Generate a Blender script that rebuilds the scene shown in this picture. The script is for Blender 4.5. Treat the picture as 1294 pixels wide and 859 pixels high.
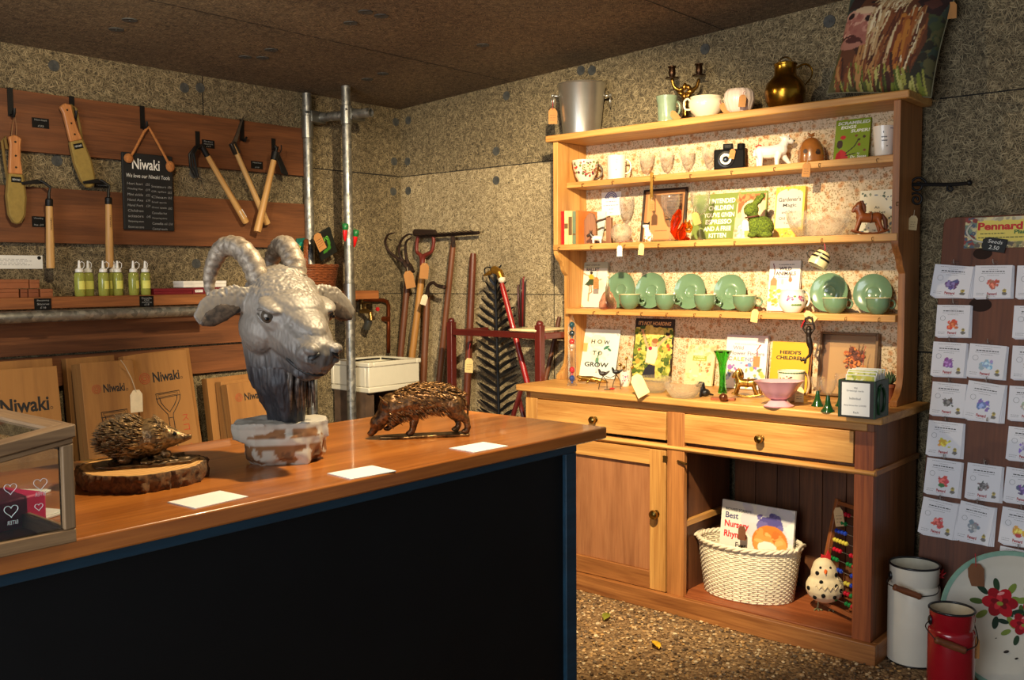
import bpy, bmesh, math, random
import numpy as np
from mathutils import Matrix, Vector, Euler, noise as mnoise
for o in list(bpy.data.objects): bpy.data.objects.remove(o)
SC = bpy.context.scene
COL = SC.collection
rad = math.radians
PI = math.pi
# ------------------------------------------------------------------ camera
F, CX, CY = 1216.0, 647.0, 429.5
YAW, PIT, ROLL, EYE = rad(40.95), rad(3.796), rad(-.403), 1.36
fw = np.array([-math.sin(YAW)*math.cos(PIT), math.cos(YAW)*math.cos(PIT), -math.sin(PIT)])
_r0 = np.array([math.cos(YAW), math.sin(YAW), 0.]); _u0 = np.cross(_r0, fw)
rt = _r0*math.cos(ROLL)+_u0*math.sin(ROLL); up = np.cross(rt, fw)
CAM = np.array([0., 0., EYE])
cd = bpy.data.cameras.new('camera'); cam = bpy.data.objects.new('camera', cd); COL.objects.link(cam)
cd.sensor_width = 36; cd.lens = F*36/1294; cd.clip_start = .05
cam.matrix_world = Matrix(((rt[0], up[0], -fw[0], 0), (rt[1], up[1], -fw[1], 0), (rt[2], up[2], -fw[2], EYE), (0, 0, 0, 1)))
SC.camera = cam
# ------------------------------------------------------------------ light
SC.view_settings.view_transform = 'Standard'; SC.view_settings.look = 'None'
SC.view_settings.exposure = 0.0; SC.view_settings.gamma = 1; SC.view_settings.use_curve_mapping = False
SC.cycles.use_denoising = True
SC.cycles.max_bounces = 10; SC.cycles.sample_clamp_indirect = 6
SC.cycles.caustics_reflective = False; SC.cycles.caustics_refractive = False
W = bpy.data.worlds.new('world'); SC.world = W; W.use_nodes = True
bg = W.node_tree.nodes['Background']; bg.inputs[0].default_value = (.86, .92, 1, 1); bg.inputs[1].default_value = .2
def spot(loc, target, power, color, angle, blend, r=.03):
    l = bpy.data.lights.new('ceiling_spot_light', 'SPOT'); l.energy = power; l.color = color
    l.spot_size = rad(angle); l.spot_blend = blend; l.shadow_soft_size = r
    o = bpy.data.objects.new('ceiling_spot_light', l); COL.objects.link(o); o.location = loc
    o.rotation_euler = (Vector(target)-Vector(loc)).to_track_quat('-Z', 'Y').to_euler()
    return o
WARM = (1, .80, .50)
spot((-1.35, 1.85, 2.30), (-3.05, 3.75, .66), 540, WARM, 80, .6)
spot((-2.95, 1.90, 2.27), (-1.75, 3.75, 1.15), 40, WARM, 80, .6)
spot((-1.42, 1.78, 2.30), (-2.15, 1.1, .9), 150, WARM, 95, .6)
spot((-2.6, 1.3, 2.28), (-4.2, 2.5, 1.45), 60, WARM, 110, .8)
# daylight through the open shop front behind the camera
al = bpy.data.lights.new('open_front_daylight', 'AREA'); al.shape = 'RECTANGLE'; al.size = 2.4; al.size_y = 1.9; al.energy = 92; al.color = (.88, .94, 1)
ao = bpy.data.objects.new('open_front_daylight', al); COL.objects.link(ao); ao.location = (-1.2, -1.15, 1.3)
ao.rotation_euler = (Vector((-1.0, 2.6, 1.3))-Vector((-1.2, -1.15, 1.3))).to_track_quat('-Z', 'Y').to_euler()
# ------------------------------------------------------------------ pixel helpers: turn what the photo shows on a known plane into metres
def ray(px, py): return fw*F+rt*(px-CX)-up*(py-CY)
def on(ax, v, px, py):
    d = ray(px, py); i = 'xyz'.index(ax); return Vector(CAM+d*((v-CAM[i])/d[i]))
def _sol(px, p0, e):           # t so that p0+t*e lands on column px
    a = np.array(p0, float)-CAM; e = np.array(e, float); k = (px-CX)/F
    return (k*(a@fw)-a@rt)/(e@rt-k*(e@fw))
def X(px, y, z): return _sol(px, (0, y, z), (1, 0, 0))
def Yw(px, x, z): return _sol(px, (x, 0, z), (0, 1, 0))
def Z(py, x, y):
    a = np.array((x, y, 0.))-CAM; k = (CY-py)/F
    return (k*(a@fw)-a@up)/(up[2]-k*fw[2])
def pm(x, y, z): return F/((np.array((x, y, z))-CAM)@fw)
# ------------------------------------------------------------------ materials
def s2l(c):
    c = c/255.
    return c/12.92 if c <= .04045 else ((c+.055)/1.055)**2.4
def lin(rgb): return tuple(s2l(v) for v in rgb)
MATS = {}
def newmat(key):
    m = bpy.data.materials.new(key); m.use_nodes = True
    nt = m.node_tree; b = nt.nodes['Principled BSDF']
    return m, nt, b, (lambda t: nt.nodes.new(t)), nt.links.new
def ramp(N, stops):
    r = N('ShaderNodeValToRGB'); e = r.color_ramp.elements
    while len(e) < len(stops): e.new(.5)
    for q, (p, c) in zip(e, stops): q.position = p; q.color = (*c, 1)
    return r
def plain(rgb, rough=.5, metal=0., var=.12, scale=25, bump=0., coat=0.):
    key = ('plain', rgb, rough, metal, var, scale, bump, coat)
    if key in MATS: return MATS[key]
    m, nt, b, N, L = newmat('paint_%d_%d_%d' % rgb)
    c = lin(rgb); tc = N('ShaderNodeTexCoord'); n = N('ShaderNodeTexNoise'); n.inputs['Scale'].default_value = scale; n.inputs['Detail'].default_value = 4
    L(tc.outputs['Object'], n.inputs['Vector'])
    r = ramp(N, [(.3, tuple(v*(1-var) for v in c)), (.7, tuple(min(1, v*(1+var)) for v in c))])
    L(n.outputs['Fac'], r.inputs['Fac']); L(r.outputs['Color'], b.inputs['Base Color'])
    b.inputs['Roughness'].default_value = rough; b.inputs['Metallic'].default_value = metal; b.inputs['Coat Weight'].default_value = coat
    if bump:
        bp = N('ShaderNodeBump'); bp.inputs['Strength'].default_value = bump; bp.inputs['Distance'].default_value = .004
        L(n.outputs['Fac'], bp.inputs['Height']); L(bp.outputs['Normal'], b.inputs['Normal'])
    MATS[key] = m; return m
def wood(rgb1, rgb2, axis='x', scale=1., rough=.45, coat=0., contrast=.22):
    key = ('wood', rgb1, rgb2, axis, scale, rough, coat, contrast)
    if key in MATS: return MATS[key]
    m, nt, b, N, L = newmat('wood_%d_%d_%s' % (rgb1[0], rgb2[0], axis))
    tc = N('ShaderNodeTexCoord'); oi = N('ShaderNodeObjectInfo'); ad = N('ShaderNodeVectorMath'); ad.operation = 'ADD'
    ml = N('ShaderNodeVectorMath'); ml.operation = 'SCALE'; ml.inputs['Scale'].default_value = 9.
    cmb = N('ShaderNodeCombineXYZ')
    for i in range(3): L(oi.outputs['Random'], cmb.inputs[i])
    L(cmb.outputs[0], ml.inputs[0]); L(tc.outputs['Object'], ad.inputs[0]); L(ml.outputs[0], ad.inputs[1])
    mp = N('ShaderNodeMapping'); s = [9.*scale]*3; s['xyz'.index(axis)] = .75*scale; mp.inputs['Scale'].default_value = s
    L(ad.outputs[0], mp.inputs['Vector'])
    n = N('ShaderNodeTexNoise'); n.inputs['Scale'].default_value = 1.6; n.inputs['Detail'].default_value = 7; n.inputs['Roughness'].default_value = .62; n.inputs['Distortion'].default_value = 1.1
    L(mp.outputs[0], n.inputs['Vector'])
    mp2 = N('ShaderNodeMapping'); s = [90.*scale]*3; s['xyz'.index(axis)] = 3.*scale; mp2.inputs['Scale'].default_value = s
    L(ad.outputs[0], mp2.inputs['Vector'])
    n2 = N('ShaderNodeTexNoise'); n2.inputs['Scale'].default_value = 1.5; n2.inputs['Detail'].default_value = 3; L(mp2.outputs[0], n2.inputs['Vector'])
    mx = N('ShaderNodeMath'); mx.operation = 'MULTIPLY_ADD'; mx.inputs[1].default_value = .35; L(n2.outputs['Fac'], mx.inputs[0])
    m3 = N('ShaderNodeMath'); m3.operation = 'MULTIPLY'; m3.inputs[1].default_value = .65; L(n.outputs['Fac'], m3.inputs[0]); L(m3.outputs[0], mx.inputs[2])
    r = ramp(N, [(.5-contrast, lin(rgb2)), (.5+contrast*.6, lin(rgb1))]); L(mx.outputs[0], r.inputs['Fac']); L(r.outputs['Color'], b.inputs['Base Color'])
    bp = N('ShaderNodeBump'); bp.inputs['Strength'].default_value = .25; bp.inputs['Distance'].default_value = .002
    st = N('ShaderNodeTexNoise'); st.inputs['Scale'].default_value = .55; st.inputs['Detail'].default_value = 5; st.inputs['Roughness'].default_value = .65; L(mp.outputs[0], st.inputs['Vector'])
    sr = ramp(N, [(.30, (.50, .42, .36)), (.52, (1, 1, 1)), (.75, (1.1, 1.1, 1.06))]); L(st.outputs['Fac'], sr.inputs['Fac']); sm = N('ShaderNodeMixRGB'); sm.blend_type = 'MULTIPLY'; sm.inputs[0].default_value = .75; L(r.outputs['Color'], sm.inputs[1]); L(sr.outputs['Color'], sm.inputs[2]); L(sm.outputs[0], b.inputs['Base Color'])
    L(mx.outputs[0], bp.inputs['Height']); L(bp.outputs['Normal'], b.inputs['Normal'])
    b.inputs['Roughness'].default_value = rough; b.inputs['Coat Weight'].default_value = coat
    MATS[key] = m; return m
def fibre(swz, rgb_lo, rgb_mid, rgb_hi):
    """wood-wool board: short pale strands over a dark binder, in the wall's own two directions"""
    key = ('fibre', swz, rgb_lo, rgb_hi)
    if key in MATS: return MATS[key]
    m, nt, b, N, L = newmat('fibre_board_'+swz)
    tc = N('ShaderNodeTexCoord'); sp = N('ShaderNodeSeparateXYZ'); L(tc.outputs['Object'], sp.inputs[0])
    cb = N('ShaderNodeCombineXYZ'); L(sp.outputs['XYZ'.index(swz[0])], cb.inputs[0]); L(sp.outputs['XYZ'.index(swz[1])], cb.inputs[1])
    dn = N('ShaderNodeTexNoise'); dn.inputs['Scale'].default_value = 10; dn.inputs['Detail'].default_value = 2; L(cb.outputs[0], dn.inputs['Vector'])
    sb = N('ShaderNodeVectorMath'); sb.operation = 'MULTIPLY_ADD'; L(dn.outputs['Color'], sb.inputs[0]); sb.inputs[1].default_value = (.035, .035, 0); L(cb.outputs[0], sb.inputs[2])
    last = None
    for a, off in ((12, 0), (58, 3.3), (103, 7.1), (151, 11.7)):
        mp = N('ShaderNodeMapping'); mp.vector_type = 'POINT'; mp.inputs['Rotation'].default_value = (0, 0, rad(a)); mp.inputs['Location'].default_value = (off, off*.7, 0)
        L(sb.outputs[0], mp.inputs['Vector'])
        mq = N('ShaderNodeMapping'); mq.inputs['Scale'].default_value = (24, 300, 1); L(mp.outputs[0], mq.inputs['Vector'])
        n = N('ShaderNodeTexNoise'); n.noise_dimensions = '2D'; n.inputs['Scale'].default_value = 1.; n.inputs['Detail'].default_value = 1.5; L(mq.outputs[0], n.inputs['Vector'])
        if last is None: last = n.outputs['Fac']
        else:
            mx = N('ShaderNodeMath'); mx.operation = 'MAXIMUM'; L(last, mx.inputs[0]); L(n.outputs['Fac'], mx.inputs[1]); last = mx.outputs[0]
    big = N('ShaderNodeTexNoise'); big.inputs['Scale'].default_value = 2.2; big.inputs['Detail'].default_value = 5; L(tc.outputs['Object'], big.inputs['Vector'])
    r = ramp(N, [(.50, lin(rgb_lo)), (.63, lin(rgb_mid)), (.80, lin(rgb_hi))]); L(last, r.inputs['Fac'])
    mu = N('ShaderNodeMixRGB'); mu.blend_type = 'MULTIPLY'; mu.inputs[0].default_value = .55
    rb = ramp(N, [(.35, (.5, .5, .52)), (.65, (1, 1, 1))]); L(big.outputs['Fac'], rb.inputs['Fac']); L(r.outputs['Color'], mu.inputs[1]); L(rb.outputs['Color'], mu.inputs[2])
    L(mu.outputs[0], b.inputs['Base Color']); b.inputs['Roughness'].default_value = .92
    bp = N('ShaderNodeBump'); bp.inputs['Strength'].default_value = .8; bp.inputs['Distance'].default_value = .006; L(last, bp.inputs['Height']); L(bp.outputs['Normal'], b.inputs['Normal'])
    MATS[key] = m; return m
def wallpaper():
    if 'wp' in MATS: return MATS['wp']
    m, nt, b, N, L = newmat('floral_paper')
    tc = N('ShaderNodeTexCoord'); v = N('ShaderNodeTexVoronoi'); v.inputs['Scale'].default_value = 34; L(tc.outputs['Object'], v.inputs['Vector'])
    r = ramp(N, [(.0, lin((176, 126, 84))), (.20, lin((198, 150, 104))), (.34, lin((212, 178, 134))), (.44, lin((218, 196, 160)))]); L(v.outputs['Distance'], r.inputs['Fac'])
    v2 = N('ShaderNodeTexVoronoi'); v2.inputs['Scale'].default_value = 120; L(tc.outputs['Object'], v2.inputs['Vector'])
    r2 = ramp(N, [(.0, lin((150, 140, 112))), (.30, lin((170, 156, 124))), (.42, (1, 1, 1))]); L(v2.outputs['Distance'], r2.inputs['Fac'])
    v3 = N('ShaderNodeTexVoronoi'); v3.feature = 'DISTANCE_TO_EDGE'; v3.inputs['Scale'].default_value = 38; L(tc.outputs['Object'], v3.inputs['Vector'])
    r3 = ramp(N, [(.02, lin((150, 116, 90))), (.06, (1, 1, 1))]); L(v3.outputs['Distance'], r3.inputs['Fac'])
    x = N('ShaderNodeMixRGB'); x.blend_type = 'MULTIPLY'; x.inputs[0].default_value = .8; L(r.outputs['Color'], x.inputs[1]); L(r2.outputs['Color'], x.inputs[2])
    x2 = N('ShaderNodeMixRGB'); x2.blend_type = 'MULTIPLY'; x2.inputs[0].default_value = .22; L(x.outputs[0], x2.inputs[1]); L(r3.outputs['Color'], x2.inputs[2])
    L(x2.outputs[0], b.inputs['Base Color']); b.inputs['Roughness'].default_value = .8
    MATS['wp'] = m; return m
def glass(rgb=(255, 255, 255), rough=.02, key=None, ior=1.45, bump=0, scale=60):
    key = ('glass', rgb, rough, bump, scale, ior)
    if key in MATS: return MATS[key]
    m, nt, b, N, L = newmat('glass_%d_%d' % rgb[:2])
    b.inputs['Base Color'].default_value = (*lin(rgb), 1); b.inputs['Transmission Weight'].default_value = 1; b.inputs['Roughness'].default_value = rough; b.inputs['IOR'].default_value = ior
    tc = N('ShaderNodeTexCoord'); v = N('ShaderNodeTexVoronoi'); v.inputs['Scale'].default_value = scale; L(tc.outputs['Object'], v.inputs['Vector'])
    bp = N('ShaderNodeBump'); bp.inputs['Strength'].default_value = bump; bp.inputs['Distance'].default_value = .003; L(v.outputs['Distance'], bp.inputs['Height'])
    if bump: L(bp.outputs['Normal'], b.inputs['Normal'])
    MATS[key] = m; return m
def thin_glass(solid=.3, scale=0, rgb=(255, 255, 255)):
    """clear thin-walled glass: mostly see-through, with bright cut facets"""
    key = ('thin', solid, scale, rgb)
    if key in MATS: return MATS[key]
    m, nt, b, N, L = newmat('clear_glass'); out = nt.nodes['Material Output']
    tr = N('ShaderNodeBsdfTransparent'); tr.inputs[0].default_value = (*[.9+.1*v for v in lin(rgb)], 1) if rgb == (255, 255, 255) else (*lin(rgb), 1)
    b.inputs['Base Color'].default_value = (*lin(rgb), 1); b.inputs['Transmission Weight'].default_value = .9; b.inputs['Roughness'].default_value = .06; b.inputs['IOR'].default_value = 1.25
    lw = N('ShaderNodeLayerWeight'); lw.inputs['Blend'].default_value = .35; mp = N('ShaderNodeMath'); mp.operation = 'MULTIPLY_ADD'; mp.inputs[1].default_value = .6; mp.inputs[2].default_value = solid*.3; mp.use_clamp = True
    L(lw.outputs['Facing'], mp.inputs[0]); fac = mp.outputs[0]
    if scale:
        tc = N('ShaderNodeTexCoord'); v = N('ShaderNodeTexVoronoi'); v.inputs['Scale'].default_value = scale; L(tc.outputs['Object'], v.inputs['Vector'])
        bp = N('ShaderNodeBump'); bp.inputs['Strength'].default_value = .8; bp.inputs['Distance'].default_value = .003; L(v.outputs['Distance'], bp.inputs['Height']); L(bp.outputs['Normal'], b.inputs['Normal'])
        rr = ramp(N, [(.45, (0, 0, 0)), (.8, (1, 1, 1))]); L(v.outputs['Distance'], rr.inputs['Fac']); ad = N('ShaderNodeMath'); ad.operation = 'MULTIPLY_ADD'; ad.use_clamp = True; ad.inputs[1].default_value = solid*.6; L(rr.outputs['Color'], ad.inputs[0]); L(fac, ad.inputs[2]); fac = ad.outputs[0]
    mx = N('ShaderNodeMixShader'); L(fac, mx.inputs[0]); L(tr.outputs[0], mx.inputs[1]); L(b.outputs[0], mx.inputs[2]); L(mx.outputs[0], out.inputs['Surface'])
    MATS[key] = m; return m
def galv():
    if 'galv' in MATS: return MATS['galv']
    m, nt, b, N, L = newmat('galvanised_steel')
    tc = N('ShaderNodeTexCoord'); v = N('ShaderNodeTexVoronoi'); v.inputs['Scale'].default_value = 55; L(tc.outputs['Object'], v.inputs['Vector'])
    n = N('ShaderNodeTexNoise'); n.inputs['Scale'].default_value = 20; n.inputs['Detail'].default_value = 6; L(tc.outputs['Object'], n.inputs['Vector'])
    r = ramp(N, [(.1, lin((120, 120, 116))), (.9, lin((176, 174, 166)))]); L(v.outputs['Color'], r.inputs['Fac'])
    L(r.outputs['Color'], b.inputs['Base Color']); b.inputs['Metallic'].default_value = .85
    r2 = ramp(N, [(.3, (.3, .3, .3)), (.7, (.62, .62, .62))]); L(n.outputs['Fac'], r2.inputs['Fac']); L(r2.outputs['Color'], b.inputs['Roughness'])
    MATS['galv'] = m; return m
def attr_mat(rough=.5, coat=0., metal=0.):
    key = ('attr', rough, coat, metal)
    if key in MATS: return MATS[key]
    m, nt, b, N, L = newmat('printed_colour')
    a = N('ShaderNodeAttribute'); a.attribute_name = 'Col'; L(a.outputs['Color'], b.inputs['Base Color'])
    b.inputs['Roughness'].default_value = rough; b.inputs['Coat Weight'].default_value = coat; b.inputs['Metallic'].default_value = metal
    MATS[key] = m; return m
def bronze(lo, hi, rough=.4, metal=.7, scale=60):
    """patinated casting: worn highlights on the raised parts of its own relief"""
    key = ('bronze', lo, hi, rough, metal, scale)
    if key in MATS: return MATS[key]
    m, nt, b, N, L = newmat('bronze_%d_%d' % (lo[0], hi[0]))
    tc = N('ShaderNodeTexCoord'); n = N('ShaderNodeTexNoise'); n.inputs['Scale'].default_value = scale; n.inputs['Detail'].default_value = 6; n.inputs['Distortion'].default_value = .6; L(tc.outputs['Object'], n.inputs['Vector'])
    r = ramp(N, [(.36, lin(lo)), (.66, lin(hi))]); L(n.outputs['Fac'], r.inputs['Fac']); L(r.outputs['Color'], b.inputs['Base Color'])
    b.inputs['Metallic'].default_value = metal; b.inputs['Roughness'].default_value = rough
    bp = N('ShaderNodeBump'); bp.inputs['Strength'].default_value = .5; bp.inputs['Distance'].default_value = .003; L(n.outputs['Fac'], bp.inputs['Height']); L(bp.outputs['Normal'], b.inputs['Normal'])
    MATS[key] = m; return m
# ------------------------------------------------------------------ mesh builder
I4 = Matrix.Identity(4)
def TR(loc=(0, 0, 0), rot=(0, 0, 0), sc=(1, 1, 1)):
    return Matrix.Translation(loc) @ Euler(rot).to_matrix().to_4x4() @ Matrix.Diagonal((*sc, 1))
class MB:
    def __init__(s): s.v = []; s.f = []; s.m = []
    def add(s, vs, fs, M=None, mi=0):
        o = len(s.v)
        s.v += [tuple(M @ Vector(p)) for p in vs] if M is not None else [tuple(p) for p in vs]
        s.f += [tuple(i+o for i in q) for q in fs]; s.m += [mi]*len(fs); return s
    def box(s, x0, x1, y0, y1, z0, z1, M=None, mi=0):
        vs = [(x, y, z) for z in (z0, z1) for y in (y0, y1) for x in (x0, x1)]
        return s.add(vs, [(0, 2, 3, 1), (4, 5, 7, 6), (0, 1, 5, 4), (2, 6, 7, 3), (0, 4, 6, 2), (1, 3, 7, 5)], M, mi)
    def prism(s, pts, ax, a, b, M=None, mi=0):     # outline in the two other axes (cyclic order), extruded along ax
        k = 'xyz'.index(ax); n = len(pts)
        def mk(p, t):
            q = [0, 0, 0]; q[k] = t; q[(k+1) % 3], q[(k+2) % 3] = p; return q
        vs = [mk(p, a) for p in pts]+[mk(p, b) for p in pts]
        fs = [tuple(range(n))[::-1], tuple(range(n, 2*n))]+[(i, (i+1) % n, n+(i+1) % n, n+i) for i in range(n)]
        return s.add(vs, fs, M, mi)
    def lathe(s, prof, n=24, M=None, mi=0, sx=1., sy=1., wob=None, cap=True):
        vs = []; fs = []; k = len(prof)
        for i in range(n):
            a = 2*PI*i/n; w = wob(a) if wob else 1
            vs += [(r*w*math.cos(a)*sx, r*w*math.sin(a)*sy, z) for r, z in prof]
        for i in range(n):
            j = (i+1) % n
            fs += [(i*k+q, j*k+q, j*k+q+1, i*k+q+1) for q in range(k-1)]
        if cap and prof[0][0] > 1e-6: fs.append(tuple(i*k for i in range(n))[::-1])
        if cap and prof[-1][0] > 1e-6 and len(prof) > 2: fs.append(tuple(i*k+k-1 for i in range(n)))
        return s.add(vs, fs, M, mi)
    def vessel(s, prof, n=28, th=.003, M=None, **k):   # open cup: outer profile up, inner down
        inner = [(max(r-th, .0005), z+(th if i == 0 else 0)) for i, (r, z) in enumerate(prof)][::-1]
        if prof[0][0] > 1e-6: prof = [(0, prof[0][1])]+list(prof); inner = inner+[(0, prof[0][1]+th)]
        return s.lathe(list(prof)+inner, n, M, **k)
    def tube(s, pts, r, n=8, closed=False, M=None, mi=0, flat=1.):
        pts = [Vector(p) for p in pts]; k = len(pts); rs = r if isinstance(r, (list, tuple)) else [r]*k
        vs = []; fs = []; ref = None
        for i, p in enumerate(pts):
            if closed: t = pts[(i+1) % k]-pts[i-1]
            else: t = pts[min(i+1, k-1)]-pts[max(i-1, 0)]
            if t.length < 1e-9: t = Vector((0, 0, 1))
            t.normalize()
            if ref is None: ref = Vector((0, 0, 1)) if abs(t.z) < .9 else Vector((1, 0, 0))
            a = t.cross(ref)
            if a.length < 1e-4: a = t.orthogonal()
            a.normalize(); b = t.cross(a).normalized(); ref = -b if False else a.cross(t)
            vs += [p+a*(rs[i]*math.cos(2*PI*q/n))+b*(rs[i]*flat*math.sin(2*PI*q/n)) for q in range(n)]
        for i in range(k if closed else k-1):
            j = (i+1) % k
            fs += [(i*n+q, i*n+(q+1) % n, j*n+(q+1) % n, j*n+q) for q in range(n)]
        if not closed: fs += [tuple(range(n))[::-1], tuple((k-1)*n+q for q in range(n))]
        return s.add(vs, fs, M, mi)
    def ell(s, c, r, M=None, n=14, rot=(0, 0, 0), mi=0):
        r = (r, r, r) if not isinstance(r, (tuple, list)) else r
        m = max(6, n//2+1); prof = [(math.sin(PI*i/m), -math.cos(PI*i/m)) for i in range(m+1)]; prof[0] = (0, -1); prof[-1] = (0, 1)
        T = TR(c, rot, r); return s.lathe(prof, n, (M @ T) if M is not None else T, mi)
    def cone(s, a, b, r0, r1, n=12, M=None, mi=0): return s.tube([a, b], [r0, r1], n, False, M, mi)
    def build(s, name, mat, parent=None, loc=None, rot=None, bevel=0., smooth=40, sub=0, world=False):
        me = bpy.data.meshes.new(name)
        vs = s.v
        if world and parent is not None: vs = [tuple(Vector(p)-parent.location) for p in vs]
        elif world and loc is not None: vs = [tuple(Vector(p)-Vector(loc)) for p in vs]
        me.from_pydata(vs, [], s.f)
        ml = mat if isinstance(mat, (list, tuple)) else [mat]
        for q in ml: me.materials.append(q)
        if len(ml) > 1: me.polygons.foreach_set('material_index', s.m)
        bm = bmesh.new(); bm.from_mesh(me); bmesh.ops.recalc_face_normals(bm, faces=bm.faces); bm.to_mesh(me); bm.free()
        return link(name, me, parent, loc, rot, bevel, smooth, sub)
def link(name, me, parent=None, loc=None, rot=None, bevel=0, smooth=40, sub=0):
    if smooth:
        me.polygons.foreach_set('use_smooth', [True]*len(me.polygons))
        if smooth < 180: me.set_sharp_from_angle(angle=rad(smooth))
    o = bpy.data.objects.new(name, me); COL.objects.link(o)
    if parent is not None: o.parent = parent
    if loc is not None: o.location = loc
    if rot is not None: o.rotation_euler = rot
    if bevel:
        q = o.modifiers.new('bevel', 'BEVEL'); q.width = bevel; q.segments = 2; q.limit_method = 'ANGLE'; q.angle_limit = rad(40)
    if sub:
        q = o.modifiers.new('sub', 'SUBSURF'); q.levels = q.render_levels = sub
    return o
def tag(o, label, cat, group=None, kind=None):
    if label: o['label'] = label
    if cat: o['category'] = cat
    if group: o['group'] = group
    if kind: o['kind'] = kind
    return o
def thing(name, label, cat, loc=(0, 0, 0), rot=(0, 0, 0), group=None):
    o = bpy.data.objects.new(name, None); COL.objects.link(o); o.empty_display_size = .05
    o.location = loc; o.rotation_euler = rot
    return tag(o, label, cat, group)
def dup(root, loc, rot=None, label=None, group=None):
    def cp(o, par):
        c = o.copy(); COL.objects.link(c)
        if par is not None: c.parent = par
        for ch in list(o.children): cp(ch, c)
        return c
    r = cp(root, None); r.location = loc
    if rot is not None: r.rotation_euler = rot
    if label: r['label'] = label
    if group: r['group'] = group
    return r
# ------------------------------------------------------------------ lettering and printed artwork
TXT = {}
def glyphs(s, shear=0., bold=0.):
    k = (s, shear, bold)
    if k not in TXT:
        c = bpy.data.curves.new('letters', 'FONT'); c.body = s; c.size = 1; c.shear = shear; c.offset = bold; c.resolution_u = 3
        o = bpy.data.objects.new('letters', c); me = bpy.data.meshes.new_from_object(o)
        vs = [v.co.copy() for v in me.vertices]; fs = [tuple(p.vertices) for p in me.polygons]
        x0 = min((v.x for v in vs), default=0); x1 = max((v.x for v in vs), default=1); y0 = min((v.y for v in vs), default=0); y1 = max((v.y for v in vs), default=1)
        bpy.data.objects.remove(o); bpy.data.curves.remove(c); bpy.data.meshes.remove(me)
        TXT[k] = (vs, fs, x0, x1, y0, y1)
    return TXT[k]
FRONT = Matrix(((1, 0, 0, 0), (0, 0, -1, 0), (0, 1, 0, 0), (0, 0, 0, 1)))   # text plane -> faces -Y
EAST = Matrix(((0, 0, 1, 0), (1, 0, 0, 0), (0, 1, 0, 0), (0, 0, 0, 1)))     # text plane -> faces +X
def letters(parent, lines, mat, M=None, name='lettering', shear=0., bold=0.):
    """lines: (string, x centre, y centre, width, height[, turn]) in the text plane; all one mesh"""
    b = MB(); M = FRONT if M is None else M
    for ln in lines:
        s, cx, cy, w, h = ln[:5]; a = ln[5] if len(ln) > 5 else 0
        vs, fs, x0, x1, y0, y1 = glyphs(s, shear, bold)
        if not fs: continue
        sx = w/(x1-x0) if w else h/(y1-y0); sy = h/(y1-y0) if h else sx
        T = M @ Matrix.Translation((cx, cy, 0)) @ Matrix.Rotation(a, 4, 'Z') @ Matrix.Diagonal((sx, sy, 1, 1)) @ Matrix.Translation((-(x0+x1)/2, -(y0+y1)/2, 0))
        b.add(vs, fs, T)
    return b.build(name, mat, parent, smooth=0)
def scribble(parent, w, rows, mat, M, name='small_print', h=.0012, seed=0):
    """rows of dash-like small print that the photo does not resolve: (x0, x1, y)"""
    R = random.Random(seed); b = MB()
    for x0, x1, y in rows:
        x = x0
        while x < x1:
            l = R.uniform(.5, 1.6)*w; b.add([(x, y-h, 0), (min(x+l, x1), y-h, 0), (min(x+l, x1), y+h, 0), (x, y+h, 0)], [(0, 1, 2, 3)], M); x += l+.35*w
    return b.build(name, mat, parent, smooth=0)
def paint_cols(w, h, nx, ny, base, ops):
    u, v = np.meshgrid(np.linspace(0, 1, nx+1), np.linspace(0, 1, ny+1)); C = np.empty((ny+1, nx+1, 3)); C[:] = lin(base)
    asp = h/w
    for op in ops:
        k = op[0]
        if k == 'e':
            _, cu, cv, ru, rv, col = op[:6]; a = op[6] if len(op) > 6 else 0
            du = u-cu; dv = (v-cv)*asp; x = du*math.cos(a)+dv*math.sin(a); y = -du*math.sin(a)+dv*math.cos(a)
            C[(x/ru)**2+(y/(rv*asp))**2 <= 1] = lin(col)
        elif k == 'p':
            P = op[1]; ins = np.zeros(u.shape, bool)
            for i in range(len(P)):
                (x1, y1), (x2, y2) = P[i], P[i-1]
                if y1 == y2: continue
                ins ^= ((y1 > v) != (y2 > v)) & (u < (x2-x1)*(v-y1)/(y2-y1)+x1)
            C[ins] = lin(op[2])
        elif k == 'r':
            _, a, b, c, d, col = op; C[(u >= a) & (u <= b) & (v >= c) & (v <= d)] = lin(col)
        elif k == 'l':
            P, wd, col = op[1:4]
            for (x1, y1), (x2, y2) in zip(P, P[1:]):
                dx, dy = x2-x1, (y2-y1)*asp; q = dx*dx+dy*dy+1e-9
                t = np.clip(((u-x1)*dx+(v-y1)*asp*dy)/q, 0, 1)
                C[np.hypot(u-x1-t*dx, (v-y1)*asp-t*dy) <= wd/2] = lin(col)
        elif k == 's':      # scattered blots: n, box, radius, colours, seed
            _, n, bx, r, cols, seed = op; R = random.Random(seed)
            for _i in range(n):
                cu = R.uniform(bx[0], bx[1]); cv = R.uniform(bx[2], bx[3]); rr = r*R.uniform(.5, 1.3); a = R.uniform(0, PI); e = R.uniform(.35, 1)
                du = u-cu; dv = (v-cv)*asp; x = du*math.cos(a)+dv*math.sin(a); y = -du*math.sin(a)+dv*math.cos(a)
                C[(x/rr)**2+(y/(rr*e))**2 <= 1] = lin(R.choice(cols))
    return C
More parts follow.
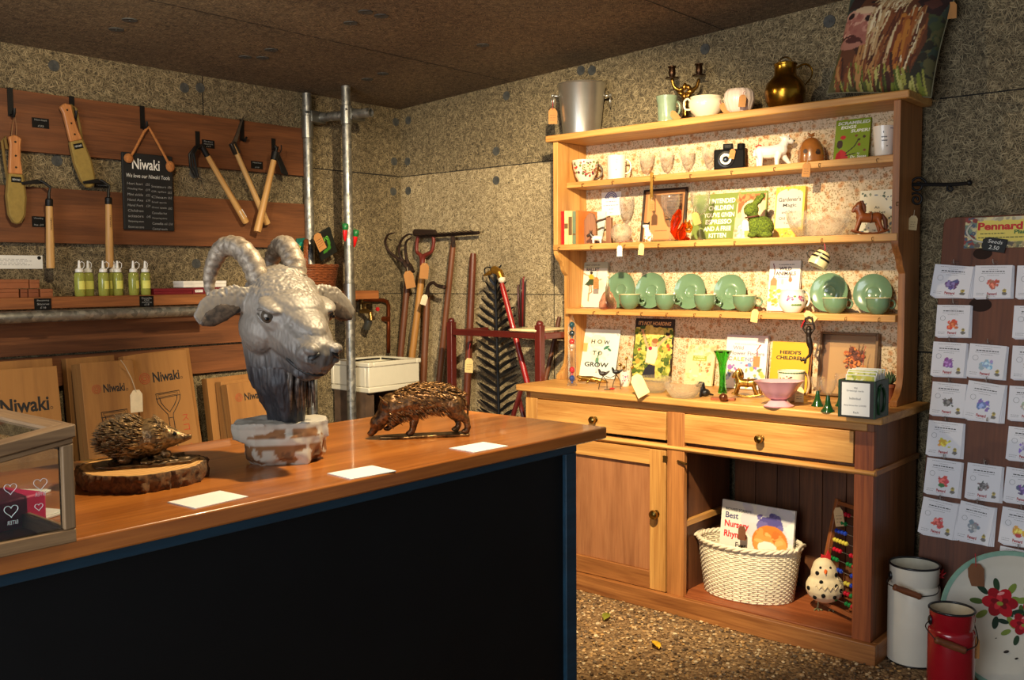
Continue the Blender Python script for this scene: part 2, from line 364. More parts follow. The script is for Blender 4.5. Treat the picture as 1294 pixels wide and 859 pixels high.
def paint(name, w, h, base, ops, parent=None, M=None, nx=60, mat=None, loc=None, rot=None):
    """printed sheet w x h, centred on x, bottom edge at 0, in the XZ plane facing -Y"""
    ny = max(4, int(nx*h/w)); C = paint_cols(w, h, nx, ny, base, ops)
    xs = np.linspace(-w/2, w/2, nx+1); zs = np.linspace(0, h, ny+1)
    vs = [(x, 0, z) for z in zs for x in xs]
    if M is not None: vs = [tuple(M @ Vector(p)) for p in vs]
    k = nx+1; fs = [(j*k+i, j*k+i+1, (j+1)*k+i+1, (j+1)*k+i) for j in range(ny) for i in range(nx)]
    me = bpy.data.meshes.new(name); me.from_pydata(vs, [], fs)
    a = me.color_attributes.new('Col', 'FLOAT_COLOR', 'POINT'); a.data.foreach_set('color', np.concatenate([C.reshape(-1, 3), np.ones((C.shape[0]*C.shape[1], 1))], 1).ravel())
    me.materials.append(mat or attr_mat()); return link(name, me, parent, loc, rot)
# ------------------------------------------------------------------ sculpted bodies: overlapping forms fused to one skin
def sculpt(name, mat, forms, parent=None, loc=None, rot=None, voxel=.004, smooth=4, disp=None, world=False, colour=None):
    b = MB()
    for f in forms:
        if f[0] == 'e': b.ell(f[1], f[2], n=16, rot=f[3] if len(f) > 3 else (0, 0, 0))
        elif f[0] == 'p': b.prism(f[1], 'z', f[2], f[3])
        else:
            P, R = f[1], f[2]; b.tube(P, R, 12, flat=f[3] if len(f) > 3 else 1.)
            if len(f) < 5:
                b.ell(P[0], R[0]*.98, n=10); b.ell(P[-1], R[-1]*.98, n=10)
    o = b.build(name, mat, smooth=0)
    q = o.modifiers.new('r', 'REMESH'); q.mode = 'VOXEL'; q.voxel_size = voxel
    if smooth: q = o.modifiers.new('s', 'SMOOTH'); q.iterations = smooth; q.factor = .5
    dg = bpy.context.evaluated_depsgraph_get(); dg.update()
    me = bpy.data.meshes.new_from_object(o.evaluated_get(dg)); old = o.data; bpy.data.objects.remove(o); bpy.data.meshes.remove(old)
    if disp:
        n = len(me.vertices); co = [v.co.copy() for v in me.vertices]; no = [v.normal.copy() for v in me.vertices]
        for i, v in enumerate(me.vertices): v.co = co[i]+no[i]*disp(co[i], no[i])
        me.update()
    me.name = name
    if colour:
        a = me.color_attributes.new('Col', 'FLOAT_COLOR', 'POINT')
        for i, v in enumerate(me.vertices): a.data[i].color = (*lin(colour(v.co)), 1)
    if not me.materials: me.materials.append(mat)
    return link(name, me, parent, loc, rot, smooth=180)
PINE = ((216, 164, 92), (158, 98, 40))
def pine(ax, **k): return wood(PINE[0], PINE[1], ax, **k)
def struct(o, label=None): o['kind'] = 'structure'; return o
PAPER = plain((236, 234, 226), .8, var=.03); BLACK = plain((16, 15, 14), .6); WHITE = plain((240, 238, 232), .35, var=.02)
INK = plain((22, 20, 20), .7); IRON = plain((26, 23, 21), .55, .6); KRAFT = plain((176, 122, 66), .8, var=.08); CHALK = plain((225, 225, 220), .9); RED = plain((178, 22, 30), .5)
BLACK.node_tree.nodes['Principled BSDF'].inputs['Specular IOR Level'].default_value = .2
# ================================================================== ROOM
WX, BY, FZ = -4.22, 3.88, -.03
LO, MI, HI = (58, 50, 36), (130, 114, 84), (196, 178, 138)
def ceil_z(x): return 2.335+.048*(x+4.22)
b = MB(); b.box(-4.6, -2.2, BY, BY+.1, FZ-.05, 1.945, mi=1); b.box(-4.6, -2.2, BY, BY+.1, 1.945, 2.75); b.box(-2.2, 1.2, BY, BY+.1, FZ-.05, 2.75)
struct(b.build('wall_back', [fibre('XZ', LO, MI, HI), fibre('XZ', (92, 80, 58), (176, 156, 118), (232, 214, 174))], smooth=0))  # lower-left panel paler: partly its own tone, partly lit area put into colour
b = MB(); b.box(WX-.1, WX, -1.2, BY+.1, FZ-.05, 2.6)
struct(b.build('wall_left', fibre('YZ', LO, MI, HI), smooth=0))
b = MB(); x0, x1, y0, y1 = WX-.05, 1.2, -1.2, BY+.05
b.add([(x0, y0, ceil_z(x0)), (x1, y0, ceil_z(x1)), (x1, y1, ceil_z(x1)), (x0, y1, ceil_z(x0)), (x0, y0, ceil_z(x0)+.1), (x1, y0, ceil_z(x1)+.1), (x1, y1, ceil_z(x1)+.1), (x0, y1, ceil_z(x0)+.1)],
      [(0, 3, 2, 1), (4, 5, 6, 7), (0, 1, 5, 4), (1, 2, 6, 5), (2, 3, 7, 6), (3, 0, 4, 7)])
struct(b.build('ceiling', fibre('XY', (62, 52, 40), (124, 104, 78), (172, 150, 116)), smooth=0))
def gravel_base():
    m, nt, bs, N, L = newmat('gravel_bed')
    tc = N('ShaderNodeTexCoord'); v = N('ShaderNodeTexVoronoi'); v.inputs['Scale'].default_value = 95; L(tc.outputs['Object'], v.inputs['Vector'])
    r = ramp(N, [(.0, lin((70, 50, 30))), (.5, lin((128, 98, 62))), (1, lin((170, 140, 100)))]); L(v.outputs['Color'], r.inputs['Fac']); L(r.outputs['Color'], bs.inputs['Base Color'])
    bp = N('ShaderNodeBump'); bp.inputs['Distance'].default_value = .006; bp.invert = True; L(v.outputs['Distance'], bp.inputs['Height']); L(bp.outputs['Normal'], bs.inputs['Normal']); bs.inputs['Roughness'].default_value = .9
    return m
b = MB(); b.box(-4.4, 1.2, -1.2, BY+.1, FZ-.1, FZ)
struct(b.build('floor', gravel_base(), smooth=0))
# seams between the wall boards (thin dark shadow gaps) and grey fixing discs
def seam(name, *bx):
    b = MB(); b.box(*bx); return struct(b.build(name, plain((24, 20, 15), .95), smooth=0))
zs = 1.945
seam('trim_1', WX, -2.86, BY-.0012, BY, zs-.0025, zs+.0025); seam('trim_2', -1.2, .6, BY-.0012, BY, 2.02, 2.025); seam('trim_3', -3.08, -3.076, BY-.0012, BY, FZ, zs)
seam('trim_4', -1.3, .6, BY-.0012, BY, 1.05, 1.056); seam('trim_5', -4.2, -2.8, BY-.0012, BY, 1.262, 1.266)
seam('trim_6', WX, WX+.0012, 2.59, 2.595, 2.14, 2.34); seam('trim_7', WX, WX+.0012, 3.2, 3.87, zs-.003, zs+.003); seam('trim_8', WX, WX+.0012, 3.2, 3.87, 1.262, 1.266)
for i, (xx) in enumerate((-3.35, -2.12)):
    b = MB(); b.add([(xx, -1.1, ceil_z(xx)-.0015), (xx+.005, -1.1, ceil_z(xx+.005)-.0015), (xx+.005, BY, ceil_z(xx+.005)-.0015), (xx, BY, ceil_z(xx)-.0015)], [(0, 1, 2, 3)])
    struct(b.build('trim_%d' % (9+i), plain((24, 20, 15), .95), smooth=0))
DISC = bronze((58, 60, 60), (84, 84, 80), .75, .1, 40)
def disc(p, rot, lab, grp, r=.024):
    b = MB(); b.lathe([(0, 0), (r, 0), (r*.96, .003), (r*.35, .002), (.0, .0005)], 22)
    b.lathe([(.004, .002), (.004, .004), (0, .005)], 8)
    tag(b.build('fixing_washer', DISC, loc=p, rot=rot), lab, 'fixing', grp)
for px, py in ((640, 121), (627, 191), (627, 228), (516, 152), (515, 204), (516, 241), (734, 89), (748, 89), (891, 62)):
    p = on('y', BY, px, py); disc((p.x, BY, p.z), (PI/2, 0, 0), 'round grey fixing washer on the fibreboard back wall left of or above the dresser', 'fixings on the back wall')
for px, py in ((1048, 27),):
    p = on('y', BY, px, py); disc((p.x, BY, p.z), (PI/2, 0, 0), 'grey fixing washer on back wall between brass jug and cow cushion', None, .026)
for px, py in ((68, 83), (233, 111), (253, 111), (72, 203), (245, 219), (500, 154), (498, 204), (497, 242), (248, 333)):
    p = on('x', WX, px, py); disc((WX, p.y, p.z), (0, PI/2, 0), 'round grey fixing washer on the fibreboard left wall', 'fixings on the left wall')
for px, py in ((164, 25), (147, 37), (343, 63), (310, 72), (332, 73), (462, 15), (443, 29), (482, 20), (464, 100), (484, 93), (610, 57)):
    d = ray(px, py); k = (ceil_z(0)-EYE)/(d[2]-.048*d[0]); p = Vector(CAM+d*k); disc(p, (PI, 0, 0), 'round grey fixing washer on the fibreboard ceiling', 'fixings on the ceiling', .03)
# gravel
def gravel():
    R = np.random.default_rng(5); n = 15000
    t = (1+5**.5)/2; iv = np.array([(-1, t, 0), (1, t, 0), (-1, -t, 0), (1, -t, 0), (0, -1, t), (0, 1, t), (0, -1, -t), (0, 1, -t), (t, 0, -1), (t, 0, 1), (-t, 0, -1), (-t, 0, 1)])/2
    fc = np.array([(0, 11, 5), (0, 5, 1), (0, 1, 7), (0, 7, 10), (0, 10, 11), (1, 5, 9), (5, 11, 4), (11, 10, 2), (10, 7, 6), (7, 1, 8), (3, 9, 4), (3, 4, 2), (3, 2, 6), (3, 6, 8), (3, 8, 9), (4, 9, 5), (2, 4, 11), (6, 2, 10), (8, 6, 7), (9, 8, 1)])
    pos = np.stack([R.uniform(-2.75, -.25, n), R.uniform(1.95, 3.87, n), R.uniform(-.003, .006, n)+FZ], 1)
    keep = ~((pos[:, 1] > 3.345) & (pos[:, 0] < -1.215)); pos = pos[keep]; n = len(pos)
    sz = R.uniform(.0035, .0085, (n, 1))*np.stack([R.uniform(.8, 1.4, n), R.uniform(.8, 1.4, n), R.uniform(.5, .9, n)], 1)
    a = R.uniform(0, 6.28, n); V = iv[None]*sz[:, None]*R.uniform(.8, 1.2, (n, 12, 1)); x = V[..., 0]*np.cos(a)[:, None]-V[..., 1]*np.sin(a)[:, None]; y = V[..., 0]*np.sin(a)[:, None]+V[..., 1]*np.cos(a)[:, None]
    V = np.stack([x, y, V[..., 2]], 2)+pos[:, None]
    me = bpy.data.meshes.new('gravel'); fs = (fc[None]+12*np.arange(n)[:, None, None]).reshape(-1, 3)
    me.from_pydata(V.reshape(-1, 3).tolist(), [], fs.tolist())
    pal = np.array([lin(c) for c in ((170, 134, 88), (196, 160, 112), (128, 96, 60), (92, 68, 42), (210, 186, 146), (150, 116, 78), (112, 92, 70), (182, 140, 84))])
    C = pal[R.integers(0, len(pal), n)]*R.uniform(.7, 1.15, (n, 1)); C = np.repeat(np.concatenate([C, np.ones((n, 1))], 1), 12, 0)
    at = me.color_attributes.new('Col', 'FLOAT_COLOR', 'POINT'); at.data.foreach_set('color', C.ravel())
    me.materials.append(attr_mat(.75)); o = link('gravel', me, smooth=0); tag(o, 'loose brown and cream gravel covering the floor', 'gravel', kind='stuff')
gravel()
# ================================================================== SHOP COUNTER
CT = .95
cr = thing('shop_counter', 'long dark blue-black shop counter with polished wooden top in the foreground', 'counter', (-1.83, 1.0, FZ))
TOPW = wood((196, 120, 52), (132, 70, 26), 'y', .8, .28, .25)
b = MB(); b.box(-2.16, -1.505, -.6, 2.125, CT-.032, CT); b.build('worktop', TOPW, cr, bevel=.004, world=True)
TEAL = wood((22, 62, 84), (12, 42, 60), 'y', 1, .5)
PANEL = plain((9, 11, 13), .55, var=.18, scale=6)
b = MB(); b.box(-1.572, -1.56, -.6, 2.0, FZ, CT-.06); b.build('front_panel', PANEL, cr, world=True)
PANEL.node_tree.nodes['Principled BSDF'].inputs['Specular IOR Level'].default_value = .25
b = MB(); b.box(-1.59, -1.547, -.6, 2.045, CT-.062, CT-.032); b.build('top_rail', TEAL, cr, bevel=.002, world=True)
b = MB(); b.box(-1.60, -1.548, 2.0, 2.045, FZ, CT-.062); b.build('corner_post', TEAL, cr, bevel=.002, world=True)
b = MB(); b.box(-2.10, -1.60, 2.015, 2.035, FZ, CT-.032); b.build('end_panel', PANEL, cr, world=True)
# ================================================================== DRESSER
dr = thing('welsh_dresser', 'tall stripped pine dresser with three open shelves, drawers and cupboard base', 'dresser', (-2.04, 3.6, FZ))
def dpart(name, mat, *bx, bevel=.002, par=None):
    b = MB(); b.box(*bx); return b.build(name, mat, par or dr, bevel=bevel, world=par is None)
OLD = ((190, 128, 70), (112, 58, 26))
REDW = wood((176, 98, 50), (104, 44, 22), 'z', 1.2, .5)
dpart('desk_top', pine('x', scale=.9), -2.875, -1.2, 3.335, 3.84, .834, .864, bevel=.006)
dpart('side_panel', wood(*OLD, 'z'), -2.84, -2.815, 3.37, 3.82, FZ, .834)
dpart('side_panel', wood((150, 92, 48), (84, 44, 22), 'z'), -1.265, -1.24, 3.37, 3.82, FZ, .834)
dpart('frieze_rail', pine('x'), -2.815, -1.265, 3.37, 3.395, .803, .834)
dpart('stile', pine('z'), -2.84, -2.772, 3.366, 3.39, .045, .803)
dpart('stile', wood(*OLD, 'z'), -2.083, -2.003, 3.366, 3.39, .045, .803)
dpart('stile', REDW, -1.307, -1.238, 3.366, 3.39, .045, .803)
b = MB(); n = 8; pr = [(3.372-.014*math.sin(PI*i/n), .668-.024*i/n) for i in range(n+1)]+[(3.40, .644), (3.40, .668)]
b.prism(pr, 'x', -2.85, -1.232)
b.build('moulding', pine('x'), dr, world=True)
dpart('moulding', wood(*OLD, 'y'), -1.241, -1.229, 3.37, 3.82, .646, .666)
# plinth
dpart('plinth', wood(*OLD, 'x', 1.3), -2.86, -1.212, 3.343, 3.37, FZ, .046, bevel=.003)
dpart('plinth', wood(*OLD, 'y', 1.3), -1.238, -1.212, 3.37, 3.82, FZ, .046, bevel=.003)
# drawers
def knob(par, x, y, z, r=.017):
    b = MB(); b.lathe([(r*.75, 0), (r*.75, .003), (r*.4, .006), (r*.42, .014), (r*.9, .019), (r, .026), (r*.86, .033), (r*.4, .037), (0, .0375)], 18)
    return b.build('knob', plain((150, 120, 60), .22, 1.), par, loc=(x, y, z), rot=(PI/2, 0, 0))
for x0, x1, kx in ((-2.769, -2.087, 752), (-2.0, -1.31, 962)):
    d = dpart('drawer', pine('x', scale=1.2), x0, x1, 3.362, 3.39, .684, .80)
    # thin rebate line
    k = X(kx, 3.36, .735); knob(d, k-dr.location.x, 3.362-dr.location.y, .738-dr.location.z)
# door
dx0, dx1 = -2.769, -2.088
ddoor = dpart('door', pine('z', scale=1.1), dx1-.078, dx1, 3.364, 3.388, .048, .640)
for nm, bx, m in (('door_stile', (dx0, dx0+.07, 3.364, 3.388, .048, .640), pine('z')), ('door_rail', (dx0+.07, dx1-.078, 3.364, 3.388, .575, .640), pine('x')), ('door_rail', (dx0+.07, dx1-.078, 3.364, 3.388, .048, .122), wood(*OLD, 'x')),
                  ('door_panel', (dx0+.07, dx1-.078, 3.378, 3.386, .122, .575), wood((178, 122, 78), (140, 84, 48), 'z', 2.2, .6, contrast=.3))):
    b = MB(); b.box(*bx); b.v = [tuple(Vector(v)-dr.location) for v in b.v]; b.build(nm, m, ddoor, bevel=.0015)
knob(ddoor, X(829, 3.36, .36)-dr.location.x, 3.364-dr.location.y, .372-dr.location.z, .02)
b = MB(); b.box(-2.1, -2.08, 3.360, 3.366, .595, .62); b.build('latch', plain((110, 84, 44), .4, .9), dr, world=True)
b = MB(); b.tube([(-2.03, 3.36, .606), (-1.985, 3.352, .60)], .005); b.build('latch', plain((110, 84, 44), .4, .9), dr, world=True)
# niche
NW = wood((118, 72, 40), (66, 36, 20), 'z', 1.1, .6)
R = random.Random(3); xs = [-2.003+i*.1 for i in range(8)]
b = MB()
for a in xs: b.box(a, min(a+.0975, -1.266), 3.795, 3.81, .02, .68)
b.build('back_boarding', NW, dr, bevel=.002, world=True)
dpart('niche_floor', wood((170, 96, 54), (112, 58, 30), 'x'), -2.06, -1.266, 3.375, 3.80, .024, .05)
dpart('niche_partition', NW, -2.06, -2.03, 3.392, 3.80, .05, .68)
dpart('batten', pine('y'), -2.03, -2.01, 3.395, 3.79, .33, .355)
dpart('niche_top', NW, -2.03, -1.266, 3.395, 3.80, .668, .68)
# hutch
def side_profile():
    P = [(3.838, .864), (3.62, .864), (3.622, .885), (3.65, .905), (3.675, .935), (3.685, .98), (3.685, 1.36)]
    P += [(3.683-.03*math.sin(t*PI/2), 1.36+.045*t) for t in (.4, .7, 1)]
    P += [(3.64, 1.425), (3.62, 1.44), (3.606, 1.462), (3.604, 1.48), (3.604, 1.99), (3.838, 1.99)]
    return P
for x0, x1 in ((-2.862, -2.836), (-1.276, -1.25)):
    b = MB(); b.prism(side_profile(), 'x', x0, x1); b.build('hutch_side', pine('z', scale=1.1) if x0 < -2 else wood((178, 118, 62), (112, 64, 30), 'z', 1.1), dr, bevel=.0015, world=True)  # right side in darker wood: its shade is put into the colour
dpart('top_board', pine('x'), -2.895, -1.215, 3.585, 3.84, 1.99, 2.02, bevel=.005)
SH = {1: 1.803, 2: 1.507, 3: 1.204}; DT = .864
SF = {1: 3.672, 2: 3.60, 3: 3.662}
dpart('shelf', pine('x', scale=1.1), -2.836, -1.276, 3.672, 3.835, SH[1]-.027, SH[1])
dpart('shelf', pine('x', scale=1.1), -2.860, -1.253, 3.598, 3.835, SH[2]-.027, SH[2])
dpart('shelf', pine('x', scale=1.1), -2.836, -1.276, 3.662, 3.835, SH[3]-.027, SH[3])
dpart('wallpapered_back', wallpaper(), -2.838, -1.274, 3.832, 3.842, .864, 1.992, bevel=0)
def hook_mb(p, s=1.):
    b = MB(); pts = [(0, 0, 0), (0, -.012, 0)]+[(0, -.014-.007*math.sin(t), -.007+.007*math.cos(t)) for t in (.3, 1, 1.7, 2.4, 3.1, 3.8)]
    b.tube([Vector(p)+Vector(q)*s for q in pts], .0014*s, 6); return b
HOOK = plain((120, 96, 52), .35, .9)
hk = hook_mb((0, 0, 0)).build('cup_hook', HOOK, dr)
def hook(px, k):
    z = SH[k]-.012; x = X(px, SF[k], z); h = hk.copy(); COL.objects.link(h); h.parent = dr; h.location = Vector((x, SF[k]+.002, z))-dr.location
for k, L_ in ((1, (738, 776, 828, 874, 926, 980, 1037, 1110)), (2, (708, 749, 791, 834, 880, 930, 1040, 1104)), (3, (752, 782, 812, 844, 879, 912, 963, 1028, 1070, 1112))):
    for px in L_: hook(px, k)
hk.location = Vector((X(1134, 3.6, 1.55), 3.606, 1.62))-dr.location
# ================================================================== LEFT WALL: planks, shelf, poles
PLK = wood((132, 80, 44), (62, 33, 17), 'y', 1.1, .6, contrast=.28)
PF = WX+.03                                   # face of the planks
def plank(label, y0, y1, z0, z1, x1=PF):
    b = MB(); b.box(WX, x1, y0, y1, z0, z1)
    for y in (y0+.35, (y0+y1)/2+.1, y1-.25):
        b.lathe([(0, .0), (.005, .0), (.004, .0015), (0, .002)], 8, TR((x1, y, (z0+z1)/2+.03), (0, PI/2, 0)))
    return tag(b.build('wall_plank', PLK, bevel=.003, loc=((WX+x1)/2, (y0+y1)/2, (z0+z1)/2), world=True), label, 'plank')
plank('upper brown plank on the left wall carrying the black hooks', .6, 3.17, 1.895, 2.143)
plank('second brown plank on the left wall, behind the chalkboard and tool handles', .6, 3.165, 1.515, 1.748)
plank('dark plank under the scaffold pole behind the cardboard boxes', .6, 3.22, 1.04, 1.20)
plank('lowest brown plank, seen between the spade box and the goat', .6, 3.22, .90, 1.03)
sh = thing('wall_shelf', 'narrow wooden shelf along the left wall holding oil bottles and boxes', 'shelf', (-4.11, 1.9, 1.24))
b = MB(); b.box(WX, -4.02, .5, 3.52, 1.24, 1.287); b.build('shelf_board', wood((168, 104, 56), (96, 52, 26), 'y', 1, .55), sh, bevel=.003, world=True)
for y in (.9, 3.0):
    b = MB(); b.prism([(y, 0), (y, 0)], 'x', 0, 0) if False else b.box(WX, -4.06, y-.015, y+.015, 1.21, 1.24); b.build('bracket', IRON, sh, world=True)
GV = galv()
def pole(name, a, c, label, r=.0242, cols=()):
    mid = (Vector(a)+Vector(c))/2; t = thing(name, label, 'pole', mid)
    b = MB(); A, C_ = Vector(a), Vector(c); d = (C_-A).normalized(); L_ = (C_-A).length
    Q = Matrix.Translation(A-mid) @ d.to_track_quat('Z', 'Y').to_matrix().to_4x4()
    b.lathe([(r-.004, .001), (r, 0), (r, L_), (r-.004, L_), (r-.004, .001)], 20, Q); b.build('tube', GV, t)
    for s0, s1 in cols:
        b = MB(); b.lathe([(r, s0), (r+.006, s0+.003), (r+.006, s1-.003), (r, s1)], 20, Q); b.build('sleeve', plain((150, 150, 146), .35, .9), t)
    return t
y4 = 3.265; yA = Yw(388, -4.14, 2.25); yA = y4
xa = -4.17; yb = Yw(388, xa, 2.25)
pole('scaffold_pole', (-3.96, y4, FZ), (-3.96, y4, ceil_z(-3.96)), 'upright galvanised scaffold pole nearest the sink, with chilli lights', cols=((2.18, 2.28), (1.16, 1.36)))
pole('scaffold_pole', (xa, yb, FZ), (xa, yb, 2.325), 'upright galvanised scaffold pole behind the wicker basket', cols=((2.12, 2.24),))
hp = pole('scaffold_pole', (xa-.04, yb, 2.205), (-3.83, y4, 2.205), 'short horizontal scaffold tube joining the two uprights, open end', r=.024)
hp.location.y += .055
for xx, yy in ((xa, yb), (-3.96, y4)):
    b = MB(); b.box(-.035, .035, -.01, .085, -.03, .03); b.tube([(.02, -.035, .02), (.02, .0, .02)], .007); b.tube([(-.02, -.035, -.02), (-.02, 0, -.02)], .007)
    b.v = [tuple(Vector(v)+Vector((xx, yy, 2.205))-hp.location+Vector((0, .012, 0))) for v in b.v]; b.build('clamp', plain((120, 120, 116), .4, .9), hp, bevel=.006)
pole('scaffold_pole', (-3.99, .4, 1.211), (-3.99, 2.47, 1.211), 'horizontal galvanised pole running under the shelf')
# chilli lights on the pole
CH = thing('chilli_ornament', 'red and green chilli ornament on the left side of the pole', 'ornament', (-3.946, y4-.034, on('x', -3.946, 436, 290).z))
def chilli(t):
    b = MB(); b.tube([(0, 0, .0), (0, 0, -.02), (.001, 0, -.045), (.003, 0, -.06)], [.012, .0125, .009, .003], 10); b.build('pod', plain((205, 20, 22), .3), t)
    b = MB(); b.tube([(0, 0, .032), (0, 0, .02), (0, 0, .004), (0, 0, -.004)], [.008, .016, .015, .011], 10)
    for k in range(5):
        a = k*1.257; b.ell((.012*math.cos(a), .012*math.sin(a), .018), (.006, .006, .014), n=8)
    b.build('leaf_cap', plain((20, 110, 50), .4), t)
    b = MB(); b.tube([(0, 0, .03), (-.004, -.01, .04), (-.012, -.02, .03)], .0015, 6); b.build('wire', plain((20, 90, 45), .5), t)
chilli(CH); CH.rotation_euler = (0, .1, 0)
c2 = dup(CH, (-3.946, y4+.034, on('x', -3.946, 450, 298).z), (0, .25, 0), 'red and green chilli ornament on the right side of the pole'); CH['group'] = c2['group'] = 'chilli ornaments'
# ------------------------------------------------------------------ hooks
def L3(px, py, x=PF): return on('x', x, px, py)
HM = plain((14, 13, 13), .5, .3)
def wall_hook(px, py0, py1, label, cup=.03):
    p = L3(px, py0); q = L3(px, py1); h = p.z-q.z; t = (PF, p.y, p.z)
    b = MB(); b.box(0, .004, -.011, .011, -h, 0); b.box(-.03, .004, -.011, .011, 0, .004)
    b.tube([(.003, 0, -h+.006), (.012, 0, -h), (.028, 0, -h-.002), (.038, 0, -h+.012), (.040, 0, -h+cup)], .006, 8)
    return tag(b.build('plank_hook', HM, loc=(PF+.001, p.y, 2.143 if abs(p.z-2.14) < .06 else p.z)), label, 'hook', 'black hooks on the upper plank')
wall_hook(12, 112, 147, 'black hook on the upper plank holding the leftmost sheathed knife')
wall_hook(90, 123, 150, 'black hook behind the tilted sheathed knife')
wall_hook(179, 132, 160, 'black hook carrying the chalkboard by its rope')
wall_hook(249, 167, 188, 'black hook holding the three-pronged claw rake', .012)
wall_hook(305, 150, 176, 'black hook holding the pale-handled hoe with bright blade', .012)
wall_hook(345, 176, 190, 'black hook holding the dark hoe beside the scaffold pole', .012)
# ------------------------------------------------------------------ sheathed garden knives
CANV = plain((150, 126, 62), .8, var=.1, scale=60, bump=.2); CANV2 = plain((120, 96, 46), .85)
BEECH = wood((214, 150, 92), (168, 100, 54), 'z', 1.6, .4)
def knife(pt, pb, label, loopside):
    a = L3(*pt, PF+.03); c = L3(*pb, PF+.03); d = c-a; L_ = d.length; ang = math.atan2(d.y, -d.z)
    t = thing('sheathed_garden_knife', label, 'knife', (PF+.03, a.y, a.z), (ang, 0, 0), 'sheathed garden knives')
    hl = L_*.42; w = L_*.075
    P = [(-w*.95, 0), (-w*.75, -.2*hl), (-w*.9, -.6*hl), (-w*1.05, -hl), (w*1.05, -hl), (w*.8, -.6*hl), (w*.85, -.2*hl), (w*1.0, 0), (0, .012)]
    b = MB(); b.prism(P, 'x', -.010, .010); b.build('handle', BEECH, t, bevel=.005)
    for z in (-.12*hl, -.5*hl, -.82*hl):
        b = MB(); b.lathe([(0, 0), (.0045, 0), (.004, .001), (0, .0015)], 10, TR((.0105, 0, z), (0, PI/2, 0))); b.build('rivet', plain((60, 50, 40), .4, .8), t)
    bl = L_-hl
    def out(g): return [(-w*(1.15+g), -hl), (-w*(1.5+g), -hl-.45*bl), (-w*(1.25+g), -hl-.82*bl), (-w*.6-g*w, -hl-.97*bl-g*.01), (0, -L_-g*.012), (w*.6+g*w, -hl-.97*bl-g*.01), (w*(1.25+g), -hl-.82*bl), (w*(1.5+g), -hl-.45*bl), (w*(1.15+g), -hl)]
    b = MB(); b.prism(out(.12), 'x', -.004, .004); b.build('sheath_edge', CANV2, t, bevel=.002)
    b = MB(); b.prism(out(-.12), 'x', -.008, .0085); b.build('sheath', CANV, t, bevel=.004)
    b = MB(); b.box(.0086, .0094, -.02, .02, -hl-.035, -hl-.012); lb = b.build('maker_label', BLACK, t)
    letters(lb, [('NIWAKI', 0, -hl-.0235, .03, .008)], CHALK, Matrix.Translation((.0096, 0, 0)) @ EAST)
    b = MB(); s = loopside*w
    b.tube([(-.006, s*1.1, -hl-.02), (-.004, s*1.5, -hl+.06), (-.004, s*1.75, -hl+.13), (-.006, s*1.3, -hl+.15), (-.008, s*1.0, -hl+.1)], .006, 8, flat=.4); b.build('belt_loop', CANV2, t)
    return t
k = knife((18, 174), (21, 283), 'sheathed garden knife hanging straight at the far left', -1)
b = MB(); b.tube([(0, -.012, -.005), (.0, -.006, .05), (0, .004, .09), (0, .01, .05), (0, .008, -.005)], .0015, 6); b.build('cord', plain((150, 110, 70), .8), k)
knife((82, 134), (114, 237), 'sheathed garden knife hanging tilted, left of the chalkboard', 1)
# ------------------------------------------------------------------ chalkboard
p0 = L3(153, 193, PF+.012); p1 = L3(217, 290, PF+.012); w = L3(217, 196, PF+.012).y-p0.y; h = L3(153, 193).z-L3(153, 291).z
t = thing('chalkboard_sign', 'black chalkboard price list hung by a rope on the upper plank', 'sign', (PF+.012, p0.y+w/2, p0.z-h+.005), (0, rad(0), 0))
b = MB(); b.box(-.006, .006, -w/2, w/2, 0, h); b.build('board', plain((20, 20, 21), .7, var=.3, scale=8), t, bevel=.004)
MM = Matrix.Translation((.0068, 0, 0)) @ EAST
letters(t, [('Niwaki', -.01, h*.86, w*.54, h*.14)], WHITE, MM, bold=.012)
letters(t, [('We love our Niwaki Tools', .0, h*.705, w*.86, h*.05, .0)], CHALK, MM, shear=.15)
L_ = []
for i, (s, q, s2, q2) in enumerate((('Hori hori', '£32', 'Secateurs', '£86'), ('Weeding Hoe', '£19', 'GR splice', '£62'), ('Mini sickle', '£22', 'Clean', '£62'), ('Hand Axe', '£19', 'Small spade', ''), ('Hand Fork', '£29', 'Great spade', '£62'), ('Children', '', 'Cannellas hat', ''), ('scissors', '£45', 'Sharpening stone', ''), ('Sharpening stone', '', 'Camellia oil', '£18'), ('Known out carve', '', 'Cereal tools', ''))):
    y = h*(.60-.07*i); L_.append((s, -w*.27, y, w*.30, h*.032)); L_.append((s2, w*.2, y-.006, w*.3, h*.03))
    if q: L_.append((q, -w*.02, y, w*.08, h*.03))
    if q2: L_.append((q2, w*.42, y-.006, w*.08, h*.03))
letters(t, L_, plain((150, 150, 148), .9), MM, name='price_list', shear=.1)
ROPE = plain((176, 112, 58), .9, var=.25, scale=120, bump=.5); hk_p = L3(180, 160, PF+.03)
hz = hk_p.z-t.location.z
b = MB(); b.tube([(.012, -w*.36, h*.93), (.016, -w*.30, h*1.0), (.02, -w*.08, hz-.02), (.022, -.0, hz), (.02, w*.06, hz-.02), (.016, w*.33, h*.98), (.012, w*.42, h*.88)], .006, 10); b.build('rope', ROPE, t)
b = MB(); b.ell((.014, -w*.39, h*.92), (.014, .022, .022)); b.build('rope_knot', ROPE, t)
b = MB(); b.ell((.014, w*.43, h*.86), (.014, .022, .026)); b.build('rope_knot', ROPE, t)
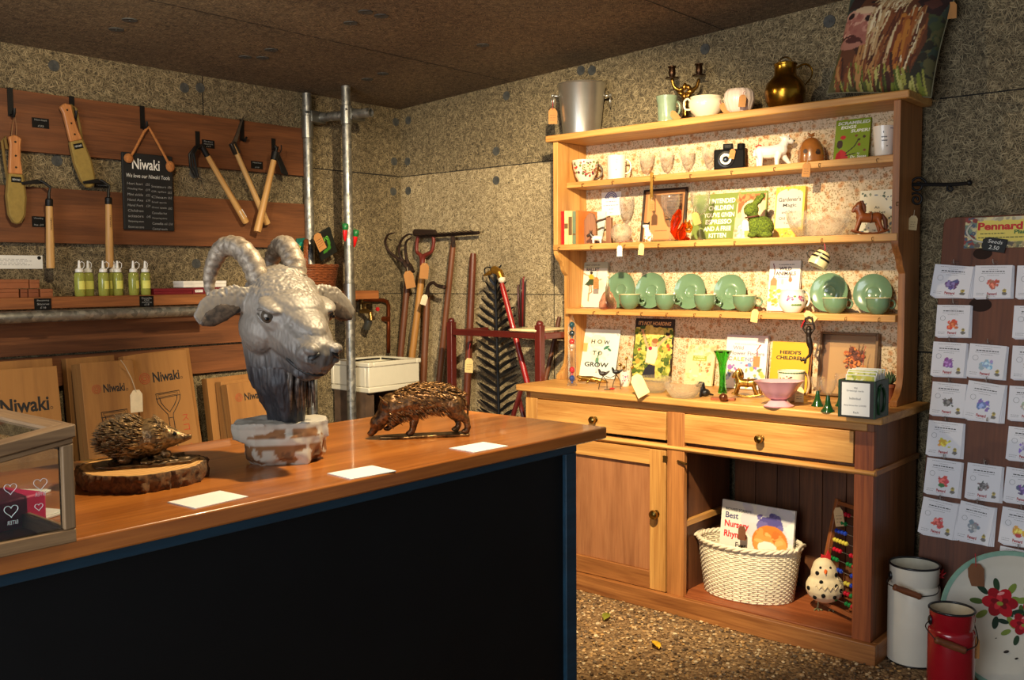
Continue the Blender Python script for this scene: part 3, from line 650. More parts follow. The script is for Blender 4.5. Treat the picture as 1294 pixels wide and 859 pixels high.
# ------------------------------------------------------------------ hoes, claw and short hoes
ASH = wood((212, 168, 104), (170, 118, 62), 'z', 1.5, .45)
def hanging_hoe(pt, pb, label, blade, xo=.06):
    a = L3(*pt, PF+xo); c = L3(*pb, PF+xo); L_ = a.z-c.z
    t = thing('hand_hoe', label, 'hoe', (PF+xo, a.y, a.z), (-math.atan2(c.y-a.y, L_)*-1, 0, 0), 'short hand hoes on the second plank')
    b = MB(); b.lathe([(.0, -L_), (.016, -L_), (.0175, -L_+.01), (.016, -L_*.7), (.0172, -L_*.69), (.015, -L_*.4), (.014, -.03), (.0135, 0), (0, 0)], 16); b.build('handle', ASH, t)
    b = MB(); b.lathe([(.0145, -.025), (.0155, -.022), (.0155, .002), (.012, .006), (0, .006)], 14); b.build('ferrule', HM, t)
    b = MB(); b.tube([(0, 0, 0), (0, 0, .03), (0, blade*.006, .055), (-.005, blade*-.02, .075), (-.01, blade*-.03, .08)], [.007, .006, .006, .006, .006], 8); b.build('neck', HM, t)
    b = MB(); b.prism([(blade*-.01, .070), (blade*-.04, .085), (blade*-.105, .068), (blade*-.10, .058), (blade*-.03, .066)], 'x', -.02, -.012); b.build('blade', HM, t, bevel=.002)
    lb = letters(t, [('NIWAKI', 0, 0, .05, .008, PI/2)], plain((70, 40, 20), .7), Matrix.Translation((.0155, 0, -.10)) @ EAST)
    return t
hanging_hoe((62, 253), (64, 339), 'short hand hoe hanging over the second plank, left of the oil bottles', 1)
hanging_hoe((137, 251), (139, 338), 'short hand hoe whose handle ends behind the oil bottles', 1)
def long_tool(pt, pb, label, kind, hm, xo, r=.014, oval=1.):
    a = L3(*pt, PF+xo); c = L3(*pb, PF+xo); d = c-a; L_ = d.length
    t = thing('hand_tool', label, 'tool', (PF+xo, a.y, a.z), (math.atan2(d.y, -d.z), 0, 0), 'long handled tools on the upper plank')
    b = MB(); b.lathe([(0, -L_), (r*1.15, -L_), (r*1.25, -L_+.012), (r*1.05, -L_*.6), (r*.95, -.05), (r*.9, 0), (0, 0)], 14); b.build('handle', hm, t)
    return t, L_
t, L_ = long_tool((258, 190), (311, 281), 'claw rake with three black curved prongs and tan handle', 'claw', ASH, .05)
b = MB(); b.cone((0, 0, -.03), (0, 0, .03), .014, .012)
for s in (-1, 0, 1): b.tube([(.0, 0, .02), (.01*s+.006, -.03, .035), (.02*s+.01, -.075, .02), (.026*s+.012, -.105, -.035), (.03*s+.01, -.112-.01*s, -.085)], [.008, .007, .006, .005, .002], 8)
b.build('prongs', HM, t)
b = MB(); b.box(.0145, .0152, -.01, .01, -L_+.025, -L_+.07); lb = b.build('sticker', WHITE, t); scribble(lb, .006, [(-.008, .008, .012+.006*i) for i in range(4)], INK, Matrix.Translation((.0154, 0, -L_+.02)) @ EAST)
t, L_ = long_tool((294, 182), (338, 283), 'pale wooden handled hoe with a thin bright blade at its top', 'hoe', wood((226, 188, 126), (190, 142, 80), 'z', 1.4, .45), .045, .0135)
b = MB(); b.box(-.012, .012, -.016, .016, -.05, .006); b.build('ferrule', plain((70, 66, 62), .4, .8), t, bevel=.002)
b = MB(); b.prism([(-.01, .004), (.02, .02), (.09, .078), (.125, .098), (.10, .074), (.03, .002)], 'x', -.005, .002); b.build('blade', plain((120, 112, 104), .3, .9), t, bevel=.001)
t, L_ = long_tool((347, 198), (325, 293), 'tan handled hoe with a wide dark blade, crossing in front of the pale one', 'hoe', ASH, .08, .0155)
b = MB(); b.cone((0, 0, -.02), (0, 0, .025), .018, .02); b.tube([(0, 0, .02), (.0, .0, .045), (0, -.012, .055)], .007)
b.prism([(.005, .02), (.02, .028), (.10, -.052), (.098, -.066), (.062, -.065), (.02, -.01)], 'x', -.006, .002); b.build('blade', HM, t, bevel=.002)
b = MB(); b.tube([(0, .018, .01), (.0, .03, .05), (0, .022, .072)], .003, 6); b.build('cord', HM, t)
# ------------------------------------------------------------------ small price tags
def price(px0, py0, px1, py1, x, lines, label):
    a = on('x', x, px0, py0); c = on('x', x, px1, py1); w = c.y-a.y; h = a.z-c.z
    b = MB(); b.box(0, .002, -w/2, w/2, -h/2, h/2); o = tag(b.build('price_tag', BLACK, loc=(x, (a.y+c.y)/2, (a.z+c.z)/2)), label, 'price tag', 'black price tags on the left wall')
    letters(o, [(s, 0, h*(.3-.6*i/max(1, len(lines)-1)) if len(lines) > 1 else 0, w*.72 if len(s) > 4 else w*.35, h*.17) for i, s in enumerate(lines)], plain((150, 150, 148), .9), Matrix.Translation((.0024, 0, 0)) @ EAST, shear=.1)
price(40, 148, 62, 163, PF+.001, ('Hori-hori', '£32'), 'small black price tag between the two sheathed knives')
price(40, 273, 57, 287, PF+.001, ('Weeding', 'Hoe  £19'), 'small black price tag left of the first hoe handle')
price(255, 176, 271, 188, PF+.001, ('Perfect', 'Hand fork', '£19'), 'small black price tag above the claw rake handle')
price(317, 203, 332, 214, PF+.001, ('Hand hoe', '£19'), 'small black price tag between the two crossing hoes')
price(43, 377, 65, 391, -4.018, ('Sharpening', 'Stone', '£16'), 'black price tag on the shelf edge below the brown cartons')
price(176, 374, 194, 387, -4.018, ('Camellia', 'Oil', 'sharpening', '£18'), 'black price tag on the shelf edge below the rightmost oil bottle')
price(119, 230, 137, 238, PF+.004, ('Niwaki',), 'small dark tag at the tip of the tilted knife')
a = L3(0, 323, WX+.001); c = L3(54, 340, WX+.001); y0 = a.y-.1
b = MB(); b.box(0, .002, -(c.y-y0)/2, (c.y-y0)/2, -.028, .028); o = tag(b.build('paper_notice', PAPER, loc=(WX+.001, (y0+c.y)/2, (a.z+c.z)/2+.002)), 'white paper strip pinned to the wall below the second plank', 'notice')
scribble(o, .012, [(-.13, .07+.02*(i % 2), .012-.008*i) for i in range(4)], plain((120, 116, 110), .9), Matrix.Translation((.0024, 0, 0)) @ EAST, h=.0008)
b = MB(); b.lathe([(0, 0), (.008, 0), (.006, .004), (0, .005)], 12, TR((.0022, (c.y-y0)/2-.014, .018), (0, PI/2, 0))); b.build('pin', BLACK, o)
# ------------------------------------------------------------------ things on the shelf
SZ = 1.287
CART = plain((146, 86, 50), .75, var=.1); CART2 = plain((130, 72, 42), .75)
def carton(px0, px1, z, h, label, x=-4.06, mat=CART):
    y0 = Yw(px0, x, z+h/2); y1 = Yw(px1, x, z+h/2)
    t = thing('small_carton', label, 'carton', (x-.045, (y0+y1)/2, z), group='brown cartons on the shelf')
    w = y1-y0; b = MB(); b.box(-.045, .045, -w/2+.0006, w/2-.0006, 0, h-.014); b.build('box', mat, t, bevel=.0015)
    b = MB(); b.box(-.046, .046, -w/2+.0003, w/2-.0003, h-.0138, h); b.build('lid', mat, t, bevel=.0015); return t
carton(-40, 24, SZ, .036, 'brown carton in the lower row at the left end of the shelf'); carton(26, 35, SZ, .034, 'narrow brown carton in the lower row, second from left', mat=CART2); carton(36, 49, SZ, .034, 'brown carton in the lower row under the top carton end', mat=CART2)
carton(51, 67, SZ, .034, 'brown carton standing alone at the right end of the lower row')
carton(-30, 36.5, SZ+.0365, .038, 'long brown carton in the upper row on the shelf'); carton(37.5, 50, SZ+.0365, .036, 'short brown carton at the right of the upper row')
OIL = glass((226, 232, 120), .03); OILIN = plain((190, 196, 60), .3)
def oil_liquid():
    m, nt, bs, N, L = newmat('pale_green_oil'); bs.inputs['Base Color'].default_value = (*lin((214, 222, 96)), 1); bs.inputs['Transmission Weight'].default_value = .55; bs.inputs['Roughness'].default_value = .15
    n = N('ShaderNodeTexNoise'); n.inputs['Scale'].default_value = 30; r = ramp(N, [(.3, lin((196, 204, 84))), (.7, lin((226, 232, 120)))]); L(n.outputs['Fac'], r.inputs['Fac']); L(r.outputs['Color'], bs.inputs['Base Color']); return m
OILM = oil_liquid()
def bottle(px, x, label, turn):
    y = Yw(px, x, 1.33); t = thing('oil_bottle', label, 'bottle', (x, y, SZ), (0, 0, turn), 'camellia oil bottles on the shelf')
    b = MB(); b.lathe([(0, 0), (.020, 0), (.022, .003), (.022, .092), (.019, .099), (.012, .102), (.0, .102)], 20); b.build('bottle', OILM, t)
    b = MB(); b.lathe([(.0, .1025), (.0165, .1025), (.0165, .114), (.012, .118), (.007, .121), (.0055, .135), (.004, .152), (0, .153)], 16); b.build('nozzle_cap', WHITE, t)
    b = MB(); b.tube([(.012, 0, .112), (.024, .003, .125), (.026, .003, .14), (.014, .001, .148), (.006, 0, .142)], .0014, 6); b.build('cap_strap', WHITE, t)
    q = [(.0224*math.cos(a), .0224*math.sin(a), z) for z in (.03, .065) for a in np.linspace(-.9, .9, 9)]
    b = MB(); b.add(q, [(i, i+1, i+10, i+9) for i in range(8)]); b.build('label', plain((224, 222, 110), .6), t)
for px, x, lb, tn in ((101, -4.07, 'leftmost oil bottle with white nozzle on the shelf', .3), (112, -4.12, 'second oil bottle from the left, set behind the first', .0), (131, -4.07, 'third oil bottle from left, front of the middle cluster', .6), (144, -4.12, 'fourth oil bottle from left, at the back of the middle cluster', -.3),
                       (149, -4.09, 'fifth oil bottle from left, right of the middle cluster', .2), (169, -4.07, 'sixth oil bottle from left, with cap strap curling right', .9), (184, -4.065, 'rightmost oil bottle, above the black price tag', -.2)): bottle(px, x, lb, tn)
def flat_box(px0, px1, z, h, name, mat, label, x=-4.06, d=.10):
    y0 = Yw(px0, x, z); y1 = Yw(px1, x, z); t = thing(name, label, 'box', (x-d/2, (y0+y1)/2, z)); w = y1-y0
    b = MB(); b.box(-d/2, d/2, -w/2, w/2, 0, h*.5); b.build('tray', mat, t, bevel=.001)
    b = MB(); b.box(-d/2-.001, d/2+.001, -w/2-.001, w/2+.001, h*.5+.0004, h); b.build('lid', mat, t, bevel=.0015); return t, w
DR = plain((110, 14, 30), .5)
t, w = flat_box(195, 243, SZ, .028, 'gift_box', DR, 'flat dark red box beside the rightmost oil bottle')
t, w = flat_box(244, 300, SZ, .030, 'gift_box', DR, 'flat dark red box with white label behind the goat ear')
b = MB(); b.box(.0512, .0522, -w/2+.01, -w/2+.05, .008, .02); lb = b.build('label', WHITE, t); scribble(lb, .005, [(-w/2+.013, -w/2+.047, .014)], INK, Matrix.Translation((.0524, 0, 0)) @ EAST)
flat_box(232, 286, SZ+.031, .03, 'gift_box', plain((226, 222, 214), .5), 'white flat box lying on top of the dark red boxes', d=.09)
# wicker basket of gift packs, on the shelf by the poles
def wicker(rx, ry, h, flare, n, rows, th, seed=1):
    b = MB(); R = random.Random(seed)
    for j in range(rows):
        z = h*(j+.5)/rows; f = 1+flare*z/h; pts = []
        for i in range(n*2):
            a = PI*i/n; s = 1 if (i+j) % 2 else -1; k = f+s*.011*(.2/rx)
            pts.append((rx*k*math.cos(a), ry*k*math.sin(a), z+R.uniform(-.0008, .0008)))
        b.tube(pts, h/rows*.55, 5, closed=True)
    return b
WK = wood((136, 74, 38), (78, 38, 18), 'x', 3, .5)
by = Yw(388, -4.07, 1.36)
bk = thing('gift_basket', 'brown wicker basket of garden gift packs at the end of the shelf', 'basket', (-4.07, by, SZ))
rx = .105; ry = .15
wicker(rx, ry, .13, .16, 22, 15, .004).build('woven_side', WK, bk, smooth=180)
b = MB(); b.lathe([(0, 0), (rx, 0), (rx, .006), (0, .006)], 24, sy=ry/rx); b.build('base', WK, bk)
b = MB()
for q in range(2): b.tube([((rx*1.18)*math.cos(a), (ry*1.18)*math.sin(a), .132+.005*math.sin(11*a+q*PI)) for a in np.linspace(0, 2*PI, 60)[:-1]], .006, 6, closed=True)
b.build('rim', WK, bk)
b = MB()
for q in (0, 1, 2): b.tube([(.125*math.cos(t)+.006*math.sin(14*t+q*2.1), -.10*math.cos(t)+.007*math.cos(14*t+q*2.1), .125+.14*math.sin(t)) for t in np.linspace(0, PI, 50)], .0065, 6)
b.build('handle', WK, bk)
def pack(name, px, py, w, h, rot, base, ops, label, x=-4.06, lines=(), lm=CHALK):
    p = on('x', x, px, py); t = thing(name, label, 'packet', (x, p.y, p.z-h/2), rot)
    b = MB(); b.box(-.012, 0, -w/2, w/2, 0, h); b.build('pack_body', plain(base, .5), t, bevel=.002)
    paint('printed_front', w*.98, h*.98, base, ops, t, Matrix.Translation((.0008, 0, .001)) @ Matrix.Rotation(PI/2, 4, 'Z'), 24)
    if lines: letters(t, list(lines), lm, Matrix.Translation((.0016, 0, 0)) @ EAST, bold=.02)
pack('glove_pack', 416, 306, .11, .15, (.5, .25, 0), (22, 26, 22), [('l', [(.3, .25), (.65, .3), (.7, .6)], .16, (60, 130, 40)), ('e', .2, .6, .1, .06, (40, 60, 36))], 'black pack with green pattern sticking out of the basket', -4.09, [('510', .0, .105, .05, .022)], plain((110, 200, 70), .6))
pack('seed_tin_pack', 366, 318, .06, .09, (-.35, .2, 0), (204, 204, 60), [('e', .5, .5, .3, .2, (70, 120, 60)), ('r', .2, .8, .1, .2, (40, 80, 40))], 'yellow and green packet leaning at the left of the basket', -4.03)
pack('glove_pack', 352, 312, .10, .10, (-.7, .2, 0), (24, 34, 30), [('e', .3, .5, .2, .2, (200, 210, 200)), ('e', .75, .4, .2, .25, (20, 110, 96))], 'dark pack with teal print at the left of the basket', -4.08)
pack('glove_pack', 380, 312, .05, .09, (.1, .2, 0), (18, 96, 84), [('e', .5, .6, .35, .2, (30, 140, 120))], 'small teal pack just inside the basket handle', -4.08)
p = on('x', -3.975, 404, 306)
kt = thing('kraft_tag', 'large brown card tag tied to the basket handle', 'tag', (-3.975, p.y, p.z), (.55, .1, 0))
b = MB(); b.prism([(-.025, -.045), (.025, -.045), (.025, .035), (.012, .05), (-.012, .05), (-.025, .035)], 'x', 0, .0015); b.build('card', KRAFT, kt)
scribble(kt, .008, [(-.018, .018, .015-.012*i) for i in range(4)], plain((80, 50, 30), .8), Matrix.Translation((.0019, 0, 0)) @ EAST, name='handwriting')
# ------------------------------------------------------------------ cardboard spade boxes leaning on the wall
CB = wood((160, 112, 58), (146, 100, 48), 'z', 1.5, .75, contrast=.4); CBD = plain((140, 92, 42), .8)
NRED = plain((170, 60, 36), .8)
def spade_handle(t, cx, zt, s, x, blade=True):
    b = MB()
    def ln(P, r=.0016): b.tube([(x, cx+u*s, zt-v*s) for u, v in P], r, 5)
    ln([(-.5, .0), (.5, -.02), (.52, .16), (-.48, .2), (-.5, 0)])
    ln([(-.42, .045), (.42, .03), (.44, .12), (-.4, .15), (-.42, .045)], .001)
    ln([(-.5, .16), (-.46, .38), (-.3, .62), (-.12, .85), (-.1, 1.0), (.1, 1.0), (.12, .85), (.33, .58), (.48, .34), (.52, .14)])
    ln([(-.36, .17), (-.33, .36), (-.2, .58), (-.02, .78), (.2, .54), (.35, .32), (.38, .15)])
    ln([(-.1, 1.0), (-.08, 2.8)]); ln([(.1, 1.0), (.13, 2.8)])
    b.build('line_drawing', INK, t)
def card_box(pL, pR, thick, label, xt, xb, draw=None, logo=None, zb=FZ, tilt=0., kana=None, mat=None):
    a = on('x', xt, *pL); c = on('x', xt, *pR); w = (c-a).length; tilt = math.atan2(c.z-a.z, c.y-a.y)+tilt
    H_ = ((a.z+c.z)/2-zb); lean = math.atan2(xb-xt, H_)
    L_ = H_/math.cos(lean)-.0; base = Vector((xb, (a.y+c.y)/2, zb+thick*math.sin(lean)+.0))
    t = thing('cardboard_box', label, 'box', base, (tilt, 0, 0)); t.rotation_euler = (Matrix.Rotation(tilt, 3, 'X') @ Matrix.Rotation(-lean, 3, 'Y')).to_euler()
    L_ -= thick*math.sin(lean)
    b = MB(); b.box(-thick, 0, -w/2, w/2, .0, L_); b.build('carton', mat or CB, t, bevel=.002)
    b = MB(); b.box(-thick*.52, -thick*.48, -w/2-.0004, -w/2, .05, L_*.98); b.box(-thick*.52, -thick*.48, -w/2-.0004, w/2+.0004, L_, L_+.0006); b.build('seam', CBD, t)
    MM = Matrix.Translation((.0006, 0, 0)) @ EAST
    if logo:
        u, v, ww, hh = logo; v = L_-v
        letters(t, [('Niwaki', u, v, ww, hh)], INK, MM, bold=.025)
        b = MB(); r = hh*.52; cx = u-ww/2-r*1.6
        for k in (1, .68, .36): b.tube([(.0008, cx+r*k*math.cos(q), v+r*k*math.sin(q)) for q in np.linspace(0, 2*PI, 20)[:-1]], r*.05, 4, closed=True)
        b.build('seal_mark', NRED, t)
        b = MB(); b.tube([(.0006, u+ww/2+.009+.005*math.cos(q), v-hh*.35+.005*math.sin(q)) for q in np.linspace(0, 2*PI, 14)[:-1]], .0009, 4, closed=True); b.build('registered_mark', INK, t)
    if draw: spade_handle(t, draw[0], L_-draw[1], draw[2], .001)
    if kana:
        u, v0, s = kana; letters(t, [(ch, u, L_-v0-i*s*1.25, None, s*.8) for i, ch in enumerate('スコップ')], NRED, MM, name='red_kana')
    return t
K1 = card_box((-40, 470), (71, 462), .075, 'cardboard box with black lettering at the far left, behind the glass case', -4.05, -3.91, logo=(.028, .15, .19, .06))
card_box((-30, 459), (66, 452.5), .04, 'cardboard box at far left, mostly hidden behind a lettered one', -4.14, -4.06)
K2 = card_box((101, 459), (168, 454), .085, 'cardboard spade box with a white tag hanging at its right edge', -4.01, -3.87, draw=(.01, .215, .115), logo=(.02, .115, .095, .036), kana=(.10, .36, .035))
card_box((87, 453), (148, 448), .045, 'cardboard box standing directly behind the tagged spade box', -4.13, -4.04)
K3 = card_box((168, 449), (246, 440), .05, 'tall cardboard spade box with red vertical lettering, right of the tagged one', -4.05, -3.90, draw=(.03, .185, .115), logo=(.035, .11, .13, .046), kana=(.10, .31, .036))
card_box((180, 447), (252, 438), .05, 'cardboard box edge showing behind the tall spade box', -4.115, -3.99)
K4 = card_box((292, 485), (352, 477), .05, 'small cardboard box with lettering behind the goat neck', -3.98, -3.86, logo=(.005, .07, .105, .036))
card_box((281, 482), (335, 476), .05, 'small cardboard box second in the row behind the goat neck', -4.04, -3.925)
card_box((266, 478), (324, 471), .05, 'small cardboard box rearmost in the row behind the goat', -4.10, -3.995)
TAGW = plain((222, 204, 170), .8)
def luggage_tag(name, p, h, label, mat, rot=(0, 0, 0), string=None, marks=True, group=None, face='S', red=True):
    """small card tag on a string; hangs from its hole at p"""
    w = h*.56; t = thing(name, label, 'tag', p, rot, group)
    b = MB(); b.prism([(-h, -w/2), (-h, w/2), (-h*.22, w/2), (-h*.02, w*.25), (-h*.02, -w*.25), (-h*.22, -w/2)], 'y', -.0006, .0006); b.build('card', mat, t)
    if marks: scribble(t, h*.12, [(-w*.3, w*.3, -h*(.45+.16*i)) for i in range(3)], plain((90, 70, 50), .8), Matrix.Translation((0, -.0009, 0)) @ FRONT, name='handwriting', h=h*.012, seed=int(h*1e4))
    if string:
        b = MB(); P = [(0, -.001, -h*.12)]+[tuple(Vector(q)-Vector(p)) for q in string] if False else [(0, -.001, -h*.12)]+list(string)
        b.tube(P, max(.0009, h*.018), 5); b.build('string', plain((170, 24, 40), .7) if red else plain((190, 170, 140), .8), t)
    return t
p = on('x', -3.978, 172, 492)
luggage_tag('paper_tag', p, .10, 'blank cream paper tag hanging from the spade box', TAGW, (0, 0, PI/2), [(-.02, -.002, .05), (-.05, -.004, .11), (-.075, -.02, .135)], marks=False, red=False)
# ================================================================== ON THE COUNTER
def facing(x, y):            # turn that makes local -Y look back at the camera side
    return math.atan2(x-0, -(y-0))*-1 if False else math.atan2(-x, y)
def catmull(P, n=6):
    P = [Vector(p) for p in P]; Q = [P[0]*2-P[1]]+P+[P[-1]*2-P[-2]]; out = []
    for i in range(1, len(Q)-2):
        for k in range(n):
            t = k/n; a, b_, c, d = Q[i-1], Q[i], Q[i+1], Q[i+2]
            out.append(.5*((2*b_)+(c-a)*t+(2*a-5*b_+4*c-d)*t*t+(3*b_-a-3*c+d)*t**3))
    return out+[P[-1]]
def interp(R, m):
    return [float(np.interp(i/(m-1)*(len(R)-1), range(len(R)), R)) for i in range(m)]
# ------------------------------------------------------------------ goat bust
def goat():
    gp = (-1.80, 1.285, CT); g = thing('goat_bust', 'grey bronze goat head bust with curved horns mounted on a rough stone', 'sculpture', gp, (0, 0, facing(*gp[:2])))
    S = 1/552.
    BZ = bronze((100, 95, 90), (142, 133, 121), .46, .25, 70)
    def stone_col(co):
        n = mnoise.noise(co*26)+.45*mnoise.noise(co*70); z = co.z/.092
        if z > .86: return (176, 168, 154) if n > -.25 else (120, 116, 110)
        if n+.55*abs(z-.52)*2-.28 > .12 or abs(z-.55) < .08: return (190, 182, 166)
        return (138, 96, 58) if n > -.35 else (104, 72, 44)
    def sdisp(co, no): return .008*mnoise.noise(co*22)+.003*mnoise.noise(co*70)
    b_forms = [('p', [(-.112, -.03), (-.10, .05), (-.03, .075), (.06, .07), (.096, .03), (.10, -.03), (.05, -.065), (-.04, -.07), (-.09, -.055)], .052, .092), ('p', [(-.082, -.04), (-.08, .045), (0, .075), (.07, .06), (.094, .0), (.082, -.05), (.02, -.078), (-.06, -.07)], .012, .066), ('p', [(-.072, -.03), (-.05, .05), (.06, .05), (.085, -.01), (.05, -.066), (-.05, -.062)], .0, .03)]
    st = sculpt('stone_base', attr_mat(.85), b_forms, g, voxel=.005, smooth=2, disp=sdisp, colour=None)
    me = st.data; a = me.color_attributes.new('Col', 'FLOAT_COLOR', 'POINT')
    for i, v in enumerate(me.vertices):
        v.co.z = min(max(v.co.z, .0), .094+.002*mnoise.noise(v.co*40)); a.data[i].color = (*lin(stone_col(v.co)), 1)
    st.data.set_sharp_from_angle(angle=rad(32)); st['label'] = 'rough grey and brown broken stone block'
    HC = Vector((3, 0, 190))                       # head centre (right, toward back, up) in 1/552 m
    yaw, pit = rad(27), rad(29)
    R = Matrix.Rotation(yaw, 3, 'Z') @ Matrix.Rotation(pit, 3, 'X')     # head frame: x right, -y forward
    def H(x, f, z): return tuple((HC+R @ Vector((x, -f, z)))*S)
    rot = R.to_euler()
    def E(x, f, z, r, rr=None): return ('e', H(x, f, z), (r[0]*S, r[1]*S, r[2]*S), rot)
    forms = [E(0, 0, 0, (50, 54, 42)), E(0, 28, 6, (46, 42, 33)), ('t', [H(0, 15, -6), H(0, 50, -7), H(0, 80, -8), H(0, 97, -8)], [44*S, 37*S, 30*S, 25*S]), E(0, 100, -4, (28, 17, 19)), E(0, 96, -18, (26, 20, 12)),
             ('t', [H(0, 5, -36), H(0, 50, -36), H(0, 82, -34)], [32*S, 25*S, 18*S]), E(0, 88, -37, (19, 14, 10)), E(-31, 12, -22, (23, 36, 30)), E(31, 12, -22, (23, 36, 30)),
             E(-34, 32, 22, (16, 20, 6)), E(34, 32, 22, (16, 20, 6)), E(0, 46, 16, (26, 50, 14)), E(0, -8, 22, (38, 32, 20)),
             E(-15, 108, 7, (10, 9, 6)), E(15, 108, 7, (10, 9, 6)), E(-14, 112, -6, (9, 6, 5)), E(14, 112, -6, (9, 6, 5))]
    V = lambda u, d, v: ((HC.x+u)*S, -d*S, (HC.z+v)*S)
    forms += [('t', [V(-2, -20, 5), V(-8, -14, -45), V(-9, -6, -85), V(0, -2, -118), V(3, 0, -150)], [50*S, 43*S, 34*S, 26*S, 21*S])]
    forms += [('t', [V(-2, 16, -45), V(-4, 18, -90), V(4, 12, -140)], [24*S, 19*S, 13*S])]
    # ears: flattened leaves
    def ear(s):
        P = [H(s*40, -8, 8), H(s*58, -12, 6), H(s*76, -12, 0), H(s*92, -8, -9), H(s*106, -2, -16)]
        return ('t', P, [4*S, 5*S, 5.5*S, 4.5*S, 2*S], 3.6, 1)
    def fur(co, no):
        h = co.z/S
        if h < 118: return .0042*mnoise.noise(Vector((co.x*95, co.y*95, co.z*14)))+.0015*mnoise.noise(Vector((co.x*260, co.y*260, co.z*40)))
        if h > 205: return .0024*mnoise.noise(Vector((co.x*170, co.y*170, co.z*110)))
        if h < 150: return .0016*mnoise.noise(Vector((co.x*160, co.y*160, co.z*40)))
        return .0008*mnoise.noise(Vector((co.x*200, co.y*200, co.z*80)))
    def patina_shade(co):  # darker neck: patina together with shade put into the colour
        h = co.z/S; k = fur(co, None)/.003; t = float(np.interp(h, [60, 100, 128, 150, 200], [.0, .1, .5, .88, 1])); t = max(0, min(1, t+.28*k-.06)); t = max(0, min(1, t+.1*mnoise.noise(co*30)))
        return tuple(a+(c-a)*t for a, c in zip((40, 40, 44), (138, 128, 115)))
    hd = sculpt('head', attr_mat(.52, 0, .2), forms+[ear(-1), ear(1)], g, voxel=.0024, smooth=7, disp=fur, colour=patina_shade)
    # darker inner ears
    for s in (-1, 1):
        b = MB(); P = catmull([H(s*54, -5, 0), H(s*74, -4, -6), H(s*90, -1, -14), H(s*102, 3, -18)], 4); b.tube(P, interp([1.5*S, 3*S, 2.6*S, .6*S], len(P)), 10, flat=4)
        b.build('inner_ear', bronze((50, 44, 40), (100, 86, 74), .5, .4, 60), g, smooth=180)
        b = MB(); b.ell(H(s*39, 39, 12), 9*S, n=16); e = b.build('eye', plain((84, 74, 62), .18, .3), g)
        b = MB(); b.ell(H(s*43.5, 46, 12), (3.4*S, 2*S, 2.4*S), rot=rot, n=10); b.build('pupil', plain((6, 6, 6), .1), e)
        for dz, r0 in ((9, 2.7), (-1.5, 2.0)):
            b = MB(); P = [H(s*(29+18*t), 46-26*(t-.25)**2-(6*t), dz+11-(7*(2*t-1)**2 if dz > 5 else -7*(2*t-1)**2+9)) for t in np.linspace(0, 1, 9)]; b.tube(P, interp([1.5*S, r0*S, r0*S, 1.5*S], 9), 8); b.build('eyelid', BZ, g, smooth=180)
        b = MB(); b.ell(H(s*14, 114, 2), (8*S, 5*S, 3.2*S), rot=(R @ Matrix.Rotation(s*.55, 3, 'Y')).to_euler(), n=10); b.build('nostril', plain((10, 9, 9), .5), g)
    b = MB(); b.tube([H(27.5*math.sin(t), 62+51*math.cos(t)**.8, -27+5*math.sin(t)**2) for t in np.linspace(-1.3, 1.3, 21)], 1.8*S, 6); b.build('mouth_line', plain((16, 14, 13), .5), g)
    HB = bronze((112, 98, 82), (166, 150, 128), .5, .3, 70)
    for P in ([V(-26, -4, 26), V(-35, -10, 54), V(-52, -20, 74), V(-70, -32, 74), V(-83, -42, 55), V(-89, -47, 30), V(-86, -44, 2)], [V(17, -16, 34), V(15, -26, 56), V(6, -42, 76), V(-4, -58, 74), V(-13, -70, 56), V(-17, -74, 34), V(-14, -72, 12)]):
        Q = catmull(P, 10); r = interp([14*S, 14.2*S, 13.5*S, 12*S, 10*S, 7.5*S, 3.5*S], len(Q)); r = [q*(1+.05*math.sin(i*1.6)) for i, q in enumerate(r)]
        b = MB(); b.tube(Q, r, 14); b.build('horn', HB, g, smooth=180)
    b = MB(); Rn = random.Random(4)
    for i in range(60):
        a = Rn.uniform(-1, 1); t0 = Rn.uniform(48, 84); p = Vector(H(a*14, t0, -46)); L_ = Rn.uniform(28, 52)*S
        b.tube([p+Vector((0, 0, .006)), p+Vector((a*.003, .004, -L_*.4)), p+Vector((a*.002+Rn.uniform(-.004, .004), .012, -L_))], [3.4*S, 2.6*S, .5*S], 6)
    o = b.build('beard', bronze((44, 40, 40), (112, 100, 88), .45, .5, 60), g, smooth=180); o['kind'] = 'stuff'
goat()
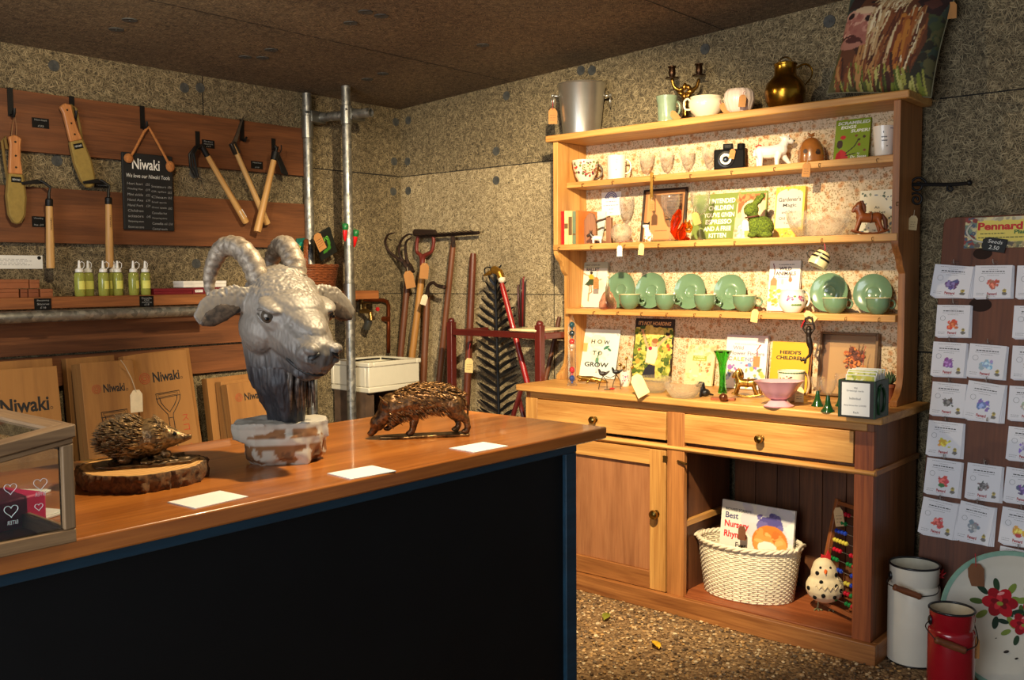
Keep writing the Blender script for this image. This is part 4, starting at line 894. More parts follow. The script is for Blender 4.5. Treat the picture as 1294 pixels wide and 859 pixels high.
# ------------------------------------------------------------------ hedgehog on a log slice
def hedgehog():
    c = on('z', CT, 180, 607); c.z = CT; rz = facing(c.x, c.y)
    sl = thing('log_slice', 'round bark-edged log slice on the counter under the bronze hedgehog', 'log slice', c, (0, 0, rz)); r = .128
    def wb(a): return 1+.03*math.sin(3*a+1)+.02*math.sin(7*a)+.012*math.sin(31*a)
    def ring_mat():
        m, nt, bs, N, L = newmat('log_rings'); tc = N('ShaderNodeTexCoord'); mp = N('ShaderNodeMapping'); mp.inputs['Location'].default_value = (.02, -.01, 0); L(tc.outputs['Object'], mp.inputs[0])
        w = N('ShaderNodeTexWave'); w.wave_type = 'RINGS'; w.rings_direction = 'Z'; w.inputs['Scale'].default_value = 26; w.inputs['Distortion'].default_value = 2.2; w.inputs['Detail'].default_value = 3; L(mp.outputs[0], w.inputs['Vector'])
        rr = ramp(N, [(.2, lin((196, 140, 76))), (.8, lin((226, 176, 108)))]); L(w.outputs['Fac'], rr.inputs['Fac']); L(rr.outputs['Color'], bs.inputs['Base Color']); bs.inputs['Roughness'].default_value = .7; return m
    b = MB(); b.lathe([(0, .002), (r*.93, .002), (r*.93, .034), (0, .035)], 96, wob=wb); b.build('cut_wood', ring_mat(), sl)
    b = MB(); n = 120; R = random.Random(2); pr = []
    vs = []; 
    for i in range(n):
        a = 2*PI*i/n; k = wb(a)
        for j, z in enumerate((0, .006, .013, .02, .028, .034)):
            q = r*k*(.955+.045*abs(mnoise.noise(Vector((math.cos(a)*9, math.sin(a)*9, z*50))))*2.2+(.0 if 0 < j < 5 else -.02)); vs.append((q*math.cos(a), q*math.sin(a), z))
    vs += [(r*.925*wb(2*PI*i/n)*math.cos(2*PI*i/n), r*.925*wb(2*PI*i/n)*math.sin(2*PI*i/n), .0345) for i in range(n)]
    fs = [(i*6+j, ((i+1) % n)*6+j, ((i+1) % n)*6+j+1, i*6+j+1) for i in range(n) for j in range(5)]+[(i*6+5, ((i+1) % n)*6+5, n*6+(i+1) % n, n*6+i) for i in range(n)]
    b.add(vs, fs); b.build('bark', bronze((70, 50, 32), (126, 90, 54), .9, 0, 90), sl)
    HB = bronze((52, 38, 22), (120, 92, 56), .42, .5, 80)
    h = thing('hedgehog_figure', 'bronze hedgehog sculpture with spiny back on a leafy base, facing right', 'sculpture', c+Vector((0, 0, .0352)), (0, 0, rz))
    S = 1/640.
    b = MB(); Rn = random.Random(8)
    base = [(-60, 5), (-48, 20), (-10, 30), (30, 30), (62, 22), (72, 0), (60, -22), (20, -34), (-30, -34), (-56, -18)]
    b.prism([(y*S, x*S) if False else (x*S, y*S) for x, y in base], 'z', 0, .006)
    for i in range(34):
        a = Rn.uniform(0, 6.28); x = 52*math.cos(a)*Rn.uniform(.5, 1)+6; y = 28*math.sin(a)*Rn.uniform(.6, 1); b.ell((x*S, y*S, .0065), (Rn.uniform(8, 15)*S, Rn.uniform(4, 7)*S, .0035), n=8, rot=(Rn.uniform(-.3, .3), Rn.uniform(-.35, .35), Rn.uniform(0, 3)))
    b.build('leafy_base', HB, h, bevel=.001)
    forms = [('e', (-14*S, 2*S, 32*S), (37*S, 30*S, 29*S)), ('e', (12*S, -2*S, 34*S), (26*S, 25*S, 25*S)), ('t', [(26*S, -4*S, 34*S), (40*S, -7*S, 33*S), (52*S, -10*S, 32*S), (58*S, -11*S, 32*S)], [17*S, 12*S, 6*S, 3.5*S]), ('e', (59*S, -11*S, 33*S), 3.6*S),
             ('e', (30*S, -14*S, 12*S), (7*S, 5*S, 6*S)), ('e', (-20*S, -20*S, 9*S), (9*S, 6*S, 5*S)), ('e', (28*S, -17*S, 44*S), (4*S, 3*S, 5*S)), ('e', (30*S, 8*S, 46*S), (4*S, 3*S, 5*S))]
    sculpt('body', bronze((84, 62, 36), (160, 126, 80), .4, .5, 110), forms, h, voxel=.002, smooth=2, disp=lambda co, no: .0009*mnoise.noise(co*260))
    b = MB(); b.ell((41*S, -18*S, 39*S), 2.6*S, n=10); b.build('eye', BLACK, h)
    b = MB()
    for i in range(900):
        u = Rn.uniform(-1, 1); a = Rn.uniform(0, 2*PI); n_ = Vector((u, math.sqrt(1-u*u)*math.cos(a), math.sqrt(1-u*u)*math.sin(a)))
        if n_.z < -.55: continue
        p = Vector((-14+37*n_.x, 2+30*n_.y, 32+29*n_.z)) if n_.x < .45 else Vector((10+26*n_.x, -2+26*n_.y, 34+26*n_.z))
        if p.x > 25 and p.z < 42+abs(p.y)*.1: continue
        d = (n_*.55+Vector((-.85, 0, .12))).normalized(); p = p*S
        b.tube([p-d*.002, p+d*.006, p+d*Rn.uniform(.012, .018)], [.0019, .0016, .0003], 5)
    o = b.build('spines', bronze((66, 48, 28), (160, 124, 76), .42, .45, 140), h, smooth=180); o['kind'] = 'stuff'
hedgehog()
# ------------------------------------------------------------------ boar
def boar():
    c = on('z', CT, 527, 552); c.z = CT; rz = facing(c.x, c.y)+.12
    h = thing('boar_figure', 'bronze boar sculpture with shaggy coat rooting with lowered snout, facing left', 'sculpture', c, (0, 0, rz)); S = 1/474.
    BR = bronze((62, 44, 26), (138, 98, 56), .4, .5, 90)
    P = lambda u, v, d=0: (u*S, -d*S, v*S)
    forms = [('t', [P(-28, 34), P(-8, 40), P(18, 42), P(40, 40), P(50, 36)], [19*S, 21*S, 19*S, 18*S, 13*S], .82), ('t', [P(-26, 34), P(-38, 26), P(-47, 16)], [17*S, 14*S, 10*S], .8), ('t', [P(-45, 19), P(-51, 9), P(-55, 3.5)], [9*S, 5.5*S, 4*S]),
             ('e', P(-56, 3.2), (4.2*S, 4.2*S, 3*S)),
             ('t', [P(-6, 30, 9), P(-4, 20, 9), P(-6, 9, 9), P(-8, 3, 9)], [9*S, 6*S, 4.2*S, 3.6*S]), ('e', P(-10, 3, 9), (5*S, 4*S, 3*S)),
             ('t', [P(-14, 28, -9), P(-20, 18, -9), P(-29, 11, -9), P(-33, 8, -9)], [8*S, 5.5*S, 4*S, 3.4*S]), ('e', P(-35, 7, -9), (5*S, 4*S, 3*S)),
             ('t', [P(44, 36, 9), P(49, 24, 10), P(59, 17, 10), P(61, 8, 10), P(60, 3, 10)], [13*S, 9*S, 5*S, 4*S, 3.6*S]), ('e', P(58, 3, 10), (5.5*S, 4*S, 3*S)),
             ('t', [P(42, 34, -9), P(46, 22, -10), P(52, 15, -10), P(53, 8, -10), P(51, 3, -10)], [12*S, 8*S, 4.6*S, 3.8*S, 3.4*S]), ('e', P(49, 3, -10), (5.5*S, 4*S, 3*S))]
    sculpt('body', BR, forms, h, loc=(0, 0, .007), voxel=.0026, smooth=2, disp=lambda co, no: .0012*mnoise.noise(Vector((co.x*120, co.y*200, co.z*200))))
    for d, s in ((9, 1), (-8, -1)):
        b = MB(); b.tube([P(-35, 33, d), P(-39, 41, d+2*s), P(-44, 47, d+3*s)], [4.5*S, 5.5*S, .8*S], 8, flat=.45); b.build('ear', BR, h, loc=(0, 0, .007), smooth=180)
        b = MB(); b.ell(P(-45, 22, d*.85), 1.5*S, n=8); b.build('eye', BLACK, h, loc=(0, 0, .007))
    b = MB(); b.tube([P(58, 38), P(63, 32), P(63, 24), P(61, 18)], [2*S, 1.6*S, 1.4*S, 2*S], 6); b.build('tail', BR, h, loc=(0, 0, .007))
    b = MB(); Rn = random.Random(11); xs = [-28, -8, 18, 40, 52]; zs = [34, 40, 42, 40, 36]; rs = [19, 21, 19, 18, 12]
    for i in range(1000):
        u = Rn.uniform(-36, 55); a = Rn.uniform(-2.5, 2.5); cz = float(np.interp(u, xs, zs)) if u > -28 else 34+(u+28)*.8; r = float(np.interp(u, xs, rs)) if u > -28 else 17
        p = Vector(P(u, cz+r*math.cos(a)*.97, r*.82*math.sin(a))); n_ = Vector((0, -math.sin(a), math.cos(a))); d = (Vector((.9, 0, -.35-.3*abs(math.sin(a))))+n_*.5+Vector((Rn.uniform(-.3, .3), 0, Rn.uniform(-.3, .3)))).normalized()
        b.tube([p-d*.006, p+d*.005+n_*.001, p+d*Rn.uniform(.015, .022)], [.0014, .0038, .0005], 5, flat=.6)
    o = b.build('bristles', bronze((60, 40, 22), (176, 126, 68), .36, .5, 130), h, loc=(0, 0, .007), smooth=180); o['kind'] = 'stuff'
    b = MB(); b.prism([(x*S, y*S) for x, y in ((-46, -4), (-30, 10), (0, 12), (30, 10), (56, 13), (66, 2), (62, -14), (30, -12), (0, -15), (-18, -17), (-26, -8))], 'z', 0, .007); b.build('base_plate', bronze((74, 54, 30), (170, 132, 80), .35, .75, 50), h, bevel=.002)
boar()
# ------------------------------------------------------------------ white cards
def card(pts, label):
    P = [on('z', CT, *p) for p in pts]; c = sum(P, Vector())/4
    xw = (P[1]-P[0]+P[2]-P[3])/2; yw = (P[3]-P[0]+P[2]-P[1])/2
    w = .085; hh = .115; b = MB(); b.box(-w/2, w/2, -hh/2, hh/2, .0002, .0016); b.box(-w/2+.004, w/2-.004, -hh/2, -hh/2+.012, .0016, .0022)
    tag(b.build('white_card', PAPER, loc=(c.x, c.y, CT), rot=(0, 0, random.Random(label).uniform(-.08, .08))), label, 'card')
card(((215, 636), (248, 643), (312, 627), (275, 621)), 'white card on the counter in front of the log slice')
card(((418, 600), (452, 606), (496, 594), (462, 589)), 'white card on the counter in front of the goat bust')
card(((565, 567), (607, 573), (643, 564), (605, 558)), 'white card on the counter in front of the boar')
# ------------------------------------------------------------------ display case
def case():
    y1 = .672; xf = -1.487; xb = -2.12; y0 = -.3; zr = 1.136; sl = .145; OK_ = wood((150, 118, 82), (92, 66, 42), 'y', 1.6, .65); OX = wood((150, 118, 82), (92, 66, 42), 'x', 1.6, .65); OZ = wood((140, 112, 80), (84, 62, 40), 'z', 1.6, .65)
    t = thing('display_case', 'wooden framed glass display case standing at the left end of the counter', 'display case', (-1.8, .2, CT))
    top = lambda y: zr-sl*(y1-y)
    def bar(name, m, y0_, y1_, x0, x1, zl0, zl1, zr0, zr1):
        b = MB(); b.add([(x0, y0_, zl0), (x1, y0_, zl0), (x1, y0_, zl1), (x0, y0_, zl1), (x0, y1_, zr0), (x1, y1_, zr0), (x1, y1_, zr1), (x0, y1_, zr1)], [(0, 1, 2, 3), (4, 7, 6, 5), (0, 4, 5, 1), (1, 5, 6, 2), (2, 6, 7, 3), (3, 7, 4, 0)]); b.build(name, m, t, bevel=.002, world=True)
    w = .018
    for x0, x1 in ((xf-w, xf), (xb, xb+w)):
        bar('bottom_rail', OK_, y0, y1, x0, x1, CT, CT+.022, CT, CT+.022); bar('top_rail', OK_, y0, y1, x0, x1, top(y0)-.03, top(y0)-.0205, top(y1)-.03, top(y1)-.0205)
        bar('post', OZ, y1-w, y1, x0, x1, CT+.022, top(y1-w)-.03, CT+.022, top(y1)-.03)
    bar('lid_rail', OK_, y0, y1+.003, xf-.03, xf+.004, top(y0)-.02, top(y0), top(y1)-.02, top(y1)); bar('lid_rail', OK_, y0, y1+.003, xb-.004, xb+.03, top(y0)-.02, top(y0), top(y1)-.02, top(y1))
    bar('lid_rail', OX, y1-.028, y1+.004, xb+.03, xf-.03, top(y1-.028)-.02, top(y1-.028), top(y1)-.02, top(y1))
    bar('bottom_rail', OX, y1-w, y1, xb+w, xf-w, CT, CT+.022, CT, CT+.022); bar('top_rail', OX, y1-w, y1, xb+w, xf-w, top(y1)-.04, top(y1)-.022, top(y1)-.04, top(y1)-.022)
    G = glass((246, 250, 250), .01)
    def pane(*pts):
        b = MB(); b.add(pts, [(0, 1, 2, 3)]); o = b.build('glass_pane', G, t, smooth=0, world=True); q = o.modifiers.new('s', 'SOLIDIFY'); q.thickness = .003; return o
    pane((xf-.009, y0, CT+.022), (xf-.009, y1-w, CT+.022), (xf-.009, y1-w, top(y1)-.03), (xf-.009, y0, top(y0)-.03))
    pane((xb+w, y1-.009, CT+.022), (xf-w, y1-.009, CT+.022), (xf-w, y1-.009, top(y1)-.04), (xb+w, y1-.009, top(y1)-.04))
    pane((xb+.03, y0, top(y0)-.008), (xf-.03, y0, top(y0)-.008), (xf-.03, y1-.028, top(y1-.028)-.008), (xb+.03, y1-.028, top(y1-.028)-.008))
    # heart stickers on the front pane
    st = plain((206, 206, 206), .6)
    for px, py, s in ((51, 611, .010), (13, 617, .009), (14, 645, .010), (49, 640, .006)):
        p = on('x', xf-.0065, px, py); b = MB(); H_ = [(16*math.sin(a)**3/16*s, (13*math.cos(a)-5*math.cos(2*a)-2*math.cos(3*a)-math.cos(4*a))/16*s) for a in np.linspace(0, 2*PI, 32)[:-1]]
        b.tube([(p.x+.0004, p.y+u, p.z+v) for u, v in H_], .0005, 4, closed=True); b.build('heart_sticker', st, t, world=True)
    for px, py, s_ in ((51, 624, 'BITER'), (16, 660, 'BITER')):
        p = on('x', xf-.0058, px, py); letters(t, [(s_, 0, 0, .016, .006)], st, Matrix.Translation(p-t.location) @ EAST @ Matrix.Diagonal((-1, 1, 1, 1)), name='sticker_text')
    # stock inside
    b = MB(); b.box(-.05, .05, -.05, .05, 0, .05); tag(b.build('pink_box', plain((208, 24, 90), .5), loc=on('z', CT+.0005, 2, 662), rot=(0, 0, .3), bevel=.004), 'bright pink box inside the display case', 'box')
    for i, (x, y, a) in enumerate((tuple(on('z', CT, 50, 650))[:2]+(.4,), tuple(on('z', CT, 30, 625))[:2]+(.7,), tuple(on('z', CT, 4, 632))[:2]+(.1,))):
        b = MB(); b.box(-.04, .04, -.028, .028, 0, .004); b.box(-.036, .036, -.024, .024, .004, .006); tag(b.build('white_card_pack', PAPER, loc=(x, y, CT+.0005), rot=(0, 0, a), bevel=.0008), ('white card pack in the display case nearest its front glass', 'white card pack in the display case at its right rear corner', 'white card pack in the display case deepest to the left')[i], 'card')
case()
# ================================================================== DRESSER CONTENTS
TOPZ = 2.0205
ZC = .72          # turn that squares a round thing to the viewer
def at(px, y, z): return Vector((X(px, y, z), y, z))
def dk(px, py, z=DT): p = on('z', z, px, py); p.z = z+.0003; return p
def wpx(px0, px1, p): return (px1-px0)/pm(*p)
def hpx(py, p): return Z(py, p[0], p[1])-p[2]
def decal(parent, prof, items, name='printed_flowers', lift=.0006):
    """painted marks on a turned body: (angle, z, half width, half height, rgb), angle 0 towards the viewer"""
    zs = [q[1] for q in prof]; rs = [q[0] for q in prof]; b = MB(); cols = []
    for a, z, wa, hz, c in items:
        n = 12; P = []
        for i in range(n):
            t = 2*PI*i/n; zz = z+hz*math.sin(t); r = float(np.interp(zz, zs, rs))+lift; aa = a-PI/2+wa*math.cos(t)/max(r, .004); P.append((r*math.cos(aa), r*math.sin(aa), zz))
        b.add(P, [tuple(range(n))]); cols += [c]*n; lift += .00002
    o = b.build(name, attr_mat(.4), parent, smooth=0); at_ = o.data.color_attributes.new('Col', 'FLOAT_COLOR', 'POINT')
    for i, c in enumerate(cols): at_.data[i].color = (*lin(c), 1)
    return o
def loop_handle(b, r, z0, z1, out, th, n=14, flat=1.):
    P = [(r*.96+out*math.sin(t)**.8, 0, z0+(z1-z0)*(1-math.cos(t))/2) for t in np.linspace(0, PI, n)]; b.tube(P, th, 8, flat=flat); return b
def cup(name, label, cat, p, r, h, prof, mat, handle=None, hm=None, rz=ZC, group=None, th=.003, hrot=0.):
    """prof: (fraction of r, fraction of h) pairs of the outer wall"""
    t = thing(name, label, cat, p, (0, 0, rz), group); pr = [(r*a, h*c) for a, c in prof]
    b = MB(); b.vessel(pr, 32, th); b.build('body', mat, t, smooth=60)
    if handle:
        z0, z1, out, hh = handle; b = MB(); loop_handle(b, r*float(np.interp(z0, [q[1] for q in prof], [q[0] for q in prof])), z0*h, z1*h, out*r, hh); o = b.build('handle', hm or mat, t, smooth=180); o.rotation_euler = (0, 0, hrot)
    t['_'] = 0; del t['_']; return t, pr
# ------------------------------------------------------------------ books, boards and signs
def board_item(name, label, cat, px0, px1, pyt, y, z, th, lean, cover, ops=(), texts=(), rz=0., nx=60, pages=True, spine=None, group=None, shear=0., bold=0.022):
    yf = y-th; x0 = X(px0, yf, z+.1); x1 = X(px1, yf, z+.1); w = (x1-x0)/math.cos(rz); h = (Z(pyt, (x0+x1)/2, yf+.02)-z)/math.cos(.08); lean = math.asin(min(.3, max(.01, (3.8305-y)/h)))
    t = thing(name, label, cat, ((x0+x1)/2, y, z+.0004), (-lean, 0, rz), group)
    cm = plain(cover, .45)
    if pages:
        b = MB(); b.box(-w/2, w/2, -th, -th+.0025, 0, h); b.box(-w/2, w/2, -.0025, 0, 0, h); b.box(-w/2, -w/2+.0025, -th+.0025, -.0025, 0, h); b.build('cover', plain(spine or cover, .45), t)
        b = MB(); b.box(-w/2+.003, w/2-.003, -th+.0027, -.0027, .003, h-.003); b.build('pages', plain((224, 210, 180), .8), t)
    else:
        b = MB(); b.box(-w/2, w/2, -th, 0, 0, h); b.build('panel', cm, t, bevel=.0008)
    paint('printed_front', w, h, cover, ops, t, Matrix.Translation((0, -th-.0005, 0)), nx)
    by = {}
    for s, cu, cv, wu, hv, col in texts: by.setdefault(col, []).append((s, (cu-.5)*w, cv*h, wu*w, hv*h))
    for col, L_ in by.items(): letters(t, L_, plain(col, .6), Matrix.Translation((0, -th-.001, 0)) @ FRONT, shear=shear, bold=bold)
    return t, w, h
# ------------------------------------------------------------------ on top of the dresser
p = at(735, 3.735, TOPZ); r = wpx(705, 767, p)/2; h = hpx(107, p)
t = thing('ice_bucket', 'polished steel ice bucket with ring handles at the left end of the dresser top', 'bucket', p, (0, 0, ZC)); STEEL = plain((200, 198, 190), .3, .9, var=.04)
b = MB(); b.vessel([(r*.74, 0), (r*.75, .004), (r*.97, h-.008), (r*1.0, h-.004), (r*.99, h)], 40, .002); b.build('body', STEEL, t, smooth=50)
for s in (-1, 1):
    b = MB(); b.tube([(s*r*.9, 0, h*.78), (s*r*1.16, 0, h*.79)], .006); b.ell((s*r*1.17, 0, h*.79), .009); b.build('lug', STEEL, t, smooth=180)
    b = MB(); b.tube([(s*r*1.17+s*.004*math.sin(a), .022*math.sin(a), h*.79-.026+.026*math.cos(a)) for a in np.linspace(0, 2*PI, 26)[:-1]], .0028, 6, closed=True); b.build('ring_handle', STEEL, t, smooth=180)
luggage_tag('price_label', p+Vector((-.82*r, -.85*r, h*.55)), .075, 'brown price label on red string hanging from the ice bucket', KRAFT, (0, 0, ZC), [(.0, -.0, .02), (.002, .0, .035)])
CEL = plain((132, 150, 122), .25, coat=.4)
p = at(842.5, 3.66, TOPZ); t, pr = cup('green_mug', 'pale green pottery mug on the dresser top beside the candelabra', 'mug', p, wpx(828, 855, p)/2, hpx(122, p), [(.82, 0), (.86, .1), (.8, .16), (.84, .3), (.86, .7), (.95, .85), (1, 1)], CEL, (.3, .82, .42, .005))
BRASSD = bronze((70, 46, 18), (168, 122, 52), .3, .9, 40)
p = at(866, 3.73, TOPZ); S = 1/pm(*p); t = thing('candelabra', 'dark brass two-armed candle holder behind the cream bowl', 'candle holder', p, (0, 0, ZC))
b = MB(); b.lathe([(0, 0), (20*S, 0), (20*S, 2*S), (9*S, 5*S), (4*S, 10*S), (3*S, 26*S), (4.5*S, 30*S), (3*S, 34*S), (0, 40*S)], 18); b.build('stem', BRASSD, t)
for s in (-1, 1):
    b = MB(); P = catmull([(0, 0, 33*S), (s*7*S, 0, 41*S), (s*14*S, 0, 46*S), (s*17*S, 0, 56*S)], 5); b.tube(P, interp([4*S, 3*S, 2.4*S, 2*S], len(P)), 8); b.build('arm', BRASSD, t, smooth=180)
    b = MB(); b.lathe([(0, 0), (8*S, 0), (8.5*S, 1.5*S), (3*S, 2*S), (4*S, 4*S), (4.6*S, 8*S), (4*S, 13*S), (5.4*S, 14*S), (5.4*S, 15.5*S), (3*S, 15.5*S), (0, 15*S)], 16, TR((s*17*S, 0, (56+(3 if s > 0 else 0))*S))); b.build('candle_cup', plain((52, 32, 16), .3, .8), t)
b = MB()
for a in range(7): b.ell((8*S*math.cos(a*.9)*.8, -2*S, 40*S+6*S*math.sin(a*.9)), (5*S, 2.5*S, 3*S), n=8, rot=(0, a*.9, 0))
b.build('leaf_ornament', BRASSD, t)
CREAM = plain((232, 218, 188), .2, coat=.5, var=.03)
p = at(892, 3.665, TOPZ); r = wpx(870, 914, p)/2; t, pr = cup('cream_bowl', 'cream two-handled lobed bowl on the dresser top', 'bowl', p, r, hpx(123, p), [(.5, 0), (.56, .06), (.84, .3), (1, .62), (.98, .82), (.88, .93), (.92, 1)], CREAM)
for s in (-1, 1):
    b = MB(); P = catmull([(s*r*.9, 0, r*.5), (s*r*1.2, 0, r*.55), (s*r*1.25, 0, r*.95), (s*r*1.05, 0, r*1.12), (s*r*.9, 0, r*.98)], 5); b.tube(P, .0045, 8); b.build('handle', CREAM, t, smooth=180)
p = at(934, 3.68, TOPZ); r = wpx(915, 952, p)/2; h = hpx(113, p); t = thing('shell_vase', 'pinkish white scallop shell vase between the cream bowl and brass jug', 'vase', p, (0, 0, ZC)); PKW = plain((222, 200, 184), .3, var=.04)
b = MB(); b.vessel([(r*.42, 0), (r*.8, h*.2), (r*1.0, h*.55), (r*.96, h*.85), (r*.78, h)], 84, .003, wob=lambda a: 1+.05*abs(math.sin(a*8)), sy=.8); b.build('fluted_shell', PKW, t, smooth=60)
BRASS = bronze((110, 74, 18), (188, 140, 46), .24, .95, 12)
p = at(992, 3.69, TOPZ); r = wpx(966, 1017, p)/2; h = hpx(78, p); t = thing('brass_jug', 'round bellied brass lidded jug with side handle on the dresser top', 'jug', p, (0, 0, ZC))
b = MB(); b.lathe([(0, 0), (r*.62, 0), (r*.74, .006), (r*.95, h*.2), (r, h*.36), (r*.985, h*.42), (r*.9, h*.55), (r*.62, h*.68), (r*.55, h*.72), (r*.52, h*.9), (r*.55, h*.93), (0, h*.93)], 36); b.build('body', BRASS, t, smooth=50)
b = MB(); b.lathe([(r*.57, h*.932), (r*.58, h*.95), (r*.45, h*.985), (r*.12, h*1.0), (0, h*1.0)], 24); b.build('lid', BRASS, t, smooth=50)
b = MB(); b.tube([(-.3*r*math.cos(a), 0, h*.985+.26*r*math.sin(a)) for a in np.linspace(0, PI, 12)], .003, 8); b.build('lid_loop', BRASSD, t, smooth=180)
b = MB(); P = catmull([(r*.5, 0, h*.86), (r*.95, 0, h*.95), (r*1.28, 0, h*.86), (r*1.3, 0, h*.7), (r*1.05, 0, h*.55), (r*.9, 0, h*.5)], 5); b.tube(P, interp([.007, .0075, .006, .0045, .004, .005], len(P)), 8, flat=.6); b.build('handle', BRASS, t, smooth=180)
# cushion
def cushion():
    yb = 3.70; x0 = X(1046, yb, TOPZ); x1 = X(1172, yb, TOPZ); w = x1-x0+.015; h = w*1.02; n = 110
    t = thing('cow_cushion', 'square cushion with a painted shaggy cow face on top of the dresser', 'cushion', ((x0+x1)/2, yb+.015, TOPZ+.014), (-.20, rad(9.0), .06))
    ops = [('r', 0, 1, 0, 1, (84, 78, 44)), ('s', 90, (0, 1, .75, 1), .08, [(58, 74, 66), (74, 88, 76), (50, 60, 52)], 1), ('s', 60, (.78, 1, .2, .8), .06, [(64, 70, 40), (52, 62, 50), (90, 84, 50), (44, 40, 28)], 3)]
    Rn = random.Random(9)
    def strands(k, ub, vb, L_, dx, wd, cols):
        for _ in range(k):
            u, v = Rn.uniform(*ub), Rn.uniform(*vb); l = L_*Rn.uniform(.6, 1.2); x1 = u+dx*l+Rn.uniform(-.03, .03); ops.append(('l', [(u, v), ((u+x1)/2+Rn.uniform(-.015, .015), v-l*.5), (x1, v-l)], wd*Rn.uniform(.6, 1.4), Rn.choice(cols)))
    ops += [('p', [(.10, .10), (.04, .5), (.2, .95), (.8, .95), (.88, .5), (.76, .08)], (92, 52, 30)), ('p', [(.02, .8), (.08, .97), (.22, .98), (.16, .82)], (48, 28, 22)), ('p', [(.70, .88), (.80, .98), (1, .93), (.94, .74), (.80, .76)], (44, 24, 20)), ('p', [(.76, .86), (.86, .93), (.94, .86), (.86, .79)], (78, 42, 32))]
    BR_ = [(120, 66, 34), (84, 42, 24), (150, 94, 52), (60, 32, 22), (168, 120, 70)]; CR_ = [(206, 182, 138), (176, 142, 98), (224, 206, 166), (138, 96, 60), (190, 160, 116)]
    strands(110, (.22, .84), (.3, .85), .22, -.1, .02, BR_); strands(70, (.42, .80), (.45, .9), .3, -.15, .016, CR_+BR_[:3]); strands(26, (.6, .72), (.5, .8), .3, -.05, .03, [(150, 84, 36), (176, 112, 44), (110, 52, 28)])
    strands(70, (0, .95), (.04, .26), .2, .25, .02, [(110, 118, 40), (74, 86, 30), (150, 146, 66), (58, 56, 24), (176, 170, 96)]); strands(26, (.06, .6), (.12, .36), .2, .1, .022, BR_)
    ops += [('e', .18, .63, .17, .17, (176, 118, 100)), ('e', .25, .55, .14, .12, (156, 98, 84)), ('e', .15, .72, .13, .08, (196, 146, 124)), ('e', .24, .79, .12, .04, (206, 176, 140)), ('s', 26, (.04, .32, .50, .76), .035, [(186, 130, 112), (166, 106, 92), (150, 90, 78), (204, 156, 136)], 14), ('e', .14, .45, .13, .055, (166, 112, 94)), ('l', [(.03, .51), (.16, .535), (.28, .46)], .02, (66, 30, 24)), ('e', .17, .49, .09, .03, (76, 36, 30)),
            ('e', .09, .735, .04, .03, (38, 20, 18), .6), ('e', .29, .70, .04, .035, (40, 20, 18), -.4), ('e', .57, .865, .06, .028, (20, 14, 12)), ('e', .575, .873, .012, .008, (180, 180, 180)), ('e', .30, .88, .04, .016, (36, 20, 16))]
    strands(60, (.36, .66), (.92, 1.0), .14, -.3, .014, CR_); strands(24, (.30, .42), (.5, .84), .2, .0, .014, CR_)
    C = paint_cols(w, h, n, n, (120, 110, 60), ops); u, v = np.meshgrid(np.linspace(-1, 1, n+1), np.linspace(-1, 1, n+1))
    pin = 1-.06*(1-np.abs(v)**2)*(np.abs(u)**3); pinv = 1-.06*(1-np.abs(u)**2)*(np.abs(v)**3)
    T = .062*np.sqrt(np.clip((1-np.abs(u)**2.6)*(1-np.abs(v)**2.6), 0, 1)); xx = u*pin*w/2; zz = (v*pinv+1)*h/2
    wr = np.array([[.0025*mnoise.noise(Vector((float(a)*3, float(c)*5, 1))) for a in np.linspace(-1, 1, n+1)] for c in np.linspace(-1, 1, n+1)])
    for nm, sgn in (('printed_front', -1), ('back', 1)):
        vs = np.stack([xx, sgn*(T+.0008+wr*(T > .004)), zz], 2).reshape(-1, 3).tolist(); k = n+1
        me = bpy.data.meshes.new(nm); me.from_pydata(vs, [], [(j*k+i, j*k+i+1, (j+1)*k+i+1, (j+1)*k+i) if sgn < 0 else (j*k+i+1, j*k+i, (j+1)*k+i, (j+1)*k+i+1) for j in range(n) for i in range(n)])
        if sgn < 0:
            a = me.color_attributes.new('Col', 'FLOAT_COLOR', 'POINT'); a.data.foreach_set('color', np.concatenate([C.reshape(-1, 3), np.ones(((n+1)**2, 1))], 1).ravel()); me.materials.append(attr_mat(.85))
        else: me.materials.append(plain((190, 180, 160), .9))
        link(nm, me, t, smooth=180)
    b = MB(); E_ = [(xx[0, i], 0, zz[0, i]) for i in range(0, n+1, 5)]+[(xx[i, n], 0, zz[i, n]) for i in range(5, n+1, 5)]+[(xx[n, i], 0, zz[n, i]) for i in range(n-5, -1, -5)]+[(xx[i, 0], 0, zz[i, 0]) for i in range(n-5, 0, -5)]
    b.tube(E_, .003, 6, closed=True); b.build('piped_edge', plain((120, 112, 84), .8), t, smooth=180)
    return t, w, h
t, w, h = cushion()
luggage_tag('price_label', t.matrix_basis @ Vector((w/2-.006, -.012, h*.90)), .062, 'brown price label at the upper right corner of the cow cushion', KRAFT, (0, 0, .3), marks=False)
